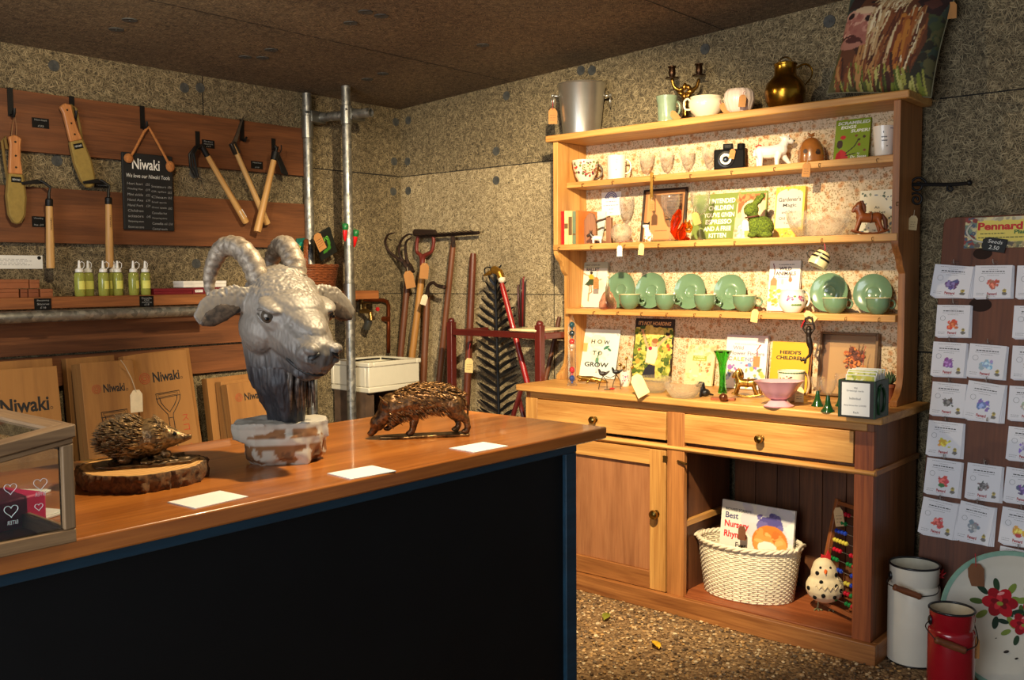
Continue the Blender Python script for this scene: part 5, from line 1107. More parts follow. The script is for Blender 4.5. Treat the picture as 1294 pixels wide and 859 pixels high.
# ------------------------------------------------------------------ shelf 1 (upper)
s1 = SH[1]+.0003; Y1 = 3.755
FLOW = [(150, 30, 40), (70, 96, 40), (180, 60, 50), (110, 130, 60), (90, 40, 60), (200, 120, 90)]
p = at(740, 3.725, s1); r = wpx(722, 757, p)/2; t, pr = cup('flowered_cup', 'large cream cup with red and green flowers and dark handle', 'cup', p, r, hpx(203, p), [(.5, 0), (.56, .08), (.75, .3), (.92, .7), (1, 1)], CREAM, (.15, .85, .6, .005), plain((70, 50, 36), .3))
Rn = random.Random(1); decal(t, pr, [(Rn.uniform(-1.5, 1.5), Rn.uniform(.25, .9)*pr[-1][1], Rn.uniform(.003, .008), Rn.uniform(.003, .007), Rn.choice(FLOW)) for _ in range(60)]+[(0, .6*pr[-1][1], .016, .02, (214, 196, 150))]+[(Rn.uniform(-.35, .35), Rn.uniform(.35, .85)*pr[-1][1], .004, .003, Rn.choice([(120, 90, 60), (90, 100, 60), (160, 120, 90)])) for _ in range(16)])
POT = plain((238, 230, 214), .25, coat=.4, var=.02)
p = at(779, 3.725, s1); r = wpx(767, 791, p)/2; t, pr = cup('bee_mug', 'white straight mug with a small bee print, beside the flowered cup', 'mug', p, r, hpx(197, p), [(.88, 0), (.93, .04), (.95, .5), (1, 1)], POT, (.25, .85, .62, .0035))
decal(t, pr, [(-.15, .38*pr[-1][1], .0025, .004, (40, 34, 24))], 'bee_print'); decal(t, pr, [(-.2+.08*(i % 3), (.66+.07*(i//3))*pr[-1][1], .0018, .0022, (120, 116, 110)) for i in range(9)], 'printed_lines')
CG = thin_glass(.28, 70); CGP = thin_glass(.25, 0); THIN = CGP; FROST = thin_glass(.4, 160)
def goblet(px, pxw, pyt, y, z, label, group=None, stem=.4, cut=True, gm=None, sm=None, name='cut_glass_goblet'):
    p = at(px, y, z); r = pxw/2/pm(*p); h = hpx(pyt, p); t = thing(name, label, 'glass', p, (0, 0, ZC), group); s = stem*h
    b = MB(); b.lathe([(0, 0), (r*.9, 0), (r*.86, .003), (.017, .012), (.010, s*.5), (.006, s), (0, s)] if sm else [(0, .0), (r*.8, 0), (r*.8, .002), (r*.3, .006), (.0045, .012), (.0042, s*.5), (.006, s*.75), (.0048, s), (0, s)], 20); b.build('stem', sm or CGP, t, smooth=60)
    b = MB(); pr = [(.004, s), (r*.55, s+(h-s)*.14), (r*.86, s+(h-s)*.42), (r, s+(h-s)*.75), (r*.98, h)]; b.vessel(pr, 24, .002); b.build('bowl', gm or (CG if cut else CGP), t, smooth=60); return t
for i, (px, w_, pt) in enumerate(((817, 19, 194), (842, 18, 192), (868, 18, 189), (895, 18, 186))):
    goblet(px, w_, pt, 3.765, s1, ('leftmost of four small cut glass goblets on the upper shelf', 'second from left of four small cut glass goblets on the upper shelf', 'third from left of four small cut glass goblets on the upper shelf', 'small cut glass goblet next to the black camera on the upper shelf')[i], 'small goblets on the upper shelf', .34)
p = at(922, 3.745, s1); S = 1/pm(*p); t = thing('box_camera', 'black vintage camera standing on the upper shelf', 'camera', p, (0, 0, .42)); CAMB = plain((9, 9, 9), .7); CAMB.node_tree.nodes['Principled BSDF'].inputs['Specular IOR Level'].default_value = .12
b = MB(); b.box(-19*S, 19*S, -9*S, 10*S, 0, 26*S); b.build('body', CAMB, t, bevel=2.2*S)
b = MB(); b.box(-8*S, 4*S, -6*S, 7*S, 26*S, 33*S); b.build('viewfinder', CAMB, t, bevel=.001)
b = MB(); b.box(-6*S, 2*S, -6.4*S, -6*S, 27.5*S, 31.5*S); b.build('viewfinder_window', glass((200, 210, 220), .05), t)
b = MB(); b.lathe([(0, 0), (5*S, 0), (5*S, 6*S), (4*S, 7*S), (0, 7*S)], 18, TR((14*S, 0, 26*S))); b.build('winder', CAMB, t)
b = MB(); b.lathe([(0, 0), (10*S, 0), (10*S, 2*S), (8*S, 2.4*S), (7*S, 4.5*S), (5*S, 4.5*S), (4.6*S, 3*S), (0, 3*S)], 24, TR((-4*S, -9*S, 13*S), (PI/2, 0, 0))); o = b.build('lens_mount', plain((60, 58, 56), .25, .9), t)
b = MB(); b.ell((-4*S, -12*S, 13*S), (4*S, 1.6*S, 4*S)); b.build('lens', plain((30, 34, 40), .05, .3, coat=1), t)
luggage_tag('price_label', p+Vector((.035, -.035, .085)), .042, 'brown price label on red string hanging on the black camera', KRAFT, (0, .2, .42), [(.002, 0, .01), (0, 0.01, .02)])
# white cow figure
p = at(977, 3.74, s1); S = 1/pm(*p); t = thing('white_cow_figure', 'white china cow figurine with small horns, facing right on the upper shelf', 'figurine', p, (0, 0, .55)); CW = plain((240, 234, 220), .22, coat=.4, var=.02)
q = lambda u, v, d=0: (u*S, -d*S, v*S)
sculpt('body', CW, [('t', [q(-16, 18), (q(-4, 18)), q(10, 21)], [8*S, 8.5*S, 8*S]), ('t', [q(9, 21), q(14, 30), q(16, 33)], [7*S, 5*S, 4.6*S]), ('t', [q(14, 34), q(22, 31)], [5*S, 3.6*S]), ('t', [q(12, 35), q(8, 37)], [1.6*S, 1*S]),
                    ('t', [q(-17, 17, 4), q(-16, 8, 4), q(-16, 1.6, 4)], [5*S, 3*S, 2.6*S]), ('t', [q(-17, 17, -4), q(-18, 8, -4), q(-18, 1.6, -4)], [5*S, 3*S, 2.6*S]), ('t', [q(6, 16, 4), q(4, 8, 4), q(4, 1.6, 4)], [5*S, 3*S, 2.6*S]), ('t', [q(10, 17, -4), q(17, 8, -4), q(22, 1.6, -4)], [5*S, 3*S, 2.4*S]),
                    ('t', [q(13, 36), q(12, 40)], [1.8*S, .8*S]), ('t', [q(17, 36, 1), q(19, 40, 1)], [1.8*S, .8*S]), ('t', [q(-23, 20), q(-24, 14)], [1.6*S, 1.2*S])], t, voxel=.0022, smooth=4)
for d in (3.3,):
    b = MB(); b.ell(q(19, 33.5, d+.6), .9*S, n=8); b.ell(q(25, 31.5, 1), (1.2*S, 1.6*S, 1.2*S), n=8); b.build('painted_marks', BLACK, t)
b = MB(); b.tube([q(-22, 25, 2), q(-18, 27, 4), q(-15, 26, 5)], .9*S, 6); b.build('red_string', RED, t)
p = at(1025, 3.745, s1); r = wpx(1009, 1042, p)/2; h = hpx(173, p); t = thing('beehive_pot', 'brown glazed beehive honey pot with bee knob on the upper shelf', 'pot', p, (0, 0, ZC)); HIVE = plain((150, 92, 40), .25, coat=.5, var=.2)
pr = [(r*.96, 0)]+[(r*(1+.028*math.cos(i*PI))*(max(0, 1-(i/18)**2.8))**.55, h*(.04+.96*i/18)) for i in range(0, 18)]
b = MB(); b.lathe([(0, 0)]+pr+[(0, h)], 32); b.build('ribbed_body', HIVE, t, smooth=60)
b = MB(); b.ell((0, 0, h+.006), (.014, .006, .006)); b.ell((.006, 0, h+.012), (.010, .003, .003), rot=(0, -.5, 0)); b.ell((-.008, 0, h+.012), (.010, .003, .003), rot=(0, .5, 0)); b.build('bee_knob', HIVE, t, smooth=180)
decal(t, [(r, 0), (r, h*.6)], [(-.75, h*.42, .009, .009, (64, 40, 26)), (.2, h*.36, .011, .008, (54, 36, 26)), (.2, h*.44, .008, .006, (84, 60, 40))], 'bee_relief', .001)
luggage_tag('price_label', Vector((X(1020, 3.668, 1.79), 3.668, SH[1]-.002)), .058, 'card price label hanging over the upper shelf edge below the beehive pot', KRAFT, (0, .1, .1), [(0, .004, .012), (0, .03, .03)], red=False)
t, w, h = board_item('green_book', 'bright green children\'s book with white slanting title on the upper shelf', 'book', 1053, 1097, 150, 3.80, SH[1], .010, .16, (130, 152, 20),
    [('e', .70, .50, .045, .03, (60, 40, 24), .5), ('e', .62, .60, .04, .03, (120, 60, 40), .4), ('e', .85, .56, .045, .03, (60, 40, 24), -.4), ('e', .72, .38, .045, .035, (150, 50, 40), .3), ('e', .88, .24, .04, .03, (120, 60, 40)), ('p', [(.04, .02), (.08, .2), (.2, .3), (.36, .22), (.46, .02)], (190, 26, 34)), ('l', [(.36, .2), (.58, .34), (.66, .46)], .03, (40, 30, 26)), ('l', [(.36, .14), (.62, .18)], .03, (40, 30, 26)), ('e', .16, .42, .09, .10, (60, 36, 24)), ('e', .24, .58, .08, .05, (196, 30, 38))],
    [('SCRAMBLED', .52, .915, .92, .075, (236, 236, 220)), ('EGGS', .38, .815, .44, .075, (236, 236, 220)), ('SUPER!', .72, .715, .54, .075, (236, 236, 220)), ('by', .72, .17, .08, .04, (236, 236, 220)), ('Dr. Seuss', .72, .10, .46, .06, (236, 236, 220))], pages=True, shear=.1, bold=.03)
p = at(1117, 3.715, s1); r = wpx(1103, 1131, p)/2; t, pr = cup('white_mug', 'white mug with grey lettering at the right end of the upper shelf', 'mug', p, r, hpx(160, p), [(.72, 0), (.8, .05), (.88, .4), (1, 1)], POT, (.25, .8, .5, .004), hrot=.25)
decal(t, pr, [(-.6+.11*i+.03*(j % 2), (.62-.12*j)*pr[-1][1], .0022, .0026, (120, 116, 112)) for j in range(2) for i in range(5)]+[(-.45, .78*pr[-1][1], .0016, .004, (110, 108, 104)), (.35, .9*pr[-1][1], .010, .0012, (60, 70, 110)), (-.1, .32*pr[-1][1], .003, .002, (60, 60, 60))], 'grey_lettering')
# brass opener hanging from the upper shelf
p = Vector((X(824, 3.66, 1.77), 3.656, SH[1]+.012)); t = thing('brass_opener', 'slim brass opener hanging on the upper shelf edge in front of the framed page', 'opener', p, (0, 0, .1)); BR2 = plain((150, 112, 50), .35, .9)
hh = hpx(251, (p.x, p.y, 0)); L_ = p.z-Z(251, p.x, p.y); b = MB(); b.prism([(-L_, -.008), (-L_, .008), (-L_*.2, .006), (-.006, .010), (0, .006), (0, -.006), (-.006, -.010), (-L_*.2, -.006)], 'y', -.002, .002); b.build('bar', BR2, t, bevel=.001)
b = MB(); b.tube([(.006*math.cos(a), 0, -L_+.004+.008*math.sin(a)) for a in np.linspace(0, 2*PI, 16)[:-1]], .0018, 6, closed=True); b.build('ring', BR2, t)
luggage_tag('price_label', p+Vector((.004, -.003, -L_-.004)), .05, 'card price label hanging from the brass opener', KRAFT, (0, 0, .1), [(0, 0, .01)], red=False)
# ------------------------------------------------------------------ shelf 2 (middle)
s2 = SH[2]+.0003
bx = X(704.5, 3.625, 1.6)
def spine_book(px0, px1, pyt, rgb, label, y=3.625, bands=()):
    px0, px1 = (709.2+(q_-704.3)*.86 for q_ in (px0, px1)); x0 = X(px0, y, 1.56); x1 = X(px1, y, 1.56)-.0006; h = Z(pyt, x0, y)-s2; w = x1-x0; t = thing('upright_book', label, 'book', ((x0+x1)/2, y, s2), group='upright books on the middle shelf'); d = .15
    b = MB(); b.box(-w/2, w/2, 0, .0025, 0, h); b.box(-w/2, -w/2+.002, .0025, d, 0, h); b.box(w/2-.002, w/2, .0025, d, 0, h); b.build('cover', plain(rgb, .5), t)
    b = MB(); b.box(-w/2+.0022, w/2-.0022, .0027, d-.004, .003, h-.004); b.build('pages', plain((224, 210, 180), .8), t)
    if bands:
        b = MB()
        b.box(-w/2+.001, w/2-.001, -.0006, 0, h*bands[0]-.004, h*bands[-1]+.004); b.build('spine_print', plain((110, 80, 50), .6), t)
spine_book(704.3, 708.6, 267, (190, 22, 26), 'red spined book at the left end of the middle shelf'); spine_book(709, 714.5, 266.5, (226, 206, 140), 'first cream spined book, right of the red one', bands=(.5, .6)); spine_book(715, 720.5, 266.5, (220, 198, 136), 'second cream spined book on the middle shelf', bands=(.3, .8)); spine_book(721, 725.6, 267, (112, 128, 100), 'grey-green spined book on the middle shelf', bands=(.3,)); spine_book(726, 729.6, 266, (216, 118, 50), 'orange spined book on the middle shelf')
board_item('picture_book', 'pale blue picture book standing behind the wooden bookend', 'book', 731, 758, 266, 3.78, SH[2], .010, .1, (206, 222, 220), [('s', 14, (.1, .9, .1, .8), .1, [(226, 226, 210), (180, 206, 210)], 3)])
# wooden bookend
x0 = X(733, 3.66, 1.56); S = 1/pm(x0, 3.66, 1.56); p = Vector((x0, 3.67, s2)); t = thing('wooden_bookend', 'brown wooden bookend stand with an arched slab and curved bar', 'bookend', p, (0, 0, .3)); WB = wood((150, 98, 58), (98, 58, 32), 'z', 2, .5)
b = MB(); b.prism([(0, 0), (40*S*.0, 0)]+[] if False else [(z*S, x*S) for x, z in ((0, 0), (1, 16), (4, 30), (8, 37), (12, 40), (16, 38), (19, 30), (20, 20), (20, 0))], 'y', -.004, .02); b.build('arched_slab', WB, t, bevel=.002)
b = MB(); b.box(33*S, 40*S, -.004, .02, 0, 33*S); b.build('post', WB, t, bevel=.002)
b = MB(); P = catmull([(18*S, .008, 26*S), (22*S, .008, 29*S), (30*S, .008, 31*S), (37*S, .008, 34*S)], 4); b.tube(P, .005, 8); b.build('curved_bar', plain((66, 40, 24), .5), t, smooth=180)
b = MB(); b.box(20.2*S, 32.8*S, .0, .016, 0, 4*S); b.build('base', WB, t)
p = at(752, 3.635, s2); S = 1/pm(*p); t = thing('donkey_figure', 'tiny black and white donkey figurine in front of the wooden bookend', 'figurine', p, (0, 0, .5)); q = lambda u, v, d=0: (u*S, -d*S, v*S)
sculpt('body', plain((226, 218, 206), .3), [('t', [q(-2, 7), q(7, 7)], [3.4*S, 3*S])]+[('t', [q(u, 6, d), q(u, 1, d)], [1.6*S, 1.2*S]) for u in (-2, 7) for d in (2, -2)], t, voxel=.0016, smooth=3)
sculpt('head', plain((60, 44, 36), .35), [('t', [q(-3, 8), q(-6, 12), q(-9, 10)], [3*S, 2.8*S, 2*S]), ('t', [q(-6, 13, 1), q(-6, 17, 2)], [1.2*S, .6*S]), ('t', [q(-5, 13, -1), q(-4, 17, -2)], [1.2*S, .6*S])], t, voxel=.0016, smooth=3)
# notice
x0 = X(759.5, 3.825, 1.63); x1 = X(784, 3.825, 1.63); z1 = Z(243.5, x0, 3.825); z0 = Z(273, x0, 3.825); w = x1-x0; h = z1-z0
t = thing('notice_card', 'small white printed notice standing against the wallpaper above the goblets', 'notice', ((x0+x1)/2, 3.8315, z0), (-.004, 0, 0)); b = MB(); b.box(-w/2, w/2, -.0018, 0, 0, h); b.build('card', PAPER, t); PUR = plain((90, 84, 140), .8)
b = MB()
for k in range(3): b.tube([(w*(.16+.07*k)*math.cos(a), -.0022, h*.70+w*(.16+.07*k)*math.sin(a)) for a in np.linspace(.1, PI-.1, 14)], .0024, 5)
b.build('arch_emblem', PUR, t); letters(t, [('DRESSER', 0, h*.615, w*.56, h*.035), ('PLEASE ASK IF YOU NEED', 0, h*.44, w*.8, h*.03), ('HELP', 0, h*.27, w*.2, h*.03)], PUR, Matrix.Translation((0, -.0022, 0)) @ FRONT) if False else scribble(t, .010, [(-w*.28, w*.28, h*.6), (-w*.4, w*.4, h*.44), (-w*.12, w*.12, h*.28), (-w*.08, w*.08, h*.12)], PUR, Matrix.Translation((0, -.0022, 0)) @ FRONT, h=.0014)
goblet(792, 19, 249, 3.79, s2, 'cut glass goblet behind the round cut glass vase on the middle shelf', None, .5)
p = at(785, 3.69, s2); r = wpx(772, 799, p)/2; t = thing('cut_glass_vase', 'round ball-shaped cut glass vase on the middle shelf', 'vase', p); b = MB(); b.vessel([(r*.5, 0)]+[(r*math.sin(a), r*(1-math.cos(a))*.98) for a in np.linspace(.6, 2.5, 12)], 28, .003); b.build('cut_body', CG, t)
luggage_tag('price_label', Vector((X(783, 3.594, 1.49), 3.594, SH[2]-.012)), .05, 'white price label hanging below the round cut glass vase', PAPER, (0, 0, 0), [(0, -.001, .010), (.02, .001, .016), (.05, .03, .022)], marks=False)
luggage_tag('price_label', Vector((X(811, 3.594, 1.49), 3.594, SH[2]-.006)), .052, 'yellowish price label hanging below the china cat', plain((216, 190, 130), .8), (0, .1, 0), [(0, .002, .01)], marks=False, red=False)
# framed page
def frame_item(name, label, px0, px1, pyt, y, z, th, lean, fw_, fcol, inner, ops, fm=None, mount=None):
    yf = y-th; x0 = X(px0, yf, z+.1); x1 = X(px1, yf, z+.1); w = x1-x0; h = (Z(pyt, (x0+x1)/2, yf+.03)-z)/math.cos(.08); lean = math.asin(min(.3, max(.01, (3.8305-y)/h))); t = thing(name, label, 'picture', ((x0+x1)/2, y, z+.0004), (-lean, 0, 0)); m = fm or plain(fcol, .4)
    for nm, bx in (('frame_side', (-w/2, -w/2+fw_, -th, 0, 0, h)), ('frame_side', (w/2-fw_, w/2, -th, 0, 0, h)), ('frame_rail', (-w/2+fw_, w/2-fw_, -th, 0, 0, fw_)), ('frame_rail', (-w/2+fw_, w/2-fw_, -th, 0, h-fw_, h))):
        b = MB(); b.box(*bx); b.build(nm, m, t, bevel=.0015)
    b = MB(); b.box(-w/2+fw_, w/2-fw_, -.004, -.001, fw_, h-fw_); b.build('backing', plain(inner, .8), t)
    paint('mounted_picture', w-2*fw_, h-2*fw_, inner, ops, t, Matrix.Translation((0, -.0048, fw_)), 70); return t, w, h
t, w, h = frame_item('framed_picture', 'dark framed yellowed page with a triangular flap on the middle shelf', 808, 863, 238, 3.795, SH[2], .014, .13, .009, (44, 28, 20), (166, 112, 66), [('r', .06, .94, .04, .95, (186, 130, 80)), ('r', .18, .93, .30, .93, (110, 78, 52)), ('p', [(.06, .04), (.06, .93), (.2, .93), (.72, .30), (.86, .2), (.86, .04)], (196, 138, 84))]+[('l', [(.55, .9-.06*i), (.9, .9-.06*i)], .02, (60, 42, 30)) for i in range(9)]+[('l', [(.3, .2), (.6, .2)], .012, (120, 80, 50))])
p = at(818.5, 3.64, s2); S = 1/pm(*p); t = thing('china_cat', 'small black and white china cat sitting in front of the framed page', 'figurine', p, (0, 0, ZC)); q = lambda u, v, d=0: (u*S, -d*S, v*S)
sculpt('body', attr_mat(.25, .4), [('e', q(1, 6), (6.5*S, 6*S, 6.5*S)), ('t', [q(0, 8), q(-1, 16)], [5*S, 3.4*S]), ('e', q(-2, 20), (4.6*S, 4*S, 4*S)), ('t', [q(-5, 22), q(-6, 26)], [1.7*S, .5*S]), ('t', [q(1, 22), q(2.5, 26)], [1.7*S, .5*S]), ('t', [q(-2, 10, 4), q(-3, 1.4, 5)], [2.4*S, 1.8*S]), ('t', [q(2, 10, 4), q(2, 1.4, 5)], [2.4*S, 1.8*S])], t, voxel=.0018, smooth=3,
       colour=lambda c: (34, 28, 26) if (c.z/S > 21.5 or (c.x/S > 1.2 and c.z/S > 15)) else ((150, 110, 60) if c.z/S < 7 and mnoise.noise(c*90) > .05 else (236, 228, 212)))
goblet(847, 24, 246, 3.695, s2, 'tall cut glass goblet between the framed page and the glass squirrel', None, .5)
goblet(884.5, 25, 241, 3.675, s2, 'tall cut glass goblet in front of the green slogan sign', None, .5)
p = at(859, 3.635, s2); S = 1/pm(*p); t = thing('glass_squirrel', 'red and amber glass squirrel on the middle shelf', 'figurine', p, (0, 0, ZC)); q = lambda u, v, d=0: (u*S, -d*S, v*S)
RG = thin_glass(2.2, 0, (255, 84, 20)); AG = thin_glass(2.0, 0, (255, 176, 60))
sculpt('tail', RG, [('t', [q(-4, 4), q(-8, 12), q(-6, 22), q(-3, 30), q(-1, 36)], [3*S, 4.5*S, 6*S, 6.4*S, 4*S])], t, voxel=.0018, smooth=3)
sculpt('body', RG, [('e', q(1, 8), (7*S, 6.5*S, 8.2*S)), ('t', [q(2, 12), q(5, 19)], [5*S, 4*S]), ('t', [q(5, 3, 3), q(10, 2, 4)], [3*S, 2*S])], t, loc=(0, -.006, 0), voxel=.0018, smooth=3)
sculpt('head', AG, [('e', q(9, 19), (5.5*S, 4.6*S, 4.6*S)), ('t', [q(7, 22), q(6, 27)], [1.8*S, .6*S]), ('t', [q(11, 22), q(12, 26)], [1.8*S, .6*S]), ('e', q(14, 17), 2.4*S), ('t', [q(6, 13, 2), q(12, 11, 3), q(13, 14, 3)], [2.2*S, 1.8*S, 1.8*S])], t, loc=(0, -.0065, 0), voxel=.0018, smooth=3)
GRN = (116, 132, 54)
t, w, h = board_item('slogan_sign', 'green slogan sign with a photo of a child holding a cup', 'sign', 873, 966, 243.5, 3.80, SH[2], .005, .16, GRN,
    [('p', [(.585, .03), (.615, .93), (.985, .95), (.985, .03)], (222, 186, 140)), ('p', [(.62, .5), (.62, .93), (.98, .95), (.98, .8), (.8, .82), (.7, .62)], (176, 92, 46)), ('s', 30, (.62, .96, .78, .93), .03, [(196, 110, 54), (150, 74, 36), (206, 126, 70)], 4), ('e', .80, .58, .13, .24, (236, 196, 154)), ('e', .74, .55, .02, .02, (90, 60, 44)), ('e', .86, .58, .02, .02, (90, 60, 44)), ('e', .79, .46, .03, .02, (200, 140, 110)), ('e', .65, .52, .03, .06, (222, 160, 120)),
     ('p', [(.6, .03), (.62, .3), (.72, .34), (.76, .03)], (226, 206, 170)), ('s', 20, (.6, .76, .04, .3), .02, [(240, 226, 196), (170, 140, 104)], 5), ('e', .83, .385, .13, .05, (70, 40, 24)), ('p', [(.71, .36), (.74, .06), (.92, .06), (.95, .36)], (150, 156, 84)), ('l', [(.72, .34), (.94, .34)], .03, (230, 224, 196)), ('e', .27, .40, .12, .27, (128, 144, 50))],
    [('I INTENDED', .40, .845, .36, .10, (240, 236, 214)), ('CHILDREN', .39, .70, .34, .10, (240, 236, 214)), ("YOU'VE GIVEN", .37, .55, .42, .10, (240, 236, 214)), ('ESPRESSO', .37, .405, .36, .10, (240, 236, 214)), ('AND A FREE', .36, .26, .38, .10, (240, 236, 214)), ('KITTEN', .37, .115, .24, .10, (240, 236, 214))], nx=110, pages=False, bold=.03)
p = at(958, 3.65, s2); S = 1/pm(*p); t = thing('moss_rabbit', 'green moss covered rabbit ornament wearing a cream label', 'ornament', p, (0, 0, ZC)); q = lambda u, v, d=0: (u*S, -d*S, v*S)
MOSS = bronze((52, 66, 10), (110, 128, 28), .95, 0, 160)
rabbit = sculpt('mossy_body', MOSS, [('e', q(5, 14), (15*S, 12*S, 14*S)), ('e', q(-4, 16), (9*S, 9*S, 12*S)), ('e', q(-9, 36), (9.5*S, 8*S, 8.5*S)), ('e', q(-12, 34, 3), (7*S, 6*S, 6*S)), ('t', [q(-6, 26), q(-8, 32)], [7*S, 7*S]), ('t', [q(-5, 42), q(0, 47), q(5, 53)], [4.5*S, 6.5*S, 4*S], .6), ('t', [q(-4, 42, -5), q(-1, 47, -6), q(1, 52, -6)], [4.5*S, 5.5*S, 3*S], .6), ('e', q(-9, 4, 6), (6*S, 7*S, 4*S)), ('e', q(8, 4, 8), (8*S, 6*S, 4*S))], t, voxel=.0024, smooth=3, disp=lambda c, n: .0018*mnoise.noise(c*420))
b = MB(); b.tube([(q(-8, 27)[0]+8.5*S*math.cos(a), 8*S*math.sin(a), 27*S+1*S*math.cos(a)) for a in np.linspace(0, 2*PI, 24)[:-1]], 1.1*S, 6, closed=True); b.build('ribbon', plain((90, 50, 30), .7), t)
luggage_tag('price_label', p+Vector((-.028, -.062, .075)), .046, 'cream price label hanging on the moss rabbit', plain((226, 220, 180), .8), (0, -.1, .5), [(.002, .001, .008), (.003, .008, .014)], marks=False, red=False)
YEL = (222, 180, 60)
board_item('gardening_book', 'yellow bordered gardening book with a grey arched panel on the middle shelf', 'book', 977, 1014, 236, 3.80, SH[2], .018, .14, YEL, [('r', .05, .93, .20, .84, (196, 190, 176)), ('e', .49, .84, .44, .12, (196, 190, 176)), ('s', 40, (.04, .96, .01, .17), .035, [(206, 160, 50), (240, 214, 120), (120, 130, 60), (226, 140, 40)], 3), ('s', 14, (.02, .98, .93, .99), .03, [(206, 160, 50), (240, 214, 120)], 5)],
    [("Gardener's", .49, .755, .76, .085, (40, 38, 36)), ('Magic', .50, .63, .46, .085, (40, 38, 36)), ('and Other', .49, .505, .5, .055, (70, 66, 62)), ('Old Wives', .47, .385, .62, .06, (70, 66, 62)), ("Tales", .49, .29, .36, .04, (110, 106, 100))], spine=(190, 140, 40), bold=.008)
p = at(1034, 3.690, s2); rx = .128; h = hpx(267, p); t = thing('cut_glass_bowl', 'large oval cut glass bowl on the middle shelf beside the rocking horse', 'bowl', p, (0, 0, .12))
b = MB(); b.vessel([(.07, 0), (.085, .004), (.11, h*.35), (.124, h*.7), (.128, h)], 40, .005, sy=.66, wob=lambda a: 1+.012*math.cos(18*a)); b.build('cut_body', thin_glass(.3, 48), t, smooth=50)
board_item('alphabet_book', 'cream alphabet book with a leafy wreath behind the rocking horse', 'book', 1084, 1129, 240, 3.805, SH[2], .008, .12, (232, 222, 190), [('s', 90, (.06, .94, .06, .94), .04, [(80, 96, 74), (90, 110, 130), (120, 130, 90), (60, 76, 90)], 7), ('e', .5, .5, .36, .38, (232, 222, 190))], [('An', .5, .62, .14, .06, (60, 66, 60)), ('Alphabet', .5, .5, .5, .075, (60, 66, 60))], bold=.008)
# rocking horse
def rocking_horse(t, S, m1, mane, rk):
    q = lambda u, v, d=0: (u*S, -d*S, v*S)
    sculpt('body', m1, [('t', [q(-12, 24), q(0, 23), q(10, 24)], [7*S, 6.6*S, 7*S], 1.), ('t', [q(-11, 26), q(-15, 34), q(-15, 41)], [6*S, 5*S, 4.4*S]), ('t', [q(-14, 41), q(-20, 36), q(-22, 33)], [4.4*S, 3.4*S, 2.8*S]), ('t', [q(-14, 44, 1), q(-13, 47, 1)], [1.6*S, .6*S]), ('t', [q(-14, 22, 3), q(-17, 13, 4), q(-20, 5, 4)], [3.6*S, 2.4*S, 2*S]), ('t', [q(-12, 22, -3), q(-14, 13, -4), q(-16, 5, -4)], [3.6*S, 2.4*S, 2*S]), ('t', [q(10, 22, 3), q(13, 13, 4), q(17, 5, 4)], [4*S, 2.6*S, 2*S]), ('t', [q(9, 22, -3), q(11, 13, -4), q(13, 5, -4)], [4*S, 2.6*S, 2*S])], t, voxel=.0020, smooth=3)
    sculpt('mane', mane, [('t', [q(-11, 45), q(-8, 38), q(-7, 32)], [2.2*S, 3*S, 2*S], 1.)], t, voxel=.002, smooth=2)
    sculpt('tail', mane, [('t', [q(16, 27), q(20, 20), q(21, 8)], [2*S, 3.4*S, 2.4*S], 1.)], t, voxel=.002, smooth=2)
    for d in (5, -5):
        b = MB(); P = [q(22*s, 1.4+4.4*s*s, d) for s in np.linspace(-1.1, 1.1, 15)]; b.tube(P, 1.4*S, 8); b.build('rocker', rk, t, smooth=180)
    for u in (-14, 0, 14):
        b = MB(); b.box((u-1.5)*S, (u+1.5)*S, -5*S, 5*S, 2*S+(u/22)**2*4*S, 3.4*S+(u/22)**2*4*S); b.build('crossbar', rk, t)
    b = MB(); b.ell(q(-18, 39, 3.6), .8*S, n=8); b.build('eye', BLACK, t)
    b = MB(); b.tube([(1*S+0*S, 7.4*S*math.cos(a), 24*S+7.4*S*math.sin(a)) for a in np.linspace(0, 2*PI, 20)[:-1]], 1*S, 6, closed=True); b.build('saddle', plain((110, 60, 30), .5), t)
p = at(1099, 3.675, s2); t = thing('rocking_horse', 'small carved brown wooden rocking horse facing left on the middle shelf', 'rocking horse', p, (0, 0, .55)); rocking_horse(t, .92/pm(*p), wood((164, 88, 40), (116, 56, 24), 'x', 2, .4), wood((120, 66, 34), (84, 44, 22), 'z', 2, .6), wood((140, 74, 36), (96, 48, 22), 'x', 2, .4))
# hanging cup under the middle shelf
p = Vector((X(1042, 3.598, 1.47), 3.59, 1.462)); t = thing('hanging_teacup', 'cream and black banded teacup hanging from a hook under the middle shelf', 'cup', p, (0, 0, ZC)); r = .038; h = .06
MH = Matrix.Rotation(rad(60), 4, 'Y'); Mh = Matrix.Translation((-.012, 0, -.045)) @ Matrix.Rotation(rad(-150), 4, 'Y') @ Matrix.Translation((0, 0, -h/2))
pr = [(r*.6, 0), (r*.66, .004), (r*.95, h*.45), (r, h*.8), (r*.97, h)]; b = MB(); b.vessel(pr, 28, .003, Mh); b.build('body', plain((226, 208, 150), .3, coat=.4), t, smooth=60)
for z in (.5, .24):
    b = MB(); rr = float(np.interp(z*h, [q[1] for q in pr], [q[0] for q in pr]))+.0004; b.lathe([(rr, z*h-.004), (rr+.0007, z*h), (rr+.0004, z*h+.004)], 28, Mh, cap=False); b.build('black_band', plain((24, 22, 20), .3), t)
b = MB(); b.tube([Mh @ Vector((r*.92+.022*math.sin(a), 0, h*.25+h*.5*(1-math.cos(a))/2)) for a in np.linspace(0, PI, 12)], .0032, 8); b.build('handle', plain((60, 50, 40), .3), t, smooth=180)
b = MB(); b.tube([(0.004, 0, -.016), (.006, -.002, .0), (.002, .002, .014)], .0016, 6); b.build('red_string', RED, t)
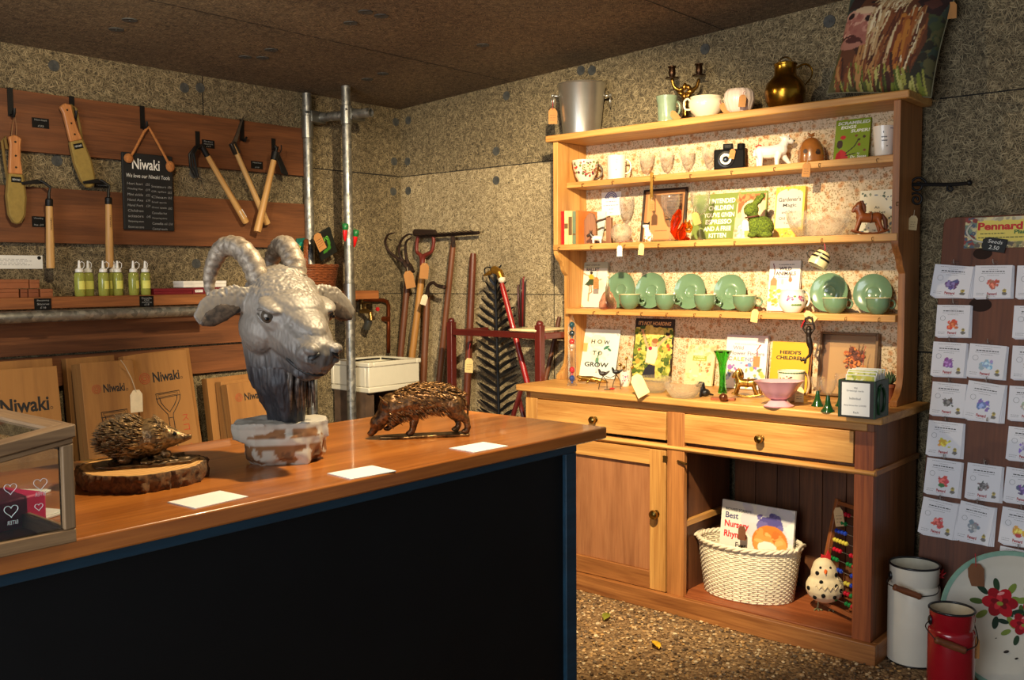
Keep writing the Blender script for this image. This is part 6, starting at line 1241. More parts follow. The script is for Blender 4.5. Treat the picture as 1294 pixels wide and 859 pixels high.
# ------------------------------------------------------------------ shelf 3 (lower)
s3 = SH[3]+.0003
board_item('ballet_book', 'white ballet book with a dancer in yellow and green on its cover', 'book', 727.5, 764, 331.5, 3.80, SH[3], .014, .15, (226, 220, 200), [('r', 0, 1, .86, 1, (176, 178, 150)), ('e', .46, .76, .05, .035, (50, 34, 26)), ('p', [(.36, .68), (.40, .73), (.54, .72), (.56, .62), (.44, .60)], (206, 160, 30)), ('l', [(.36, .70), (.22, .74), (.10, .80)], .035, (196, 140, 100)), ('l', [(.54, .68), (.72, .6), (.82, .62)], .03, (196, 140, 100)), ('p', [(.26, .50), (.40, .62), (.56, .62), (.62, .52), (.44, .46)], (44, 62, 34)), ('l', [(.44, .48), (.42, .3), (.42, .14)], .045, (206, 150, 110)), ('l', [(.48, .48), (.52, .34), (.44, .3)], .035, (190, 130, 96)), ('l', [(0, .14), (.16, 0)], .05, (60, 110, 50)), ('l', [(0, .1), (.12, 0)], .02, (200, 60, 40)), ('l', [(0, .2), (.24, 0)], .03, (206, 180, 60))],
    [('FIRST STEPS IN', .48, .935, .5, .03, (90, 84, 76)), ('BALLET', .5, .84, .44, .07, (20, 18, 18))], spine=(196, 190, 160), bold=.03)
p = at(768, 3.69, s3); r = wpx(757, 779, p)/2; h = hpx(362, p); t = thing('perfume_bottle', 'pink cut glass perfume bottle with tall stopper on the lower shelf', 'bottle', p)
b = MB(); b.lathe([(0, 0), (r*.9, 0), (r, .01), (r*.98, h*.3), (r*.5, h*.72), (r*.25, h*.8), (r*.25, h), (0, h)], 20, wob=lambda a: 1+.03*math.cos(10*a)); b.build('body', thin_glass(.35, 70, (252, 214, 198)), t, smooth=50)
b = MB(); b.lathe([(0, h), (.006, h), (.007, h*1.08), (.003, h*1.2), (.002, h*1.55), (0, h*1.6)], 10); b.build('stopper', plain((200, 180, 140), .2, .7), t)
luggage_tag('price_label', Vector((X(752.5, 3.745, 1.34), 3.752, Z(350, X(752.5, 3.745, 1.34), 3.752))), .056, 'orange-brown price label on red string across the ballet book', KRAFT, (-.1, 0, 0), [(.002, .002, .02), (.006, .003, .035)])
SAGE = plain((106, 136, 104), .18, coat=.5, var=.03)
sp = [(0, .006), (.020, .006), (.024, .0085), (.027, .006), (.048, .008), (.068, .013), (.079, .018), (.0795, .020), (.070, .0165), (.048, .0115), (.030, .0095), (.0, .0095)]
def saucer(px0, px1, pyt, label):
    y = 3.800; p = at((px0+px1)/2, y, s3+.08); r = (391+(px0>1000)*4-pyt)/2/pm(*p); k = r/.079; lean = rad(9); t = thing('green_saucer', label, 'saucer', (p.x, y, s3+r), (0, 0, 0), 'green saucers on the lower shelf')
    b = MB(); b.lathe([(a*k, z*k) for a, z in [(0, .0), (.024*1, .0), (.0245, .004), (.05, .006), (.069, .0115), (.0795, .0185), (.0792, .0200), (.070, .0150), (.050, .0105), (.030, .0085), (.0265, .0105), (.0235, .0085), (.0, .0085)]], 48, Matrix.Rotation(PI/2-lean, 4, 'X')); b.build('dish', SAGE, t, smooth=50); t.location.z += -r*(1-math.cos(lean))+.0008
    return r
def teacup(px0, px1, pyt, y, label, ang=0.25):
    p = at((px0+px1)/2, y, s3); r = (px1-px0)/2/pm(*p); h = hpx(pyt, p)*.98; t, pr = cup('green_teacup', label, 'cup', p, r, h, [(.45, 0), (.50, .05), (.72, .18), (.92, .45), (.98, .75), (1, 1)], SAGE, None, group='green teacups on the lower shelf', th=.0028)
    b = MB(); b.tube([(r*1.16+.30*r*math.cos(a), 0, h*.60+.34*r*math.sin(a)) for a in np.linspace(0, 2*PI, 18)[:-1]], [.0042]*17, 8, closed=True); b.build('ring_handle', SAGE, t, smooth=180)
    b = MB(); b.tube([(r*1.0*math.cos(a), r*1.0*math.sin(a), h) for a in np.linspace(0, 2*PI, 40)[:-1]], .0016, 6, closed=True); b.build('pale_rim', plain((214, 200, 150), .3), t, smooth=180)
for i, (a, c, e, f, pt, tp) in enumerate(((770, 803, 782, 809, 346, 371.5), (806, 843.5, 828, 854, 346, 371.5), (854, 894, 877, 905, 346, 372), (904, 945, 926, 956, 346, 373), (1026, 1073, 1040, 1070, 346, 376), (1079, 1130, 1094.5, 1124, 346, 376))):
    nm = ('leftmost', 'second from left', 'third from left', 'fourth from left', 'fifth from left', 'rightmost')[i]
    saucer(a, c, pt, 'sage green saucer propped upright on the lower shelf, '+nm); teacup(e, f, tp, 3.705, 'sage green round teacup on the lower shelf, '+nm)
board_item('animal_book', 'white wild animals book standing on the lower shelf', 'book', 969, 1008, 329.5, 3.80, SH[3], .014, .13, (232, 226, 212), [('e', .70, .62, .06, .05, (150, 104, 70)), ('e', .68, .70, .03, .05, (150, 104, 70)), ('e', .45, .58, .05, .06, (206, 196, 170)), ('s', 34, (.06, .5, .1, .42), .07, [(222, 190, 70), (200, 150, 50), (236, 214, 130)], 3), ('s', 26, (.4, .8, .1, .4), .07, [(206, 150, 130), (176, 120, 96), (226, 190, 170)], 4), ('p', [(.06, .42), (.06, .6), (.12, .66), (.22, .66), (.28, .6), (.28, .42)], (160, 120, 78)), ('r', .08, .26, .42, .5, (214, 180, 110)), ('l', [(.16, .66), (.18, .8), (.12, .94)], .03, (120, 24, 36))],
    [('A companion to the', .55, .92, .5, .03, (110, 100, 96)), ('WILD', .52, .84, .4, .075, (70, 50, 50)), ('ANIMALS', .54, .745, .66, .075, (70, 50, 50)), ('of Britain and Europe', .52, .67, .46, .025, (120, 110, 104))], spine=(210, 204, 190), bold=.03)
p = at(1001, 3.70, s3); r = wpx(985, 1018, p)/2; t, pr = cup('floral_jug', 'white jug with purple and pink flowers in front of the wild animals book', 'jug', p, r, hpx(366, p), [(.6, 0), (.66, .04), (.95, .3), (1, .5), (.9, .8), (.86, .93), (.92, 1)], POT, (.25, .9, .42, .0045), hrot=-.1)
Rn = random.Random(5); decal(t, pr, [(a0+Rn.uniform(-.22, .22), z0*pr[-1][1]+Rn.uniform(-.009, .009), Rn.uniform(.003, .005), Rn.uniform(.003, .005), Rn.choice([(190, 90, 110), (120, 70, 140), (214, 130, 140), (150, 60, 90)])) for a0, z0 in ((-.45, .62), (.45, .62)) for _ in range(14)]+[(-.25+.2*i, .35*pr[-1][1], .007, .0035, (96, 130, 60)) for i in range(4)]+[(-.1, .72*pr[-1][1], .006, .004, (110, 140, 70))])
for px, y, z, lab in ((955, 3.656, SH[3]+.014, 'yellowish price label over the lower shelf edge beside a teacup'), (1017, 3.655, SH[3]+.006, 'tilted price label on red string at the floral jug foot')):
    luggage_tag('price_label', Vector((X(px, y, z), y, z)), .056, lab, plain((216, 184, 120), .8), (0, .15 if px < 1000 else -.9, 0), [(0, .004, .006), (.004, .02, .004)], marks=False)
for px, y, zo, lab, rt_ in ((848, 3.64, .045, 'brown price label at the foot of the green mug', -.7), (911, 3.64, .05, 'brown price label on red string under the right handle of the cream bowl', -.6), (939, 3.62, .07, 'brown price label across the shell vase', .1)):
    luggage_tag('price_label', Vector((X(px, y, TOPZ+.05), y, TOPZ+zo)), .05, lab, KRAFT, (0, rt_, ZC-.3), [(0, .004, .008), (.006, .012, .016)], marks=False)
luggage_tag('price_label', Vector((X(877, 3.63, 1.58), 3.63, Z(268, X(877, 3.63, 1.58), 3.63))), .055, 'tan price label hanging from the goblet in front of the green sign', plain((196, 150, 80), .8), (0, -.3, .4), [(.004, .006, .012), (.012, .012, .022)], marks=False, red=False)
# ------------------------------------------------------------------ on the dresser desk
p = dk(723, 487); S = 1/pm(*p); H_ = hpx(398, p); t = thing('glass_thermometer', 'slim glass tube with coloured floating bulbs at the left end of the desk', 'thermometer', p)
b = MB(); b.lathe([(0, 0), (6.5*S, 0), (6.5*S, 2*S), (5*S, 3*S), (5*S, H_*.86), (2.5*S, H_*.93), (1.2*S, H_), (0, H_)], 18); b.build('glass_tube', THIN, t)
for z, c in ((.10, (30, 60, 130)), (.22, (190, 30, 40)), (.56, (200, 170, 140)), (.62, (190, 50, 40)), (.74, (20, 40, 44)), (.86, (24, 70, 80))):
    b = MB(); b.ell((0, 0, H_*z), (3.6*S, 3.6*S, 4.2*S), n=10); b.lathe([(0, 0), (1.4*S, 0), (1.4*S, 3*S), (0, 3*S)], 8, TR((0, 0, H_*z-6*S))); b.build('floating_bulb', plain(c, .15, coat=.6), t)
t, w, h = board_item('poster_board', 'pale board with black spaced capital lettering and leaf drawing, left on the desk', 'sign', 727.5, 776, 415.5, 3.775, DT, .006, .12, (218, 230, 222), [('s', 18, (.05, .6, .3, .8), .14, [(236, 232, 200), (226, 230, 214), (240, 226, 190)], 3), ('r', .02, .2, .53, .70, (216, 170, 100)), ('l', [(.53, .52), (.5, .4), (.54, .3), (.52, .12)], .03, (70, 120, 96)), ('e', .70, .63, .08, .03, (60, 120, 90), .5), ('e', .78, .59, .06, .025, (60, 120, 90), -.5), ('e', .5, .36, .05, .06, (90, 140, 110)), ('s', 8, (.3, .9, .1, .5), .05, [(236, 206, 206), (214, 226, 226)], 5)],
    [('H', .34, .745, .10, .085, (30, 26, 24)), ('O', .51, .745, .12, .085, (30, 26, 24)), ('W', .69, .735, .15, .085, (30, 26, 24)), ('T', .41, .51, .10, .085, (30, 26, 24)), ('O', .55, .51, .11, .085, (30, 26, 24)), ('GROW', .50, .27, .62, .095, (30, 26, 24))], pages=False, nx=80, bold=.025)
GB = bronze((120, 84, 30), (206, 160, 76), .25, .9, 30)
p = dk(748, 484); S = 1/pm(*p); t = thing('brass_crocodile', 'long low brass reptile-shaped nutcracker lying in front of the pale lettering board', 'nutcracker', p, (0, 0, ZC-.2)); q = lambda u, v, d=0: (u*S, -d*S, v*S)
sculpt('body', GB, [('t', [q(-18, 8), q(-10, 6), q(0, 5), (q(12, 3)), q(20, 1.4)], [1.5*S, 3*S, 4*S, 2.6*S, 1*S]), ('t', [q(-17, 3), q(-9, 4.5)], [1.2*S, 2.6*S]), ('t', [q(-4, 3, 4), q(-6, .8, 6)], [1.6*S, 1*S]), ('t', [q(6, 3, 4), q(8, .8, 6)], [1.6*S, 1*S])], t, voxel=.0016, smooth=2)
p = dk(771, 492); S = 1/pm(*p); t = thing('wire_hen_ornament', 'little wire ornament with two dark hens on thin legs, on the desk', 'ornament', p, (0, 0, ZC))
WR = plain((80, 70, 60), .35, .8)
for u, v, c in ((-9, 20, (40, 30, 28)), (8, 22, (20, 20, 20))):
    b = MB(); b.tube([(u*S, 0, (v-3)*S), ((u-4)*S, -2*S, 9*S), ((u-6)*S, -3*S, .6*S)], .5*S, 5); b.tube([(u*S, 0, (v-3)*S), ((u+5)*S, 1*S, 10*S), ((u+5)*S, 0, .6*S)], .5*S, 5); b.build('wire_leg', WR, t)
    sculpt('hen', plain(c, .4), [('e', (u*S, 0, v*S), (4.5*S, 2.5*S, 3*S)), ('t', [((u-3)*S, 0, v*S), ((u-5)*S, 0, (v+5)*S)], [2*S, 1.4*S]), ('t', [((u+3)*S, 0, v*S), ((u+8)*S, 0, (v+3)*S)], [2*S, .8*S])], t, voxel=.0014, smooth=2)
b = MB(); b.tube([(3*S, -3*S, .8*S), (-2*S, -5*S, .8*S), (-8*S, -4*S, .8*S)], .8*S, 6); b.tube([(-6*S, -3*S, 17*S), (0, -4*S, 15*S), (6*S, -2*S, 18*S)], .5*S, 5); b.build('wire_frame', WR, t)
b = MB(); b.ell((2*S, -5*S, 1.6*S), (3.5*S, 2*S, 1.2*S), n=8); b.build('red_foot', RED, t)
p = dk(790, 488); r = wpx(782, 798, p)/2; t, pr = cup('small_floral_pot', 'small white pot with pink print holding a dried brass-coloured sprig', 'pot', p, r, hpx(469, p), [(.6, 0), (.66, .06), (.94, .5), (.94, .9), (1, 1)], POT)
Rn = random.Random(3); decal(t, pr, [(Rn.uniform(-.7, .7), Rn.uniform(.4, .75)*pr[-1][1], .003, .003, Rn.choice([(206, 110, 120), (150, 110, 150), (226, 160, 160)])) for _ in range(16)])
b = MB()
for i, (u, v) in enumerate(((-.8, 1.7), (.2, 2.2), (1.1, 1.5), (-.2, 1.5))): b.tube([(0, 0, .02), (u*.5*r, 0, r*1.6), (u*r, 0, v*r*2)], .0014, 5); b.ell((u*r, 0, v*r*2), (.007, .004, .009), n=8, rot=(0, u, 0))
b.build('dried_sprig', GB, t)
HB = [(120, 130, 40), (80, 100, 30), (170, 170, 70), (60, 80, 30), (200, 190, 90)]
board_item('tin_sign', 'dark topped metal sign showing a gardener with raised arms among plants', 'sign', 797, 846, 402.5, 3.785, DT, .004, .12, (34, 26, 22), [('r', .03, .97, .03, .86, (216, 190, 90)), ('s', 120, (.04, .4, .05, .84), .06, HB, 2), ('s', 120, (.66, .96, .05, .84), .06, HB, 3), ('s', 40, (.3, .7, .7, .86), .06, [(230, 206, 110), (206, 180, 80)], 4), ('s', 10, (.05, .95, .3, .6), .05, [(200, 80, 40), (220, 150, 60)], 6),
    ('l', [(.40, .52), (.30, .64), (.22, .78), (.18, .84)], .06, (214, 160, 112)), ('l', [(.60, .54), (.74, .66), (.90, .74)], .06, (214, 160, 112)), ('p', [(.34, .3), (.36, .52), (.46, .56), (.62, .56), (.64, .42), (.58, .28)], (232, 200, 176)), ('e', .53, .62, .075, .06, (206, 150, 104)), ('e', .55, .65, .08, .04, (150, 96, 50)), ('e', .44, .53, .05, .03, (190, 30, 60)), ('p', [(.26, .06), (.34, .2), (.44, .28), (.6, .26), (.62, .06)], (34, 36, 48)), ('e', .20, .855, .07, .03, (60, 90, 40)), ('e', .85, .76, .06, .025, (50, 30, 22))],
    [("IT'S NOT HOARDING", .5, .925, .84, .062, (214, 168, 110))], pages=False, nx=110, bold=.03, shear=.1)
for i, (px, py, x0_, x1_, pt, lb) in enumerate(((820, 496, 798, 845, 473, 'left of two pressed glass bowls standing on the desk'), (859, 503, 835, 883, 480, 'right of two pressed glass bowls on the desk, beside the little black dog'))):
    p = dk(px, py); r = wpx(x0_, x1_, p)/2; p.y += r*.35; t = thing('pressed_glass_bowl', lb, 'bowl', p, (0, 0, 0), 'pressed glass bowls'); h = hpx(pt+3, p)
    b = MB(); b.vessel([(r*.55, 0), (r*.62, .003), (r*.85, h*.4), (r*.97, h*.8), (r, h)], 40, .003, wob=(lambda a: 1+.015*math.cos(20*a)) if i == 0 else None); b.build('body', FROST, t, smooth=60)
luggage_tag('price_label', dk(812, 500)+Vector((-.04, .0, .085)), .10, 'long cream price label leaning on the left glass bowl', plain((226, 204, 150), .8), (-.3, -.55, .3), marks=False)
board_item('garden_booklet', 'pale floral garden booklet standing on the desk behind the black dog', 'book', 864, 899, 436, 3.79, DT, .010, .1, (214, 200, 150), [('s', 40, (0, 1, .66, 1), .06, [(190, 176, 120), (226, 214, 170), (170, 160, 110)], 3), ('r', .22, .72, .60, .74, (150, 160, 60)), ('s', 24, (.45, .9, .3, .6), .035, [(206, 90, 50), (226, 130, 80)], 2), ('s', 20, (.05, .9, .05, .55), .06, [(226, 216, 180), (170, 170, 110), (206, 190, 130)], 7)], [('A GUIDE', .47, .705, .34, .035, (226, 220, 170)), ('TO GARDENS', .47, .64, .42, .035, (226, 220, 170))])
p = dk(889, 501); S = 1/pm(*p); t = thing('black_dog_figure', 'small black seated dog figurine on the desk', 'figurine', p, (0, 0, ZC)); q = lambda u, v, d=0: (u*S, -d*S, v*S)
sculpt('body', plain((22, 20, 19), .35), [('e', q(2, 5), (6.5*S, 5*S, 5*S)), ('t', [q(0, 6), q(-2, 13)], [4.4*S, 3.4*S]), ('e', q(-3, 15.5), (4*S, 3.6*S, 3.6*S)), ('t', [q(-5, 15), q(-8.5, 14)], [2.4*S, 1.7*S]), ('t', [q(-1, 17, 3), q(0, 12, 3.6)], [1.8*S, 1.4*S]), ('t', [q(-3, 9, 2), q(-4.5, 1.2, 3)], [2*S, 1.6*S]), ('t', [q(-1, 9, -2), q(-2, 1.2, -3)], [2*S, 1.6*S]), ('t', [q(8, 3), q(12, 2)], [1.6*S, 1*S])], t, voxel=.0014, smooth=3)
p = dk(913, 497); S = 1/pm(*p); H_ = hpx(443, p); t = thing('green_bud_vase', 'tall green glass bud vase with a frilled open mouth on the desk', 'vase', p, (0, 0, ZC)); GG = glass((120, 216, 110), .03)
b = MB(); b.vessel([(5*S, 0), (5.4*S, 2*S), (4*S, 8*S), (3.6*S, H_*.4), (5*S, H_*.72), (8.5*S, H_*.92), (11*S, H_)], 30, .0022, wob=lambda a: 1+.10*math.cos(6*a)); b.build('body', GG, t, smooth=60)
# wooden stand and ball
p = dk(914, 505.5); b = MB(); S = 1/pm(*p); b.box(-15*S, 15*S, -6*S, 6*S, 0, 3.4*S); tag(b.build('wooden_stand', wood((150, 80, 40), (104, 52, 26), 'x', 2, .4), loc=p, rot=(0, 0, .3), bevel=.0015), 'flat brown wooden stand in front of the green bud vase', 'stand')
p = dk(914, 507.5); r = 5.4/pm(*p); b = MB(); b.ell((0, 0, r), r, n=20); tag(b.build('polished_ball', bronze((60, 28, 16), (130, 72, 44), .2, .5, 60), loc=p, smooth=180), 'small polished brown ball at the desk front edge', 'ball')
board_item('flower_calendar', 'white flower calendar book with coloured lettering, behind the brass horse', 'book', 914, 966, 424, 3.795, DT, .018, .1, (232, 226, 218), [('r', 0, 1, .90, 1, (214, 196, 190)), ('s', 60, (.02, .98, .02, .42), .05, [(110, 130, 70), (90, 120, 160), (180, 190, 210), (150, 160, 90), (200, 180, 90), (226, 220, 210)], 3), ('s', 10, (.1, .9, .3, .5), .05, [(150, 100, 170), (196, 90, 110), (110, 140, 200)], 5), ('r', .68, .84, .42, .62, (190, 126, 76)), ('l', [(.77, .62), (.76, .74), (.83, .83)], .025, (176, 24, 40))],
    [('THE COLLECTORS', .5, .83, .6, .03, (196, 176, 170)), ('Wild', .30, .76, .26, .07, (150, 130, 150)), ('Flower Finders', .52, .66, .84, .07, (130, 124, 136)), ('C', .12, .55, .1, .075, (190, 90, 80)), ('A', .24, .55, .1, .075, (206, 150, 60)), ('L', .34, .55, .07, .075, (120, 150, 90)), ('E', .43, .55, .08, .075, (214, 170, 60)), ('N', .54, .55, .1, .075, (110, 130, 170)), ('D', .65, .55, .09, .075, (150, 110, 150))], nx=80, spine=(190, 180, 170), bold=.025)
p = dk(944, 502); t = thing('brass_rocking_horse', 'small brass rocking horse ornament on the desk behind the pink bowl', 'ornament', p, (0, 0, .45)); rocking_horse(t, .78/pm(*p), GB, GB, GB)
board_item('yellow_book', 'bright yellow hardback with black capital lettering on the desk', 'book', 971, 1019, 433, 3.79, DT, .026, .1, (212, 156, 16), [('l', [(0, .985), (1, .985)], .012, (196, 150, 30))], [("HEIDI'S", .50, .79, .56, .075, (34, 28, 16)), ('CHILDREN', .50, .68, .74, .075, (34, 28, 16))], spine=(150, 90, 40), bold=.04)
p = dk(994, 508); r = wpx(976, 1010, p)/2; p.y += .04; t, pr = cup('cream_teapot', 'cream squared jug with green rim and floral band behind the pink bowl', 'jug', p, r, hpx(468, p), [(.7, 0), (.8, .06), (.95, .4), (.98, .8), (1, 1)], CREAM, (.2, .92, .5, .005), plain((190, 160, 120), .35))
Rn = random.Random(6); hh = pr[-1][1]; decal(t, pr, [(-1.3+i*.2, hh*.95, .006, .0025, (60, 90, 50)) for i in range(14)]+[(Rn.uniform(-1.2, -.2), hh*Rn.uniform(.5, .85), .003, .003, Rn.choice(FLOW)) for _ in range(26)])
PINKC = plain((206, 150, 160), .22, coat=.5, var=.03)
p = dk(984, 513.5); r = wpx(953, 1013, p)/2; t = thing('pink_bowl', 'pink pedestal bowl with fluted flaring lobes at the desk front', 'bowl', p, (0, 0, ZC)); h = hpx(481, p)
b = MB(); b.lathe([(0, 0), (r*.62, 0), (r*.64, .004), (r*.5, .010), (r*.34, h*.26), (0, h*.26)], 40, wob=lambda a: 1+.03*math.cos(6*a), sy=.8); b.build('foot', PINKC, t, smooth=60)
b = MB(); b.vessel([(r*.3, h*.26), (r*.52, h*.38), (r*.74, h*.65), (r*.9, h*.88), (r*1.02, h)], 60, .004, wob=lambda a: 1+.045*math.cos(6*a), sy=.8); b.build('lobed_bowl', PINKC, t, smooth=60)
luggage_tag('price_label', dk(1001, 509)+Vector((.02, .02, .062)), .06, 'card price label leaning behind the pink bowl', plain((216, 190, 140), .8), (-.15, 0, .3))
# mermaid opener hanging below shelf 3
p = Vector((X(1023, 3.655, 1.17), 3.648, 1.196)); S = 1/pm(*p); t = thing('mermaid_bottle_opener', 'dark cast iron mermaid bottle opener hanging below the lower shelf', 'bottle opener', p, (0, 0, .35)); q = lambda u, v, d=0: (u*S, -d*S, v*S)
sculpt('figure', plain((40, 30, 24), .45, .5), [('e', q(0, -17), (3.6*S, 3.4*S, 4*S)), ('t', [q(0, -21), q(0, -28)], [4*S, 3*S]), ('t', [q(0, -28), q(1, -34), q(3, -42), q(2, -50), q(-3, -55)], [3.4*S, 4*S, 3*S, 2*S, 1.2*S]), ('t', [q(-3, -55), q(-8, -57)], [1.4*S, 1.8*S]), ('t', [q(-3, -55), q(-4, -60)], [1.4*S, 1.6*S]), ('t', [q(-3, -22), q(-7, -16), q(-5, -9), q(-4, -4)], [1.6*S, 1.4*S, 1.4*S, 1.3*S]), ('t', [q(3, -22), q(7, -16), q(5, -9), q(4, -4)], [1.6*S, 1.4*S, 1.4*S, 1.3*S]), ('t', [q(-4, -4), q(0, -1.6), q(4, -4)], [1.5*S, 1.5*S, 1.5*S]), ('t', [q(-5, -10), q(5, -10)], [1.3*S, 1.3*S])], t, voxel=.0016, smooth=2)
b = MB(); b.tube([q(-5, -6, 2), q(-7, -10, 3), q(-9, -15, 3)], .8*S, 5); b.build('red_string', RED, t)
# framed dried flowers
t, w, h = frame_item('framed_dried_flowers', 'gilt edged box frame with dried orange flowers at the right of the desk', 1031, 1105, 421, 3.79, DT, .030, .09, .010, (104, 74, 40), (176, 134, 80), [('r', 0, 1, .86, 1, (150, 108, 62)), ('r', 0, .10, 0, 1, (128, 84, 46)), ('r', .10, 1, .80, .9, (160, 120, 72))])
b = MB(); Rn = random.Random(4)
for i in range(70):
    a = Rn.uniform(0, 6.28); rr = Rn.uniform(0, 1)**.6; x = w*(.08+.17*rr*math.cos(a)); z = h*(.60+.17*rr*math.sin(a)); b.ell((x, -.010-Rn.uniform(0, .008), z), (Rn.uniform(.004, .010), .005, Rn.uniform(.004, .010)), n=7, rot=(0, Rn.uniform(0, 3), 0), mi=Rn.randrange(3))
for i in range(14): b.tube([(w*.08, -.008, h*.45), (w*(.08+Rn.uniform(-.18, .2)), -.012, h*Rn.uniform(.7, .84))], .0012, 4, mi=2)
o = b.build('dried_flowers', [plain((176, 84, 30), .8), plain((214, 128, 56), .8), plain((104, 46, 26), .8)], t, smooth=180); o['kind'] = 'stuff'
b = MB(); b.box(-w/2+.010, w/2-.010, -.026, -.0245, .010, h-.010); b.build('glass_pane', THIN, t)
luggage_tag('price_label', t.location+Vector((w*.32, -.036, h*.53)), .062, 'brown price label on red string on the dried flower frame', KRAFT, (0, 0, .1), [(0, 0, .01), (.002, .0, .05), (.008, .002, .075)])
for i, (px, py, w_, pt) in enumerate(((1033, 513, 15, 476), (1046, 520, 17, 480), (1063, 513, 15, 472))):
    p = dk(px, py); goblet(px, w_*1.15, pt, p.y, DT+.0003, ('leftmost green-stemmed wine glass on the desk', 'front green-stemmed wine glass beside the green box', 'green-stemmed wine glass partly behind the green box')[i], 'green-stemmed wine glasses', .52, False, THIN, plain((22, 64, 26), .15, coat=.5), 'wine_glass')
# green card box
p0 = on('z', DT, 1057, 527); p1 = on('z', DT, 1107, 529.5); w = (p1-p0).length; ang = .02; t = thing('green_card_box', 'dark green wooden box of greetings cards with a white notice on its front', 'box', ((p0.x+p1.x)/2, (p0.y+p1.y)/2, DT+.0003), (0, 0, ang)); DG = plain((20, 60, 30), .45, var=.2); d = .135; h = Z(480, p0.x, p0.y)-DT
for nm, bx in (('front_panel', (-w/2, w/2, 0, .008, 0, h)), ('back_panel', (-w/2, w/2, d-.008, d, 0, h)), ('side_panel', (-w/2, -w/2+.008, .008, d-.008, 0, h)), ('side_panel', (w/2-.008, w/2, .008, d-.008, 0, h)), ('bottom', (-w/2+.008, w/2-.008, .008, d-.008, 0, .006))):
    b = MB(); b.box(*bx); b.build(nm, DG, t, bevel=.001)
b = MB(); b.box(-w*.44, w*.46, -.0012, 0, h*.01, h*.985); b.build('dark_backing', plain((40, 36, 34), .6), t)
b = MB(); b.box(-w*.39, w*.36, -.0024, -.0012, h*.06, h*.94); nb = b.build('white_notice', WHITE, t)
letters(nb, [('Wild', -.002, h*.80, w*.09, h*.05), ('Greetings cards', -.004, h*.72, w*.46, h*.06), ('Individual', -.004, h*.52, w*.3, h*.06), ('Any three for £10.00', -.004, h*.33, w*.6, h*.055), ('Each', 0, h*.15, w*.14, h*.05)], plain((90, 90, 96), .8), Matrix.Translation((0, -.003, 0)) @ FRONT)
b = MB(); P = catmull([(w/2+.001, .030, h*.15), (w/2+.001, .062, h*.12), (w/2+.001, .085, h*.3), (w/2+.001, .088, h*.6), (w/2+.001, .062, h*.85), (w/2+.001, .034, h*.8)], 5); b.tube(P, .006, 8); b.tube([(w/2+.001, .030, h*.15), (w/2+.001, .026, h*.5), (w/2+.001, .034, h*.8)], .006, 8); b.build('ring_moulding', DG, t, smooth=180)
for i in range(9):
    c = thing('greetings_card', ('front yellow-green leafy greetings card in the green box' if i == 0 else ('white edged greetings card filed directly behind the leafy one', 'third greetings card back in the green box', 'fourth greetings card back in the green box', 'fifth greetings card back in the green box', 'fourth greetings card from the rear of the green box', 'third greetings card from the rear of the green box', 'second greetings card from the rear of the green box', 'rearmost greetings card in the green box')[i-1]), 'card', t.matrix_basis @ Vector((.004, .018+.0115*i, .0065)), (-.06, 0, ang), 'greetings cards in the green box'); cw = w*.80; chh = h*1.12+.006*(i % 3)-(.0 if i else .004)
    b = MB(); b.box(-cw/2, cw/2, -.0012, .0012, 0, chh); b.build('card', PAPER, c)
    paint('printed_front', cw*.94, chh*.96, (206, 206, 120), [('s', 70, (0, 1, 0, 1), .1, [(170, 176, 60), (226, 220, 150), (140, 150, 40), (240, 236, 200), (200, 190, 70)], i+1)], c, Matrix.Translation((0, -.0017, chh*.02)), 30)
# succulent pot
p = dk(1123, 508); p = Vector((X(1124, 3.72, .95), 3.72, DT+.0003)); S = 1/pm(*p); t = thing('potted_succulent', 'small potted succulent in the rear right corner of the desk', 'plant', p); h = hpx(485, p)
b = MB(); b.vessel([(4.5*S, 0), (6.5*S, h*.8), (7*S, h*.82), (7*S, h)], 20, .002); b.build('pot', plain((150, 84, 56), .8), t)
b = MB(); b.lathe([(0, 0), (6*S, 0), (0, 2*S)], 14, TR((0, 0, h*.85))); Rn = random.Random(2)
for i in range(22): a = i*2.4; k = .3+.7*i/22; b.tube([(0, 0, h*.9), (6*S*k*math.cos(a), 6*S*k*math.sin(a), h*.9+7*S), (9*S*k*math.cos(a), 9*S*k*math.sin(a), h*.9+(22-10*k)*S)], [1.2*S, 1.8*S, .3*S], 6)
b.build('leaves', plain((60, 84, 56), .6), t, smooth=180)
# ------------------------------------------------------------------ niche
NZ = .0503
p = on('z', NZ, 945, 752); p.z = NZ; pr_ = wpx(877, 1016, p)/2; cy = 3.375+.03+.16
bx_ = X(946, 3.565, .15); rr = wpx(890, 1003, (bx_, 3.565, .1))/2
t = thing('white_wicker_basket', 'oval white wicker basket standing in the open niche of the dresser', 'basket', (bx_, 3.565, NZ+.0005), (0, 0, .1)); WW = plain((226, 214, 188), .55, var=.1, bump=.2)
h = Z(693, bx_, 3.42)-NZ; rx, ry = rr*.98, .125
wicker(rx, ry, h, .17, 34, 26, .004, 3).build('woven_side', WW, t, smooth=180)
b = MB()
for i in range(34):
    a = 2*PI*i/34; b.tube([(rx*math.cos(a), ry*math.sin(a), 0), (rx*1.17*math.cos(a), ry*1.17*math.sin(a), h)], .0035, 6)
b.build('stakes', WW, t, smooth=180)['kind'] = 'stuff'
b = MB()
for q_ in range(3): b.tube([((rx*1.18+.006*math.cos(14*a+q_*2.1))*math.cos(a), (ry*1.19+.006*math.cos(14*a+q_*2.1))*math.sin(a), h+.006*math.sin(14*a+q_*2.1)) for a in np.linspace(0, 2*PI, 110)[:-1]], .006, 6, closed=True)
b.build('braided_rim', WW, t, smooth=180)
b = MB(); b.lathe([(0, 0), (rx, 0), (rx, .006), (0, .006)], 30, sy=ry/rx); b.build('base', WW, t)
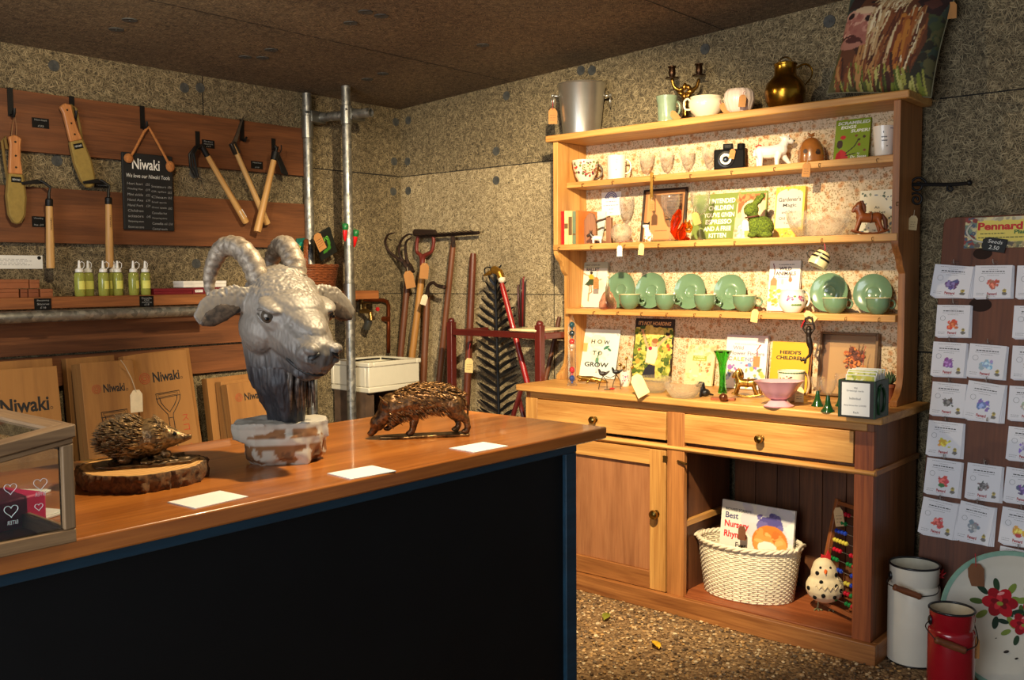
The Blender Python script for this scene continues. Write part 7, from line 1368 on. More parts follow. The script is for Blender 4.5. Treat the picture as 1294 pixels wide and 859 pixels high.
for s in (-1, 1):
    b = MB(); b.tube([(s*(rx*1.2), .05*math.cos(a), h+.012*math.sin(a)) for a in np.linspace(0, PI, 10)], .006, 6); b.build('handle', WW, t, smooth=180)
x0 = X(902, 3.56, .4); x1 = X(992, 3.56, .4); w = x1-x0; zt = Z(634, x0, 3.56); hb = w*1.32
t = thing('nursery_book', 'white nursery rhyme picture book with orange and purple print, in the white basket', 'book', ((x0+x1)/2, 3.60, zt-hb), (-.10, rad(1.5), .06)); th = .014
b = MB(); b.box(-w/2, w/2, -th, -th+.003, 0, hb); b.box(-w/2, w/2, -.003, 0, 0, hb); b.box(-w/2, -w/2+.003, -th+.003, -.003, 0, hb); b.build('cover', plain((226, 220, 206), .4), t)
b = MB(); b.box(-w/2+.003, w/2-.004, -th+.0032, -.0032, .003, hb-.004); b.build('pages', plain((224, 214, 190), .8), t)
paint('printed_front', w, hb, (232, 228, 216), [('s', 30, (.36, .98, .72, .98), .1, [(206, 206, 206), (214, 210, 214), (226, 222, 220)], 2), ('e', .67, .80, .17, .10, (84, 76, 140)), ('s', 16, (.5, .86, .80, .92), .05, [(84, 76, 140), (110, 100, 160)], 3),
    ('e', .69, .66, .24, .16, (214, 122, 40)), ('e', .80, .63, .12, .10, (228, 160, 80)), ('e', .56, .64, .09, .09, (228, 150, 70)), ('e', .66, .60, .13, .06, (240, 232, 220)), ('s', 14, (.52, .84, .64, .76), .05, [(226, 150, 70), (200, 110, 36), (236, 176, 100)], 9),
    ('e', .17, .44, .13, .05, (214, 110, 40), .2), ('l', [(.06, .44), (.28, .47)], .014, (200, 40, 40)), ('l', [(.08, .41), (.28, .43)], .014, (226, 190, 60)), ('p', [(.3, .38), (.34, .5), (.42, .42), (.5, .48), (.54, .38)], (226, 176, 50)), ('p', [(.4, .36), (.5, .44), (.7, .38)], (80, 80, 90)), ('p', [(.56, .42), (.72, .48), (.9, .42), (.72, .38)], (60, 110, 140)), ('p', [(.74, .38), (.78, .46), (.94, .48), (.94, .36)], (190, 50, 50)), ('l', [(.8, .46), (.9, .38)], .016, (236, 230, 220)), ('l', [(.76, .44), (.86, .37)], .016, (236, 230, 220)), ('r', .94, 1, .34, .5, (60, 140, 170)), ('s', 60, (0, 1, 0, .33), .08, [(206, 120, 50), (60, 100, 130), (226, 190, 80), (150, 60, 50)], 8)],
    t, Matrix.Translation((0, -th-.0006, 0)), 110)
Mt = Matrix.Translation((-w/2, -th-.0012, 0)) @ FRONT
letters(t, [("RICHARD SCARRY'S", w*.235, hb*.915, w*.36, hb*.03)], plain((60, 56, 54), .6), Mt, bold=.01); letters(t, [('Best', w*.15, hb*.855, w*.18, hb*.06)], plain((64, 62, 110), .6), Mt, bold=.02); letters(t, [('Nursery', w*.225, hb*.76, w*.34, hb*.085), ('Rhymes', w*.215, hb*.66, w*.32, hb*.085)], plain((206, 40, 44), .6), Mt, bold=.03); letters(t, [('Ever', w*.30, hb*.57, w*.15, hb*.055)], plain((40, 36, 36), .6), Mt, bold=.02)
luggage_tag('price_label', t.location+Vector((w*-.105, -.028, hb*.80)), .058, 'dark brown price label hanging on the nursery rhyme book', plain((110, 66, 40), .8), (-.1, 0, .06), marks=False)
# chicken
p = on('z', NZ, 1042, 770); p.z = NZ+.0005; S = 1/pm(*p); t = thing('spotted_hen_ornament', 'cream papier hen ornament with black spots standing by the abacus', 'ornament', p, (0, 0, .6)); q = lambda u, v, d=0: (u*S, -d*S, v*S); HC_ = plain((226, 208, 168), .7, var=.06)
sculpt('body', HC_, [('e', q(0, 29), (24*S, 22*S, 20*S)), ('e', q(-1, 46), (17*S, 16*S, 18*S)), ('e', q(-2, 53), (14*S, 13*S, 14*S))], t, voxel=.0035, smooth=5)
for s in (-1, 1):
    b = MB(); b.prism([(-8*S, 32*S), (8*S, 30*S), (6*S, 42*S), (-2*S, 50*S), (-7*S, 44*S)], 'x', -1.5*S, 1.5*S, TR((s*23.5*S, -4*S, 0), (0, -s*.25, 0))); b.build('wing', HC_, t, bevel=.002)
    b = MB(); b.tube([q(s*8, 12), q(s*8, 5), q(s*9, 1.2)], 1*S, 6)
    for dx_, dy_ in ((-5, 6), (0, 8), (5, 6)): b.tube([q(s*9, 1.4), q(s*9+dx_, 1, dy_)], .9*S, 5)
    b.build('leg', plain((140, 140, 100), .5), t)
b = MB()
for x, z in ((-22, 30), (-15, 20), (-6, 24), (8, 22), (16, 30), (-8, 40), (10, 36), (20, 22), (-12, 50), (11, 48)):
    for R0, c0, e in (((24, 22, 20), 29, 0), ((17, 16, 18), 46, -1), ((14, 13, 14), 53, -2)):
        k = 1-((x-e)/R0[0])**2-((z-c0)/R0[2])**2
        if k > .02: y_ = R0[1]*math.sqrt(k); b.ell((x*S, -y_*S, z*S), (2.6*S, 1*S, 2.8*S), n=8, rot=(0, 0, x/26)); break
b.build('black_spots', BLACK, t)['kind'] = 'stuff'
b = MB(); b.cone(q(-2, 53, 12), q(-3, 51, 18), 3*S, .6*S, 10); b.build('beak', plain((226, 100, 30), .5), t)
b = MB(); b.prism([(-6*S, 64*S), (-5*S, 72*S), (0*S, 70*S), (4*S, 78*S), (7*S, 70*S), (6*S, 63*S)], 'y', -1.6*S, 1.6*S, TR((-1*S, 0, 0))) if False else b.prism([(64*S, -6*S), (71*S, -5*S), (69*S, 0), (77*S, 3*S), (69*S, 7*S), (63*S, 6*S)], 'y', -1.6*S, 1.6*S); b.build('red_comb', plain((190, 20, 26), .6), t, bevel=.002)
for s in (-1, 1):
    b = MB(); b.ell(q(-2+s*6, 57, 11.2), 1.6*S, n=8); b.build('eye', BLACK, t)
b = MB(); Rn = random.Random(2); b.tube([(19.5*S*math.sin(a), -21.5*S*math.cos(a)*.98-1.2*S, (33+(3 if i % 2 else -1.5))*S) for i, a in enumerate(np.linspace(-1.25, 1.25, 16))], 1.1*S, 6); b.build('zigzag_collar', HC_, t)
# abacus
ya = 3.60; xa_ = X(1040, ya, .1); xt_ = X(1056, 3.70, .5); t = thing('abacus', 'wooden abacus with rows of coloured beads leaning in the niche corner', 'abacus', (xa_-.02, 3.60, NZ+.012), (-.22, 0, rad(-28))); AW = wood((176, 104, 54), (120, 66, 32), 'z', 2, .45); Ha = .42; Wa = .215
for x in (0, Wa):
    b = MB(); b.box(x-.009, x+.009, -.010, .010, 0, Ha); b.build('frame_post', AW, t, bevel=.002)
for z in (.012, Ha-.014):
    b = MB(); b.box(.009, Wa-.009, -.008, .008, z-.008, z+.008); b.build('frame_rail', wood((150, 84, 44), (110, 60, 30), 'x', 2, .45), t, bevel=.002)
BC = ((186, 20, 44), (20, 120, 60), (26, 60, 170), (206, 190, 70)); Rn = random.Random(7)
for i in range(10):
    z = Ha-.05-i*.036; b = MB(); b.tube([(.009, 0, z), (Wa-.009, 0, z)], .0014, 6); b.build('wire', plain((170, 170, 170), .3, .9), t)
    k1 = Rn.randint(3, 5)
    for j in range(8):
        x = .024+.0165*j+(.045 if j >= k1 else 0)+(.008 if i % 3 == 1 else 0)
        b = MB(); b.lathe([(.002, -.0078), (.006, -.007), (.0095, 0), (.006, .007), (.002, .0078)], 12, TR((x, 0, z), (0, PI/2, 0))); b.build('bead', plain(BC[i % 4] if j < k1+2 else BC[(i+1+2*(i % 2)) % 4], .2, coat=.4), t)
luggage_tag('price_label', t.matrix_basis @ Vector((.025, -.018, Ha-.03)), .075, 'cream price label hanging at the top of the abacus', plain((206, 176, 130), .8), (-.1, -.25, -.2))
# ================================================================== RIGHT OF THE DRESSER
# iron bracket fixed to the dresser side
p = Vector((-1.243, 3.72, Z(235, -1.243, 3.72))); t = thing('iron_shelf_bracket', 'black scrolled wrought iron bracket hanging on the right side of the dresser', 'bracket', (-1.246, 3.74, 1.50)); BK = plain((20, 18, 18), .5, .5)
def br(u, v): q = on('y', 3.74, u, v); return (q.x+1.246, 0, q.z-1.50)
b = MB(); b.tube([br(1146, 224), br(1146, 330)], .010, 8, flat=.5); b.build('back_bar', BK, t)
b = MB(); b.tube(catmull([br(1147, 233), br(1175, 233), br(1200, 233), br(1218, 232), br(1224, 231)], 4), [.007]*16+[.009], 8); b.build('arm', BK, t)
b = MB(); b.ell(br(1225, 231), .011, n=10); b.build('finial', BK, t)
def spiral(cu, cv, r0, turns, a0, sgn=1):
    return [br(cu+r0*(1-k/40*.85)*math.cos(a0+sgn*turns*2*PI*k/40), cv-r0*(1-k/40*.85)*math.sin(a0+sgn*turns*2*PI*k/40)) for k in range(41)]
for S_ in (spiral(1160, 234, 11, 1.5, .2), spiral(1158, 252, 9, 1.5, 2.6, -1), spiral(1201, 238, 5, 1.2, 1.6)):
    b = MB(); b.tube(S_, .0045, 6); b.build('scroll', BK, t, smooth=180)
p = Vector((-1.235, 3.72, Z(272, -1.235, 3.72))); luggage_tag('price_label', p, .055, 'cream price label on the iron bracket', plain((190, 166, 120), .8), (0, .1, .5), [(0, 0, .02)], red=False)
# hook in wall beside dresser
q = on('y', BY, 1154, 334); b = MB(); b.tube([(0, 0, 0), (0, -.02, 0), (.004, -.03, -.01), (.014, -.034, -.02), (.028, -.034, -.016), (.034, -.03, -.004)], .003, 6); tag(b.build('cup_hook', plain((190, 180, 150), .4, .3), loc=(q.x, BY, q.z), smooth=180), 'small pale hook screwed into the wall right of the dresser', 'hook')
# seed board (leaning on the wall)
SBY = 3.835
pT = on('y', SBY, 1193, 275); zT = pT.z; slant = .17
# plane of the leaning board: y = SBY - slant*(zT - z)
def sb(px, py, off=0.):
    d = ray(px, py); s_ = slant; k = (SBY-off-s_*(zT-EYE))/(d[1]-s_*d[2]); return Vector(CAM+d*k)
xl = pT.x; xr = X(1420, SBY, 1.3); Lb = (zT-(FZ))/math.cos(math.atan(slant)); al_ = math.atan(slant)
def sbl(q): # world point on board plane -> (u along x from left edge, v down from the top)
    return q.x-xl, (zT-q.z)/math.cos(al_)
SB = Matrix.Translation((xl, SBY, zT)) @ Matrix.Rotation(-al_, 4, 'X')    # local x right, z up the board, -y out
BRD = wood((122, 66, 34), (64, 30, 14), 'z', .9, .6, contrast=.28)
t = thing('seed_display_board', 'tall brown wooden board leaning on the wall, hung with seed packets', 'display board', (xl, SBY, zT), (-al_, 0, 0))
b = MB(); wB = xr-xl; P = [(-Lb+.006, 0), (-Lb+.006, wB), (-.02, wB), (-.006, wB-.006), (0, wB-.03), (0, .03), (-.006, .006), (-.02, 0)]; b.prism(P, 'y', 0, .02); b.build('board', BRD, t, bevel=.002)
for u, v, r in ((.145, .14, .022), (.15, .33, .026)):
    b = MB(); b.lathe([(0, 0), (r, 0), (0, .0008)], 20, TR((u, -.0006, -v), (PI/2, 0, 0)), sx=1.5); b.build('knot', plain((40, 20, 11), .9), t)
def on_board(name, label, cat, u, v, group=None, roll=0.):
    o = thing(name, label, cat, (0, 0, 0), group=group); M = SB @ Matrix.Translation((u, -.001, -v)) @ Matrix.Rotation(roll, 4, 'Y'); o.location = M.to_translation(); o.rotation_euler = M.to_euler(); return o
u0, v0 = sbl(sb(1221, 276)); u1, v1 = sbl(sb(1223, 314)); wS = .30; hS = v1-v0
t = on_board('printed_sign', 'yellow printed seed company sign at the top of the seed board', 'sign', u0+wS/2, v1)
b = MB(); b.box(-wS/2, wS/2, -.004, 0, 0, hS); b.build('panel', plain((206, 190, 130), .5), t)
paint('printed_front', wS, hS, (222, 206, 150), [('s', 90, (0, 1, 0, .22), .03, [(170, 150, 100), (120, 120, 80), (200, 180, 140), (90, 80, 70)], 1), ('s', 60, (0, .14, 0, 1), .03, [(150, 60, 50), (120, 140, 120), (190, 170, 140), (80, 96, 110)], 2), ('r', .14, .72, .2, .9, (226, 206, 96)), ('s', 60, (.72, 1, .1, 1), .03, [(120, 140, 50), (206, 180, 70), (226, 150, 50), (90, 110, 40), (230, 220, 150)], 3), ('s', 30, (.1, 1, .92, 1), .03, [(170, 160, 130), (200, 190, 160)], 4)], t, Matrix.Translation((0, -.0045, 0)), 140)
Mt = Matrix.Translation((-wS/2, -.0052, 0)) @ FRONT
letters(t, [('Pennard', wS*.40, hS*.70, wS*.50, hS*.25)], plain((196, 30, 24), .5), Mt, bold=.04); letters(t, [('Plants', wS*.66, hS*.50, wS*.2, hS*.13)], plain((40, 100, 40), .5), Mt, bold=.03); scribble(t, .008, [(wS*.18, wS*.46, hS*.46), (wS*.16, wS*.7, hS*.33)], plain((60, 70, 40), .6), Mt, h=.0016)
u, v = sbl(sb(1256, 308)); t = on_board('slate_price_tag', 'small slate price tag on a cord hanging over the yellow sign', 'price tag', u, v, roll=.18); t.location.y -= .008
b = MB(); b.prism([(-.028, -.03), (-.028, .045), (.022, .045), (.022, -.02), (.012, -.038), (-.014, -.038)], 'y', -.002, .002); b.build('slate', plain((26, 28, 30), .7), t, bevel=.001)
letters(t, [('Seeds', .006, .008, .05, .013), ('2.50', .006, -.014, .036, .014)], CHALK, Matrix.Translation((0, -.0026, 0)) @ FRONT, shear=.15)
b = MB(); b.tube(catmull([(-.036, 0, 0), (-.07, -.002, .004), (-.10, -.002, .03), (-.09, .002, .065)], 5), .004, 6); b.build('cord', plain((206, 200, 180), .8), t, smooth=180)
PKT = [  # left column of px, then names of the flower colour seen
 (1181, 336, 1231, 376, .09, (90, 70, 130), 'purple and orange flower print', 'top left'), (1232, 336, 1280, 377, .0, (196, 90, 60), 'round red and blue flower print', 'top row, second'), (1285, 336, 1336, 377, .0, (150, 170, 110), 'print hidden at the frame edge', 'top row right'),
 (1184, 386, 1227, 426, .0, (214, 90, 30), 'orange marigold print', 'left'), (1281, 387, 1332, 428, .0, (170, 150, 110), 'pale print', 'second row right'),
 (1179, 433, 1222, 476, .02, (150, 90, 170), 'pink-violet flower print', 'left'), (1225, 436, 1273, 478, .05, (150, 180, 216), 'pale blue flower print', 'middle'), (1279, 438, 1330, 480, .0, (180, 160, 120), 'hidden print', 'third row right'),
 (1178, 484, 1222, 526, .03, (90, 86, 84), 'grey flower print', 'left'), (1223, 484, 1271, 532, .10, (110, 130, 190), 'blue and red flower print', 'middle'), (1275, 489, 1326, 532, .0, (180, 170, 150), 'hidden print', 'fourth row right'),
 (1173, 533, 1218, 577, .02, (220, 180, 20), 'yellow flower print', 'left'), (1274, 541, 1322, 583, .03, (150, 140, 180), 'pale mauve print', 'fifth row right'),
 (1171, 581, 1216, 626, .04, (206, 60, 50), 'red flower with green leaf print', 'left'), (1222, 587, 1267, 632, .02, (96, 90, 90), 'grey daisy print', 'middle'), (1271, 593, 1320, 637, .04, (100, 70, 140), 'violet print', 'sixth row right'),
 (1166, 632, 1212, 678, .09, (206, 70, 60), 'red flowers print', 'bottom left'), (1213, 637, 1258, 686, .10, (150, 150, 150), 'pale grey flowers print', 'bottom middle'), (1266, 644, 1316, 690, .06, (226, 180, 40), 'yellow sunflower in red pot print', 'seventh row right'), (1263, 694, 1312, 738, .05, (226, 180, 40), 'yellow flower pot print, lowest', 'right')]
PW = plain((232, 230, 234), .6, var=.02); CLR = THIN
for i, (a, b0, c, d, roll, col, what, where) in enumerate(PKT):
    u0, v0 = sbl(sb((a+c)/2+2, b0)); u1, v1 = sbl(sb((a+c)/2, d)); ul, _ = sbl(sb(a, (b0+d)/2)); ur, _ = sbl(sb(c, (b0+d)/2)); w = (ur-ul)*.98; h = v1-v0
    lab = {0: 'white seed packets with %s, top left of the board', 1: 'white seed packets with %s, hanging below the slate tag'}.get(i, 'white seed packets with %s, '+where+' on the board') % what
    t = on_board('seed_packet', lab, 'seed packets', (ul+ur)/2, v0, 'seed packets on the board', roll); Rn = random.Random(i)
    for k in (3, 2, 1, 0):
        b = MB(); b.box(-w/2, w/2, -.0045-.0028*(3-k), -.0022-.0028*(3-k), -h, 0, TR((.0016*k, 0, -.0010*k), (0, -.03*k*(1 if roll > .05 else .35), 0))); pk = b.build('packet', PW, t)
    R2 = random.Random(i+40); fl = [tuple(max(0, min(255, q_+R2.randint(-30, 30))) for q_ in col) for _ in range(4)]
    ops = [('s', 16, (.36, .66, .28, .52), .06, fl, i), ('e', .5, .40, .10, .09, col), ('s', 6, (.4, .6, .3, .46), .04, [tuple(min(255, q_+60) for q_ in col)], i+9)]
    if 'leaf' in what or 'pot' in what: ops.append(('e', .5, .28, .09, .06, (50, 120, 50) if 'leaf' in what else (190, 40, 36)))
    ops += [('e', .83, .22, .05, .06, (206, 180, 70)), ('e', .83, .13, .07, .05, (110, 104, 96)), ('e', .83, .24, .03, .03, (120, 110, 60))]
    paint('printed_front', w*.99, h*.985, (234, 232, 236), ops, t, Matrix.Translation((0, -.0131, -h*.995)), 46)
    Mt = Matrix.Translation((0, -.0137, 0)) @ FRONT
    scribble(t, .004, [(-w*.34, w*.34, -h*.06), (-w*.12, w*.12, -h*.125), (-w*.32, w*.32, -h*.25), (-w*.16, w*.16, -h*.31), (-w*.42, -w*.2, -h*.86), (-w*.42, -w*.22, -h*.91), (-w*.12, w*.1, -h*.95)], plain((150, 148, 150), .8), Mt, h=.0007, seed=i)
    scribble(t, .007, [(-w*.30, w*.30, -h*.19)], plain((40, 38, 40), .8), Mt, name='bold_title', h=.0016, seed=i+5)
    letters(t, [('Pennard', -w*.0, -h*.875, w*.26, h*.085)], plain((176, 30, 34), .6), Mt, bold=.03)
    b = MB(); b.tube([(-w*.30+w*.075*math.cos(q_), -.0136, -h*.42+w*.075*math.sin(q_)) for q_ in np.linspace(0, 2*PI, 18)[:-1]], .0004, 4, closed=True); b.build('round_stamp', plain((90, 90, 92), .8), t)
    b = MB(); b.box(-.012, .012, -.0142, -.0010, -.002, .016); b.build('clear_hanger', CLR, t, bevel=.001)
    b = MB(); b.tube([(0, 0, .006), (0, -.02, .006), (0, -.028, .010), (0, -.032, .020)], .0016, 6); b.build('hook', plain((196, 190, 180), .3, .9), t)
for px, py, lab in ((1249, 378, 'empty wire hook under the second packet of the top row'), (1246, 586, 'empty wire hook above the grey daisy packets'), (1249, 532, 'empty wire hook below the blue and red flower packets')):
    u, v = sbl(sb(px, py)); t = on_board('wire_hook', lab, 'hook', u, v); b = MB(); b.tube([(0, 0, 0), (0, -.02, 0), (.002, -.03, .002), (.004, -.034, .012)], .0018, 6); b.build('wire', plain((206, 200, 186), .3, .9), t)
# ------------------------------------------------------------------ enamel cans and tray
ENW = plain((226, 220, 204), .22, coat=.5, var=.04, scale=12); RIM = plain((24, 24, 26), .3)
def can(px, py, wpx_, pyt, mat, label, name, inner, bail):
    p = on('z', FZ, px, py); r = wpx_/2/pm(*p); p = p+Vector((p.x, p.y, 0)).normalized()*r*.8; p.z = FZ+.003; r = wpx_/2/pm(p.x, p.y, .3); h = Z(pyt, p.x, p.y)-p.z
    t = thing(name, label, 'can', p, (0, 0, ZC)); pr = [(r*.985, 0), (r, .006), (r, h*.76), (r*.97, h*.785), (r*.90, h*.80), (r*.905, h*.815), (r*.94, h*.83), (r*.955, h)]
    b = MB(); b.lathe([(0, 0)]+pr, 48, cap=False); b.build('body', mat, t, smooth=50)
    b = MB(); b.lathe([(r*.95, h), (r*.88, h*.8), (r*.88, .01), (0, .01)], 48, cap=False); b.build('inside', inner, t, smooth=50)
    b = MB(); b.tube([(r*.953*math.cos(a), r*.953*math.sin(a), h) for a in np.linspace(0, 2*PI, 50)[:-1]], .004, 8, closed=True); b.build('rim', RIM, t, smooth=180)
    b = MB(); b.tube([(r*.99*math.cos(a), r*.99*math.sin(a), .003) for a in np.linspace(0, 2*PI, 50)[:-1]], .003, 6, closed=True); b.build('base_rim', RIM, t, smooth=180)
    # bail lowered to the front left with a wooden grip
    A = Vector((-r*.98, .0, h*.88)); B = Vector((r*.98, -.0, h*.88)); a, q_ = bail
    mid = Vector((a*r, -r*1.15, h*q_))
    for s, E_ in ((-1, A), (1, B)):
        b = MB(); b.ell(E_, (.006, .012, .016), n=10); b.build('bail_lug', mat if s > 0 else RIM, t, smooth=180)
    g0 = mid+Vector((-.045, .012, .016)); g1 = mid+Vector((.045, -.004, -.016))
    b = MB(); b.tube(catmull([A, A+Vector((-.03, -r*.5, -h*.03)), g0], 6), .0018, 6); b.tube(catmull([g1, (g1+B)/2+Vector((.02, -r*.2, -.02)), B], 6), .0018, 6); b.build('bail_wire', plain((60, 54, 50), .4, .8), t, smooth=180)
    d_ = g1-g0; b = MB(); b.tube([g0+d_*k for k in (0, .05, .12, .5, .88, .95, 1)], [.009, .012, .0105, .0125, .0105, .012, .009], 12); b.build('wooden_grip', wood((134, 76, 40), (80, 40, 20), 'x', 2, .5), t, smooth=180)
    return t, p, r, h
t, p, r, h = can(1153, 843, 62, 712, ENW, 'tall cream enamel can with black rim and wooden grip by the dresser', 'enamel_can', plain((206, 200, 180), .3, coat=.4), (-.75, .80))
b = MB()
for k in range(7): a = k*.9; b.tube([(r*.95+.012*math.cos(a), -.012, h*.9+.014*math.sin(a)), (r*.95+.02*math.cos(a+1), -.02, h*.9+.02*math.sin(a+1.2)), (r*.95, -.014, h*.88)], .0018, 5)
b.build('red_string', RED, t)
t, p, r, h = can(1200, 893, 56, 769, plain((150, 16, 30), .22, coat=.5, var=.06), 'red enamel can with wooden grip and brown label, standing in front', 'enamel_can', plain((206, 190, 160), .3, coat=.4), (-.55, .70))
luggage_tag('price_label', p+Vector((r*.95*math.cos(ZC)+.01, r*.95*math.sin(ZC)-.03, h*.74)), .075, 'brown price label hanging on the red enamel can', KRAFT, (0, 0, .5), [(0, 0, .02), (-.006, .01, .05)])
# tray leaning on the seed board
c = Vector((X(1283, 3.50, .2), 3.50, .0)); R_ = 0.235; c.z = FZ+R_*math.cos(.45)+.004; TL = .45
t = thing('enamel_tray', 'large round white enamel tray painted with red roses, leaning at far right', 'tray', c, (0, 0, 0)); MT = Matrix.Rotation(.35, 4, 'Z') @ Matrix.Rotation(PI/2-TL, 4, 'X')
TE = plain((214, 208, 192), .2, coat=.6, var=.04, scale=10)
b = MB(); b.lathe([(0, 0), (R_*.72, 0), (R_*.82, .012), (R_*.97, .026), (R_*.97, .022), (R_*.80, .006), (R_*.72, -.004), (0, -.004)], 64, MT); b.build('dish', TE, t, smooth=50)
b = MB(); b.lathe([(R_*.93, .0245), (R_*.985, .029), (R_, .026), (R_*.97, .020)], 64, MT, cap=False); b.build('green_rim', plain((130, 170, 150), .25, coat=.5), t, smooth=50)
def tray_shapes():
    b = MB(); cols = []; lift = [.0006]
    def bl(x, y, rx, ry, a, c_):
        P = [(x+rx*math.cos(k)*math.cos(a)-ry*math.sin(k)*math.sin(a), y+rx*math.cos(k)*math.sin(a)+ry*math.sin(k)*math.cos(a), lift[0]) for k in np.linspace(0, 2*PI, 15)[:-1]]; b.add(P, [tuple(range(14))], MT); cols.extend([c_]*14); lift[0] += .00006
    Rn = random.Random(12)
    for cx, cy, s in ((-.045, .055, 1.), (.02, -.01, .8), (.07, .05, .9)):
        for k in range(9): a = k*.7+cx*9; bl(cx+.055*s*math.cos(a)*1.3, cy+.05*s*math.sin(a)*1.3, .022*s, .010*s, a, Rn.choice([(70, 96, 40), (40, 64, 40), (120, 140, 60), (24, 50, 34)]))
    for cx, cy, s in ((-.045, .06, 1.), (.025, -.005, .75), (.075, .055, .9)):
        for k in range(6): a = k*1.05; bl(cx+.030*s*math.cos(a), cy+.026*s*math.sin(a), .026*s, .020*s, a, (180, 20, 36) if k % 2 else (150, 12, 28))
        for k in range(5): a = k*1.26+.4; bl(cx+.014*s*math.cos(a), cy+.012*s*math.sin(a), .015*s, .009*s, a, (206, 50, 60) if k % 2 else (120, 8, 22))
        bl(cx, cy-.004*s, .010*s, .007*s, 0, (140, 150, 60)); bl(cx+.004*s, cy+.03*s, .012*s, .005*s, .4, (226, 150, 150))
    for x, y, s in ((-.03, -.10, .009), (.0, -.118, .006), (-.06, -.06, .003)): bl(x, y, s, s*.5, .4, (40, 34, 28))
    o = b.build('painted_roses', attr_mat(.25), t, smooth=0); a = o.data.color_attributes.new('Col', 'FLOAT_COLOR', 'POINT')
    for i, c_ in enumerate(cols): a.data[i].color = (*lin(c_), 1)
    o['kind'] = 'stuff'
tray_shapes()
luggage_tag('price_label', c+MT @ Vector((-.12, .18, .035)), .09, 'brown price label on the enamel tray', plain((120, 76, 46), .8), (0, -.05, .35), [(0, .0, .015), (.0, .01, .03)], marks=False)
# leaves on the gravel
for px, py, col, lab in ((828, 819, (206, 160, 30), 'curled yellow fallen leaf on the gravel'), (766, 783, (120, 120, 30), 'small green fallen leaf on the gravel near the counter')):
    p = on('z', FZ, px, py); b = MB(); n = 8; vs = []
    for i in range(n+1):
        s_ = i/n; w = .016*math.sin(PI*min(1, s_*.96+.02))**.7*(1.25-.5*s_)
        for k in (-1, -.5, 0, .5, 1): vs.append((k*w, (s_-.5)*.055, .008*k*k+.006*math.sin(s_*3)))
    b.add(vs, [(i*5+k, i*5+k+1, i*5+k+6, i*5+k+5) for i in range(n) for k in range(4)]); o = tag(b.build('fallen_leaf', plain(col, .7, var=.25), loc=(p.x, p.y, FZ+.009), rot=(.1, .15, 1.1 if px > 800 else .3), smooth=180), lab, 'leaf'); q_ = o.modifiers.new('s', 'SOLIDIFY'); q_.thickness = .0008
# ================================================================== BACK LEFT CORNER: sink, pipes, leaning tools
sk = thing('ceramic_sink', 'white rectangular ceramic sink in the back left corner', 'sink', (-4.05, 3.52, .745)); SX0, SX1, SY0, SY1, SZ0, SZ1 = -4.215, -3.895, 3.33, 3.70, .745, .905; CER = plain((226, 220, 200), .15, coat=.6, var=.02)
b = MB(); k = .028
for bx in ((SX0, SX1, SY0, SY1, SZ0, SZ0+.03), (SX0, SX0+k, SY0, SY1, SZ0+.03, SZ1), (SX1-k, SX1, SY0, SY1, SZ0+.03, SZ1), (SX0+k, SX1-k, SY0, SY0+k, SZ0+.03, SZ1), (SX0+k, SX1-k, SY1-k, SY1, SZ0+.03, SZ1)): b.box(*bx)
b.build('basin', CER, sk, bevel=.006, world=True)
b = MB()
for bx in ((SX0, SX1+.008, SY0-.008, SY0+k, SZ1-.022, SZ1+.004), (SX0, SX1+.008, SY1-k, SY1+.008, SZ1-.022, SZ1+.004), (SX1-k, SX1+.008, SY0+k, SY1-k, SZ1-.022, SZ1+.004), (SX0, SX0+k, SY0+k, SY1-k, SZ1-.022, SZ1+.004)): b.box(*bx)
b.build('rolled_rim', CER, sk, bevel=.006, world=True)
for y in (3.36, 3.66):  # piers are added supports, out of view, to carry the sink
    b = MB(); b.box(SX0+.03, SX1-.03, y-.03, y+.03, FZ, SZ0); tag(b.build('added_sink_pier', plain((84, 64, 48), .9, var=.4, scale=14, bump=.5), loc=(0, 0, 0)), 'dark pier under the sink, '+('near side' if y < 3.5 else 'corner side'), 'pier')
CU = plain((150, 78, 44), .3, .9)
def LW(px, py, x): return on('x', x, px, py)
t = thing('copper_pipe', 'copper water pipe bending down beside the tap above the sink', 'pipe', LW(490, 400, WX+.03)); b = MB(); P = [LW(446, 377, WX+.03), LW(470, 379, WX+.03), LW(484, 379, WX+.03), LW(489, 381, WX+.03), LW(491, 386, WX+.03), LW(491, 410, WX+.03), LW(491, 446, WX+.03)]; b.tube(P, .011, 10); b.build('pipe_run', CU, t, smooth=180, world=True)
b = MB(); q = LW(488.5, 403, WX+.03); b.tube([q+Vector((-.03, 0, 0)), q+Vector((.012, 0, 0))], .016, 8); b.build('clip', CU, t, world=True)
t = thing('garden_tap', 'brass tap with hose end fixed above the sink', 'tap', LW(457, 395, WX+.05)); o0 = t.location; BT = plain((150, 120, 66), .3, .9)
b = MB(); b.tube([(-.05, 0, .07), (0, 0, .07), (0, 0, .04), (0, 0, .0)], .013, 10); b.tube([(0, 0, .01), (.05, -.0, .01), (.075, 0, .0), (.08, 0, -.04)], [.015, .014, .013, .013], 10); b.tube([(.03, 0, .01), (.03, 0, .05)], .008); b.build('body', BT, t)
b = MB(); b.box(.005, .055, -.03, .03, .05, .056); b.build('lever', BT, t, bevel=.003)
b = MB(); b.lathe([(0, -.10), (.020, -.10), (.022, -.06), (.018, -.045), (0, -.04)], 14, TR((.085, 0, 0), (0, .5, 0))); b.build('hose_end', plain((110, 112, 110), .3, .8), t)
b = MB(); b.lathe([(0, 0), (.012, 0), (.012, .008), (0, .008)], 12, TR((.085, .04, .02), (0, PI/2, 0))); b.build('red_cap', RED, t)
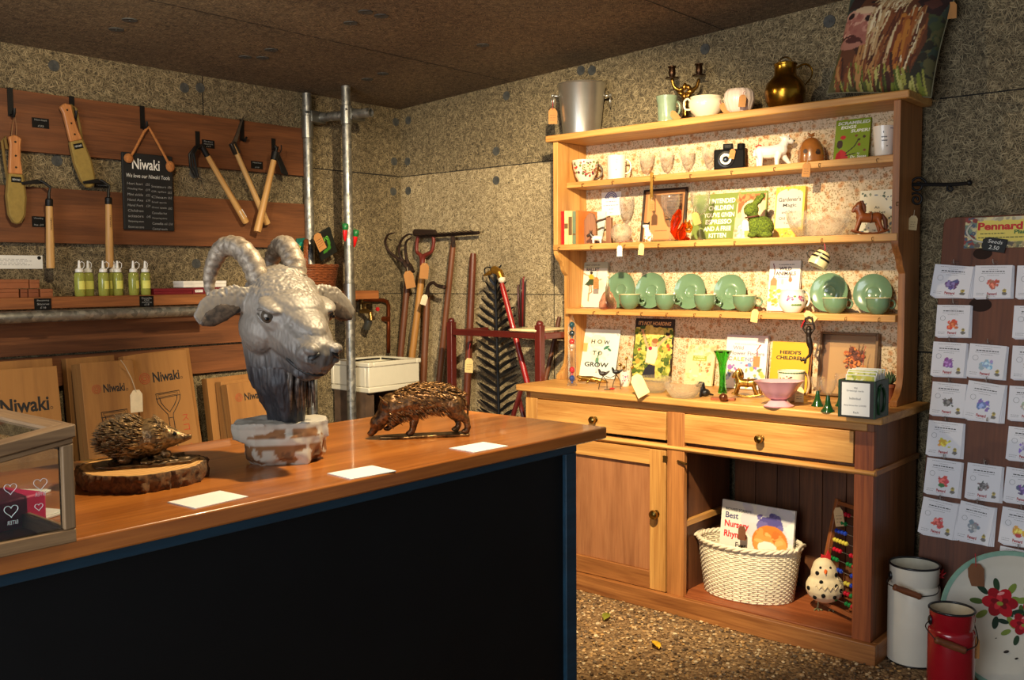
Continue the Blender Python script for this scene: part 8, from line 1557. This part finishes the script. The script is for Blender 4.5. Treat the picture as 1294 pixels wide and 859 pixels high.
# leaning tools: W(px, py) on plane y
def Wp(px, py, y): return on('y', y, px, py)
def shaft(name, label, cat, top, low, ytop=3.835, ylow=3.80, r=.016, m=None, foot=FZ, group=None):
    a = Wp(*top, ytop); c = Wp(*low, ylow); k = (a.z-foot)/(a.z-c.z); f = a+(c-a)*k; t = thing(name, label, cat, (f.x, f.y, foot), group=group)
    L_ = a-f; b = MB(); b.tube([f+L_*s for s in (0, .3, .6, .97, 1)], [r*.95, r, r*1.02, r*.98, r*.8], 12); b.build('shaft', m or OLDW, t, smooth=60, world=True); return t, a, f
OLDW = wood((122, 72, 42), (72, 38, 22), 'z', 1.5, .5); OLDY = wood((190, 138, 70), (140, 92, 42), 'z', 1.5, .5); REDS = wood((118, 60, 36), (76, 34, 20), 'z', 1.5, .4); RUST = bronze((34, 26, 22), (70, 46, 34), .7, .4, 60)
t, a, f = shaft('cultivator', 'old long cultivator with three curved dark iron tines, leftmost of the leaning tools', 'cultivator', (517, 335), (507, 440), r=.019)
T = lambda px, py, y=3.80: Wp(px, py, y)
for P in ([(516, 338), (507, 330), (492, 318), (487, 306), (490, 297), (499, 294)], [(516, 338), (505, 322), (506, 306), (514, 297), (522, 296)], [(517, 338), (513, 322), (513, 306), (520, 300)]):
    b = MB(); Q = catmull([T(*p_, 3.80-.02*i) for i, p_ in enumerate(P)], 5); b.tube(Q, interp([.010, .009, .008, .007, .006, .003], len(Q)), 8); b.build('tine', RUST, t, smooth=180, world=True)
b = MB(); b.tube([T(511, 330), T(516, 336), T(521, 344)], [.022, .03, .02], 8, flat=.6); b.build('socket', RUST, t, world=True)
luggage_tag('price_label', Wp(515, 342, 3.76), .10, 'brown price label on the three tined cultivator', KRAFT, (0, -.2, .6), [(0, .01, .02)], marks=False, red=False)
t, a, f = shaft('garden_spade', 'old spade stood upside down with open D-shaped handle and pale shaft', 'spade', (534, 340), (522, 440), r=.020, m=OLDY)
b = MB(); P = catmull([T(534, 345, 3.82), T(533, 325, 3.82), T(527, 318, 3.82), T(527, 306, 3.82), T(529, 296, 3.82)], 5); b.tube(P, interp([.018, .014, .010, .010, .010], len(P)), 8); P = catmull([T(534, 345, 3.82), T(535, 325, 3.82), T(545, 318, 3.82), T(548, 306, 3.82), T(547, 296, 3.82)], 5); b.tube(P, interp([.018, .014, .010, .010, .010], len(P)), 8); b.build('fork_arms', plain((110, 40, 30), .5), t, smooth=180, world=True)
b = MB(); b.tube([T(525, 294, 3.82), T(549, 295, 3.82)], .022, 12); b.build('grip', plain((40, 26, 22), .5), t, world=True)
luggage_tag('price_label', Wp(537, 332, 3.77), .09, 'brown price label on the upside down spade', KRAFT, (0, .1, .6), [(0, .01, .02)], marks=False, red=False)
t, a, f = shaft('hooked_tool', 'short dark-shafted hoe with small curled hook, third among the leaning tools', 'tool', (540, 372), (535, 480), r=.020, m=OLDW)
b = MB(); P = catmull([T(540, 374, 3.8), T(541, 362, 3.78), T(547, 357, 3.76), T(553, 361, 3.74), T(562, 363, 3.73)], 5); b.tube(P, interp([.014, .010, .009, .010, .012], len(P)), 8); b.build('iron_hook', RUST, t, smooth=180, world=True)
luggage_tag('price_label', Wp(538, 372, 3.74), .06, 'pale price label on the short hooked tool', TAGW, (0, .3, .6), marks=False)
t, a, f = shaft('garden_rake', 'long handled iron rake with its toothed head uppermost, leaning on the wall', 'rake', (573, 306), (556, 470), r=.017, m=OLDW)
b = MB(); A, B = T(532, 299, 3.82), T(605, 294, 3.82); b.tube([A, B], .012, 8, flat=.8)
n = 16
for i in range(n):
    q = A+(B-A)*((i+.5)/n); b.tube([q, q+Vector((0, -.06, .012))], [.006, .002], 6)
b.tube([T(573, 312, 3.83), T(572, 298, 3.82)], .012, 8); b.build('toothed_head', RUST, t, world=True)
t, a, f = shaft('wooden_pole', 'reddish brown plain wooden pole leaning behind the red towel rail', 'pole', (598, 320), (589, 520), r=.020, m=REDS)
# metal leaf sculpture
t = thing('metal_leaf', 'tall black metal feather-shaped leaf sculpture with slatted barbs', 'sculpture', (*Wp(628, 520, 3.80).xy, FZ)); BKM = plain((30, 30, 32), .4, .5)
mid = lambda s_: Wp(626+5*s_, 345+195*s_, 3.83-.03*s_)
b = MB(); b.tube([mid(s_) for s_ in np.linspace(-.02, 1.35, 12)], .008, 8); b.build('midrib', BKM, t, world=True); n = 23
for side in (-1, 1):
    for i in range(n):
        s_ = .03+1.25*i/n; wd = (24 if side < 0 else 25)*min(1, .25+s_*2.2)*(1 if s_ < .8 else 1)
        if side > 0: wd *= .95
        q0 = mid(s_-.0); u = 626+5*s_; v = 345+195*s_; q1 = Wp(u+side*wd, v-14-(2 if side < 0 else -26), 3.82-.03*s_-.005); q1 = Wp(u+side*wd, v-16 if side < 0 else v-2-14, 3.82-.03*s_)
        d_ = (q1-q0); nz = Vector((0, 0, .0115)); nr = Vector((0, -.002, 0)); b = MB(); mdl = (q0+q1)/2+Vector((0, -.012, .004)); vs = []
        for pt_, k in ((q0, .6), (mdl, 1.), (q1, .25)): vs += [pt_-nz*k-nr, pt_+nz*k-nr, pt_+nz*k+nr, pt_-nz*k+nr]
        b.add(vs, [(0, 1, 2, 3), (8, 11, 10, 9)]+[(a_*4+k, a_*4+(k+1) % 4, a_*4+4+(k+1) % 4, a_*4+4+k) for a_ in (0, 1) for k in range(4)]); b.build('barb', BKM, t, world=True)
b = MB(); b.tube(catmull([mid(-.02), Wp(620, 338, 3.80), Wp(613, 339, 3.80), Wp(613, 346, 3.80), Wp(617, 346, 3.80)], 5), .004, 6); b.build('curled_tip', BKM, t, smooth=180, world=True)
# red walking stick with a brass duck head
yS = 3.72; t, a, f = shaft('duck_head_cane', 'red walking stick with a brass duck head handle', 'walking stick', (634, 358), (666, 482), ytop=3.70, ylow=3.70, r=.015, m=plain((150, 26, 26), .3, coat=.4))
b = MB(); b.ell(Wp(634, 353, 3.70), .02, n=10); b.build('collar', plain((226, 214, 190), .4), t, smooth=180, world=True)
D = lambda u, v: tuple(Wp(u, v, 3.70)-t.location)
sculpt('duck_head', plain((168, 124, 48), .3, .8), [('t', [D(634, 352), D(631, 344), D(626, 341)], [.018, .020, .020]), ('e', D(625, 341), .022), ('t', [D(620, 344), D(612, 348)], [.013, .006])], t, voxel=.004, smooth=2)
# red towel rail / stand with enamel top
RW = wood((104, 32, 26), (66, 18, 16), 'z', 1.5, .35, .3); RWX = wood((104, 32, 26), (66, 18, 16), 'x', 1.5, .35, .3)
yF = 3.46; yB = 3.74; sp0 = Wp(673, 480, yF); t = thing('red_washstand', 'dark red wooden washstand with towel rails and cream enamel top left of the dresser', 'washstand', (Wp(650, 420, 3.6).x, 3.6, FZ))
xL = Wp(581, 450, yF+.12).x; xR = Wp(672, 450, yF).x; zt_ = Wp(672, 412, yF).z
legs = [(xL, 3.58), (xR, 3.46), (xR+.0, 3.74)]
zr_ = Z(425, xR, 3.46)
for x, y in ((xL, 3.52), (xR, 3.52), (xL*1.08, 3.80), (xR+.02, 3.80)):
    b = MB(); zz = zr_+.05 if y < 3.7 else zr_+.02; b.box(x-.018, x+.018, y-.018, y+.018, FZ, zz); b.ell((x, y, zz+.006), (.018, .018, .016), n=12); b.build('leg', RW, t, bevel=.003, world=True)
for y in (3.52, 3.80):
    for z in ((zr_, .12) if y < 3.7 else (zr_-.02,)):
        b = MB(); b.box(xL+.018, xR-.018, y-.010, y+.010, z-.016, z+.016); b.build('rail', RWX, t, bevel=.003, world=True)
for x in (xL, xR):
    b = MB(); b.box(x-.010+.01, x+.010+.01, 3.538, 3.782, zr_-.018, zr_+.012); b.build('side_rail', wood((104, 32, 26), (66, 18, 16), 'y', 1.5, .35, .3), t, bevel=.003, world=True)
b = MB(); b.tube([Wp(659, 490, 3.56), Wp(650, 520, 3.56), Wp(640, 560, 3.56)], .012, 8); b.tube([Wp(655, 500, 3.60), Wp(670, 560, 3.60)], .011, 8); b.build('brace', RW, t, world=True)
x0, x1 = X(660, 3.60, zr_), -2.885
b = MB(); b.box(x0, x1, 3.50, 3.74, zr_+.016, zr_+.030); tag(b.build('washstand_tray', plain((226, 206, 160), .3, coat=.3), bevel=.006), 'cream enamel top resting on the red washstand beside the dresser', 'tray')
# sticks in a bundle on the stand
t = thing('walking_stick_bundle', 'small bundle of dark thin sticks with red tips standing on the washstand', 'sticks', (*Wp(660, 415, 3.66).xy, zr_+.0305)); o_ = t.location
for i, (u, v, c_) in enumerate(((-6, 50, (60, 20, 20)), (-2, 58, (40, 24, 22)), (2, 60, (110, 24, 26)), (5, 56, (50, 40, 36)), (0, 46, (190, 170, 140)))):
    b = MB(); S = 1/pm(*o_); b.tube([(u*.3*S, .004*(i-2), 0), (u*.8*S, .004*(i-2), v*.8*S), (u*1.1*S, .0, v*S), ((u*1.1+1.5)*S, 0, (v+3)*S)], [.006, .006, .005, .003], 8); b.build('stick', plain(c_, .4), t, smooth=180)
t, a, f = shaft('thin_cane', 'thin brown cane leaning on the wall beside the dresser foot', 'cane', (707, 400), (688, 486), ytop=3.86, ylow=3.80, r=.012, m=OLDW)
luggage_tag('price_label', Wp(593, 452, 3.50), .075, 'cream price label hanging from the red washstand rail', plain((206, 180, 120), .8), (0, .05, .5), [(-.004, .005, .03), (-.006, .03, .07)])
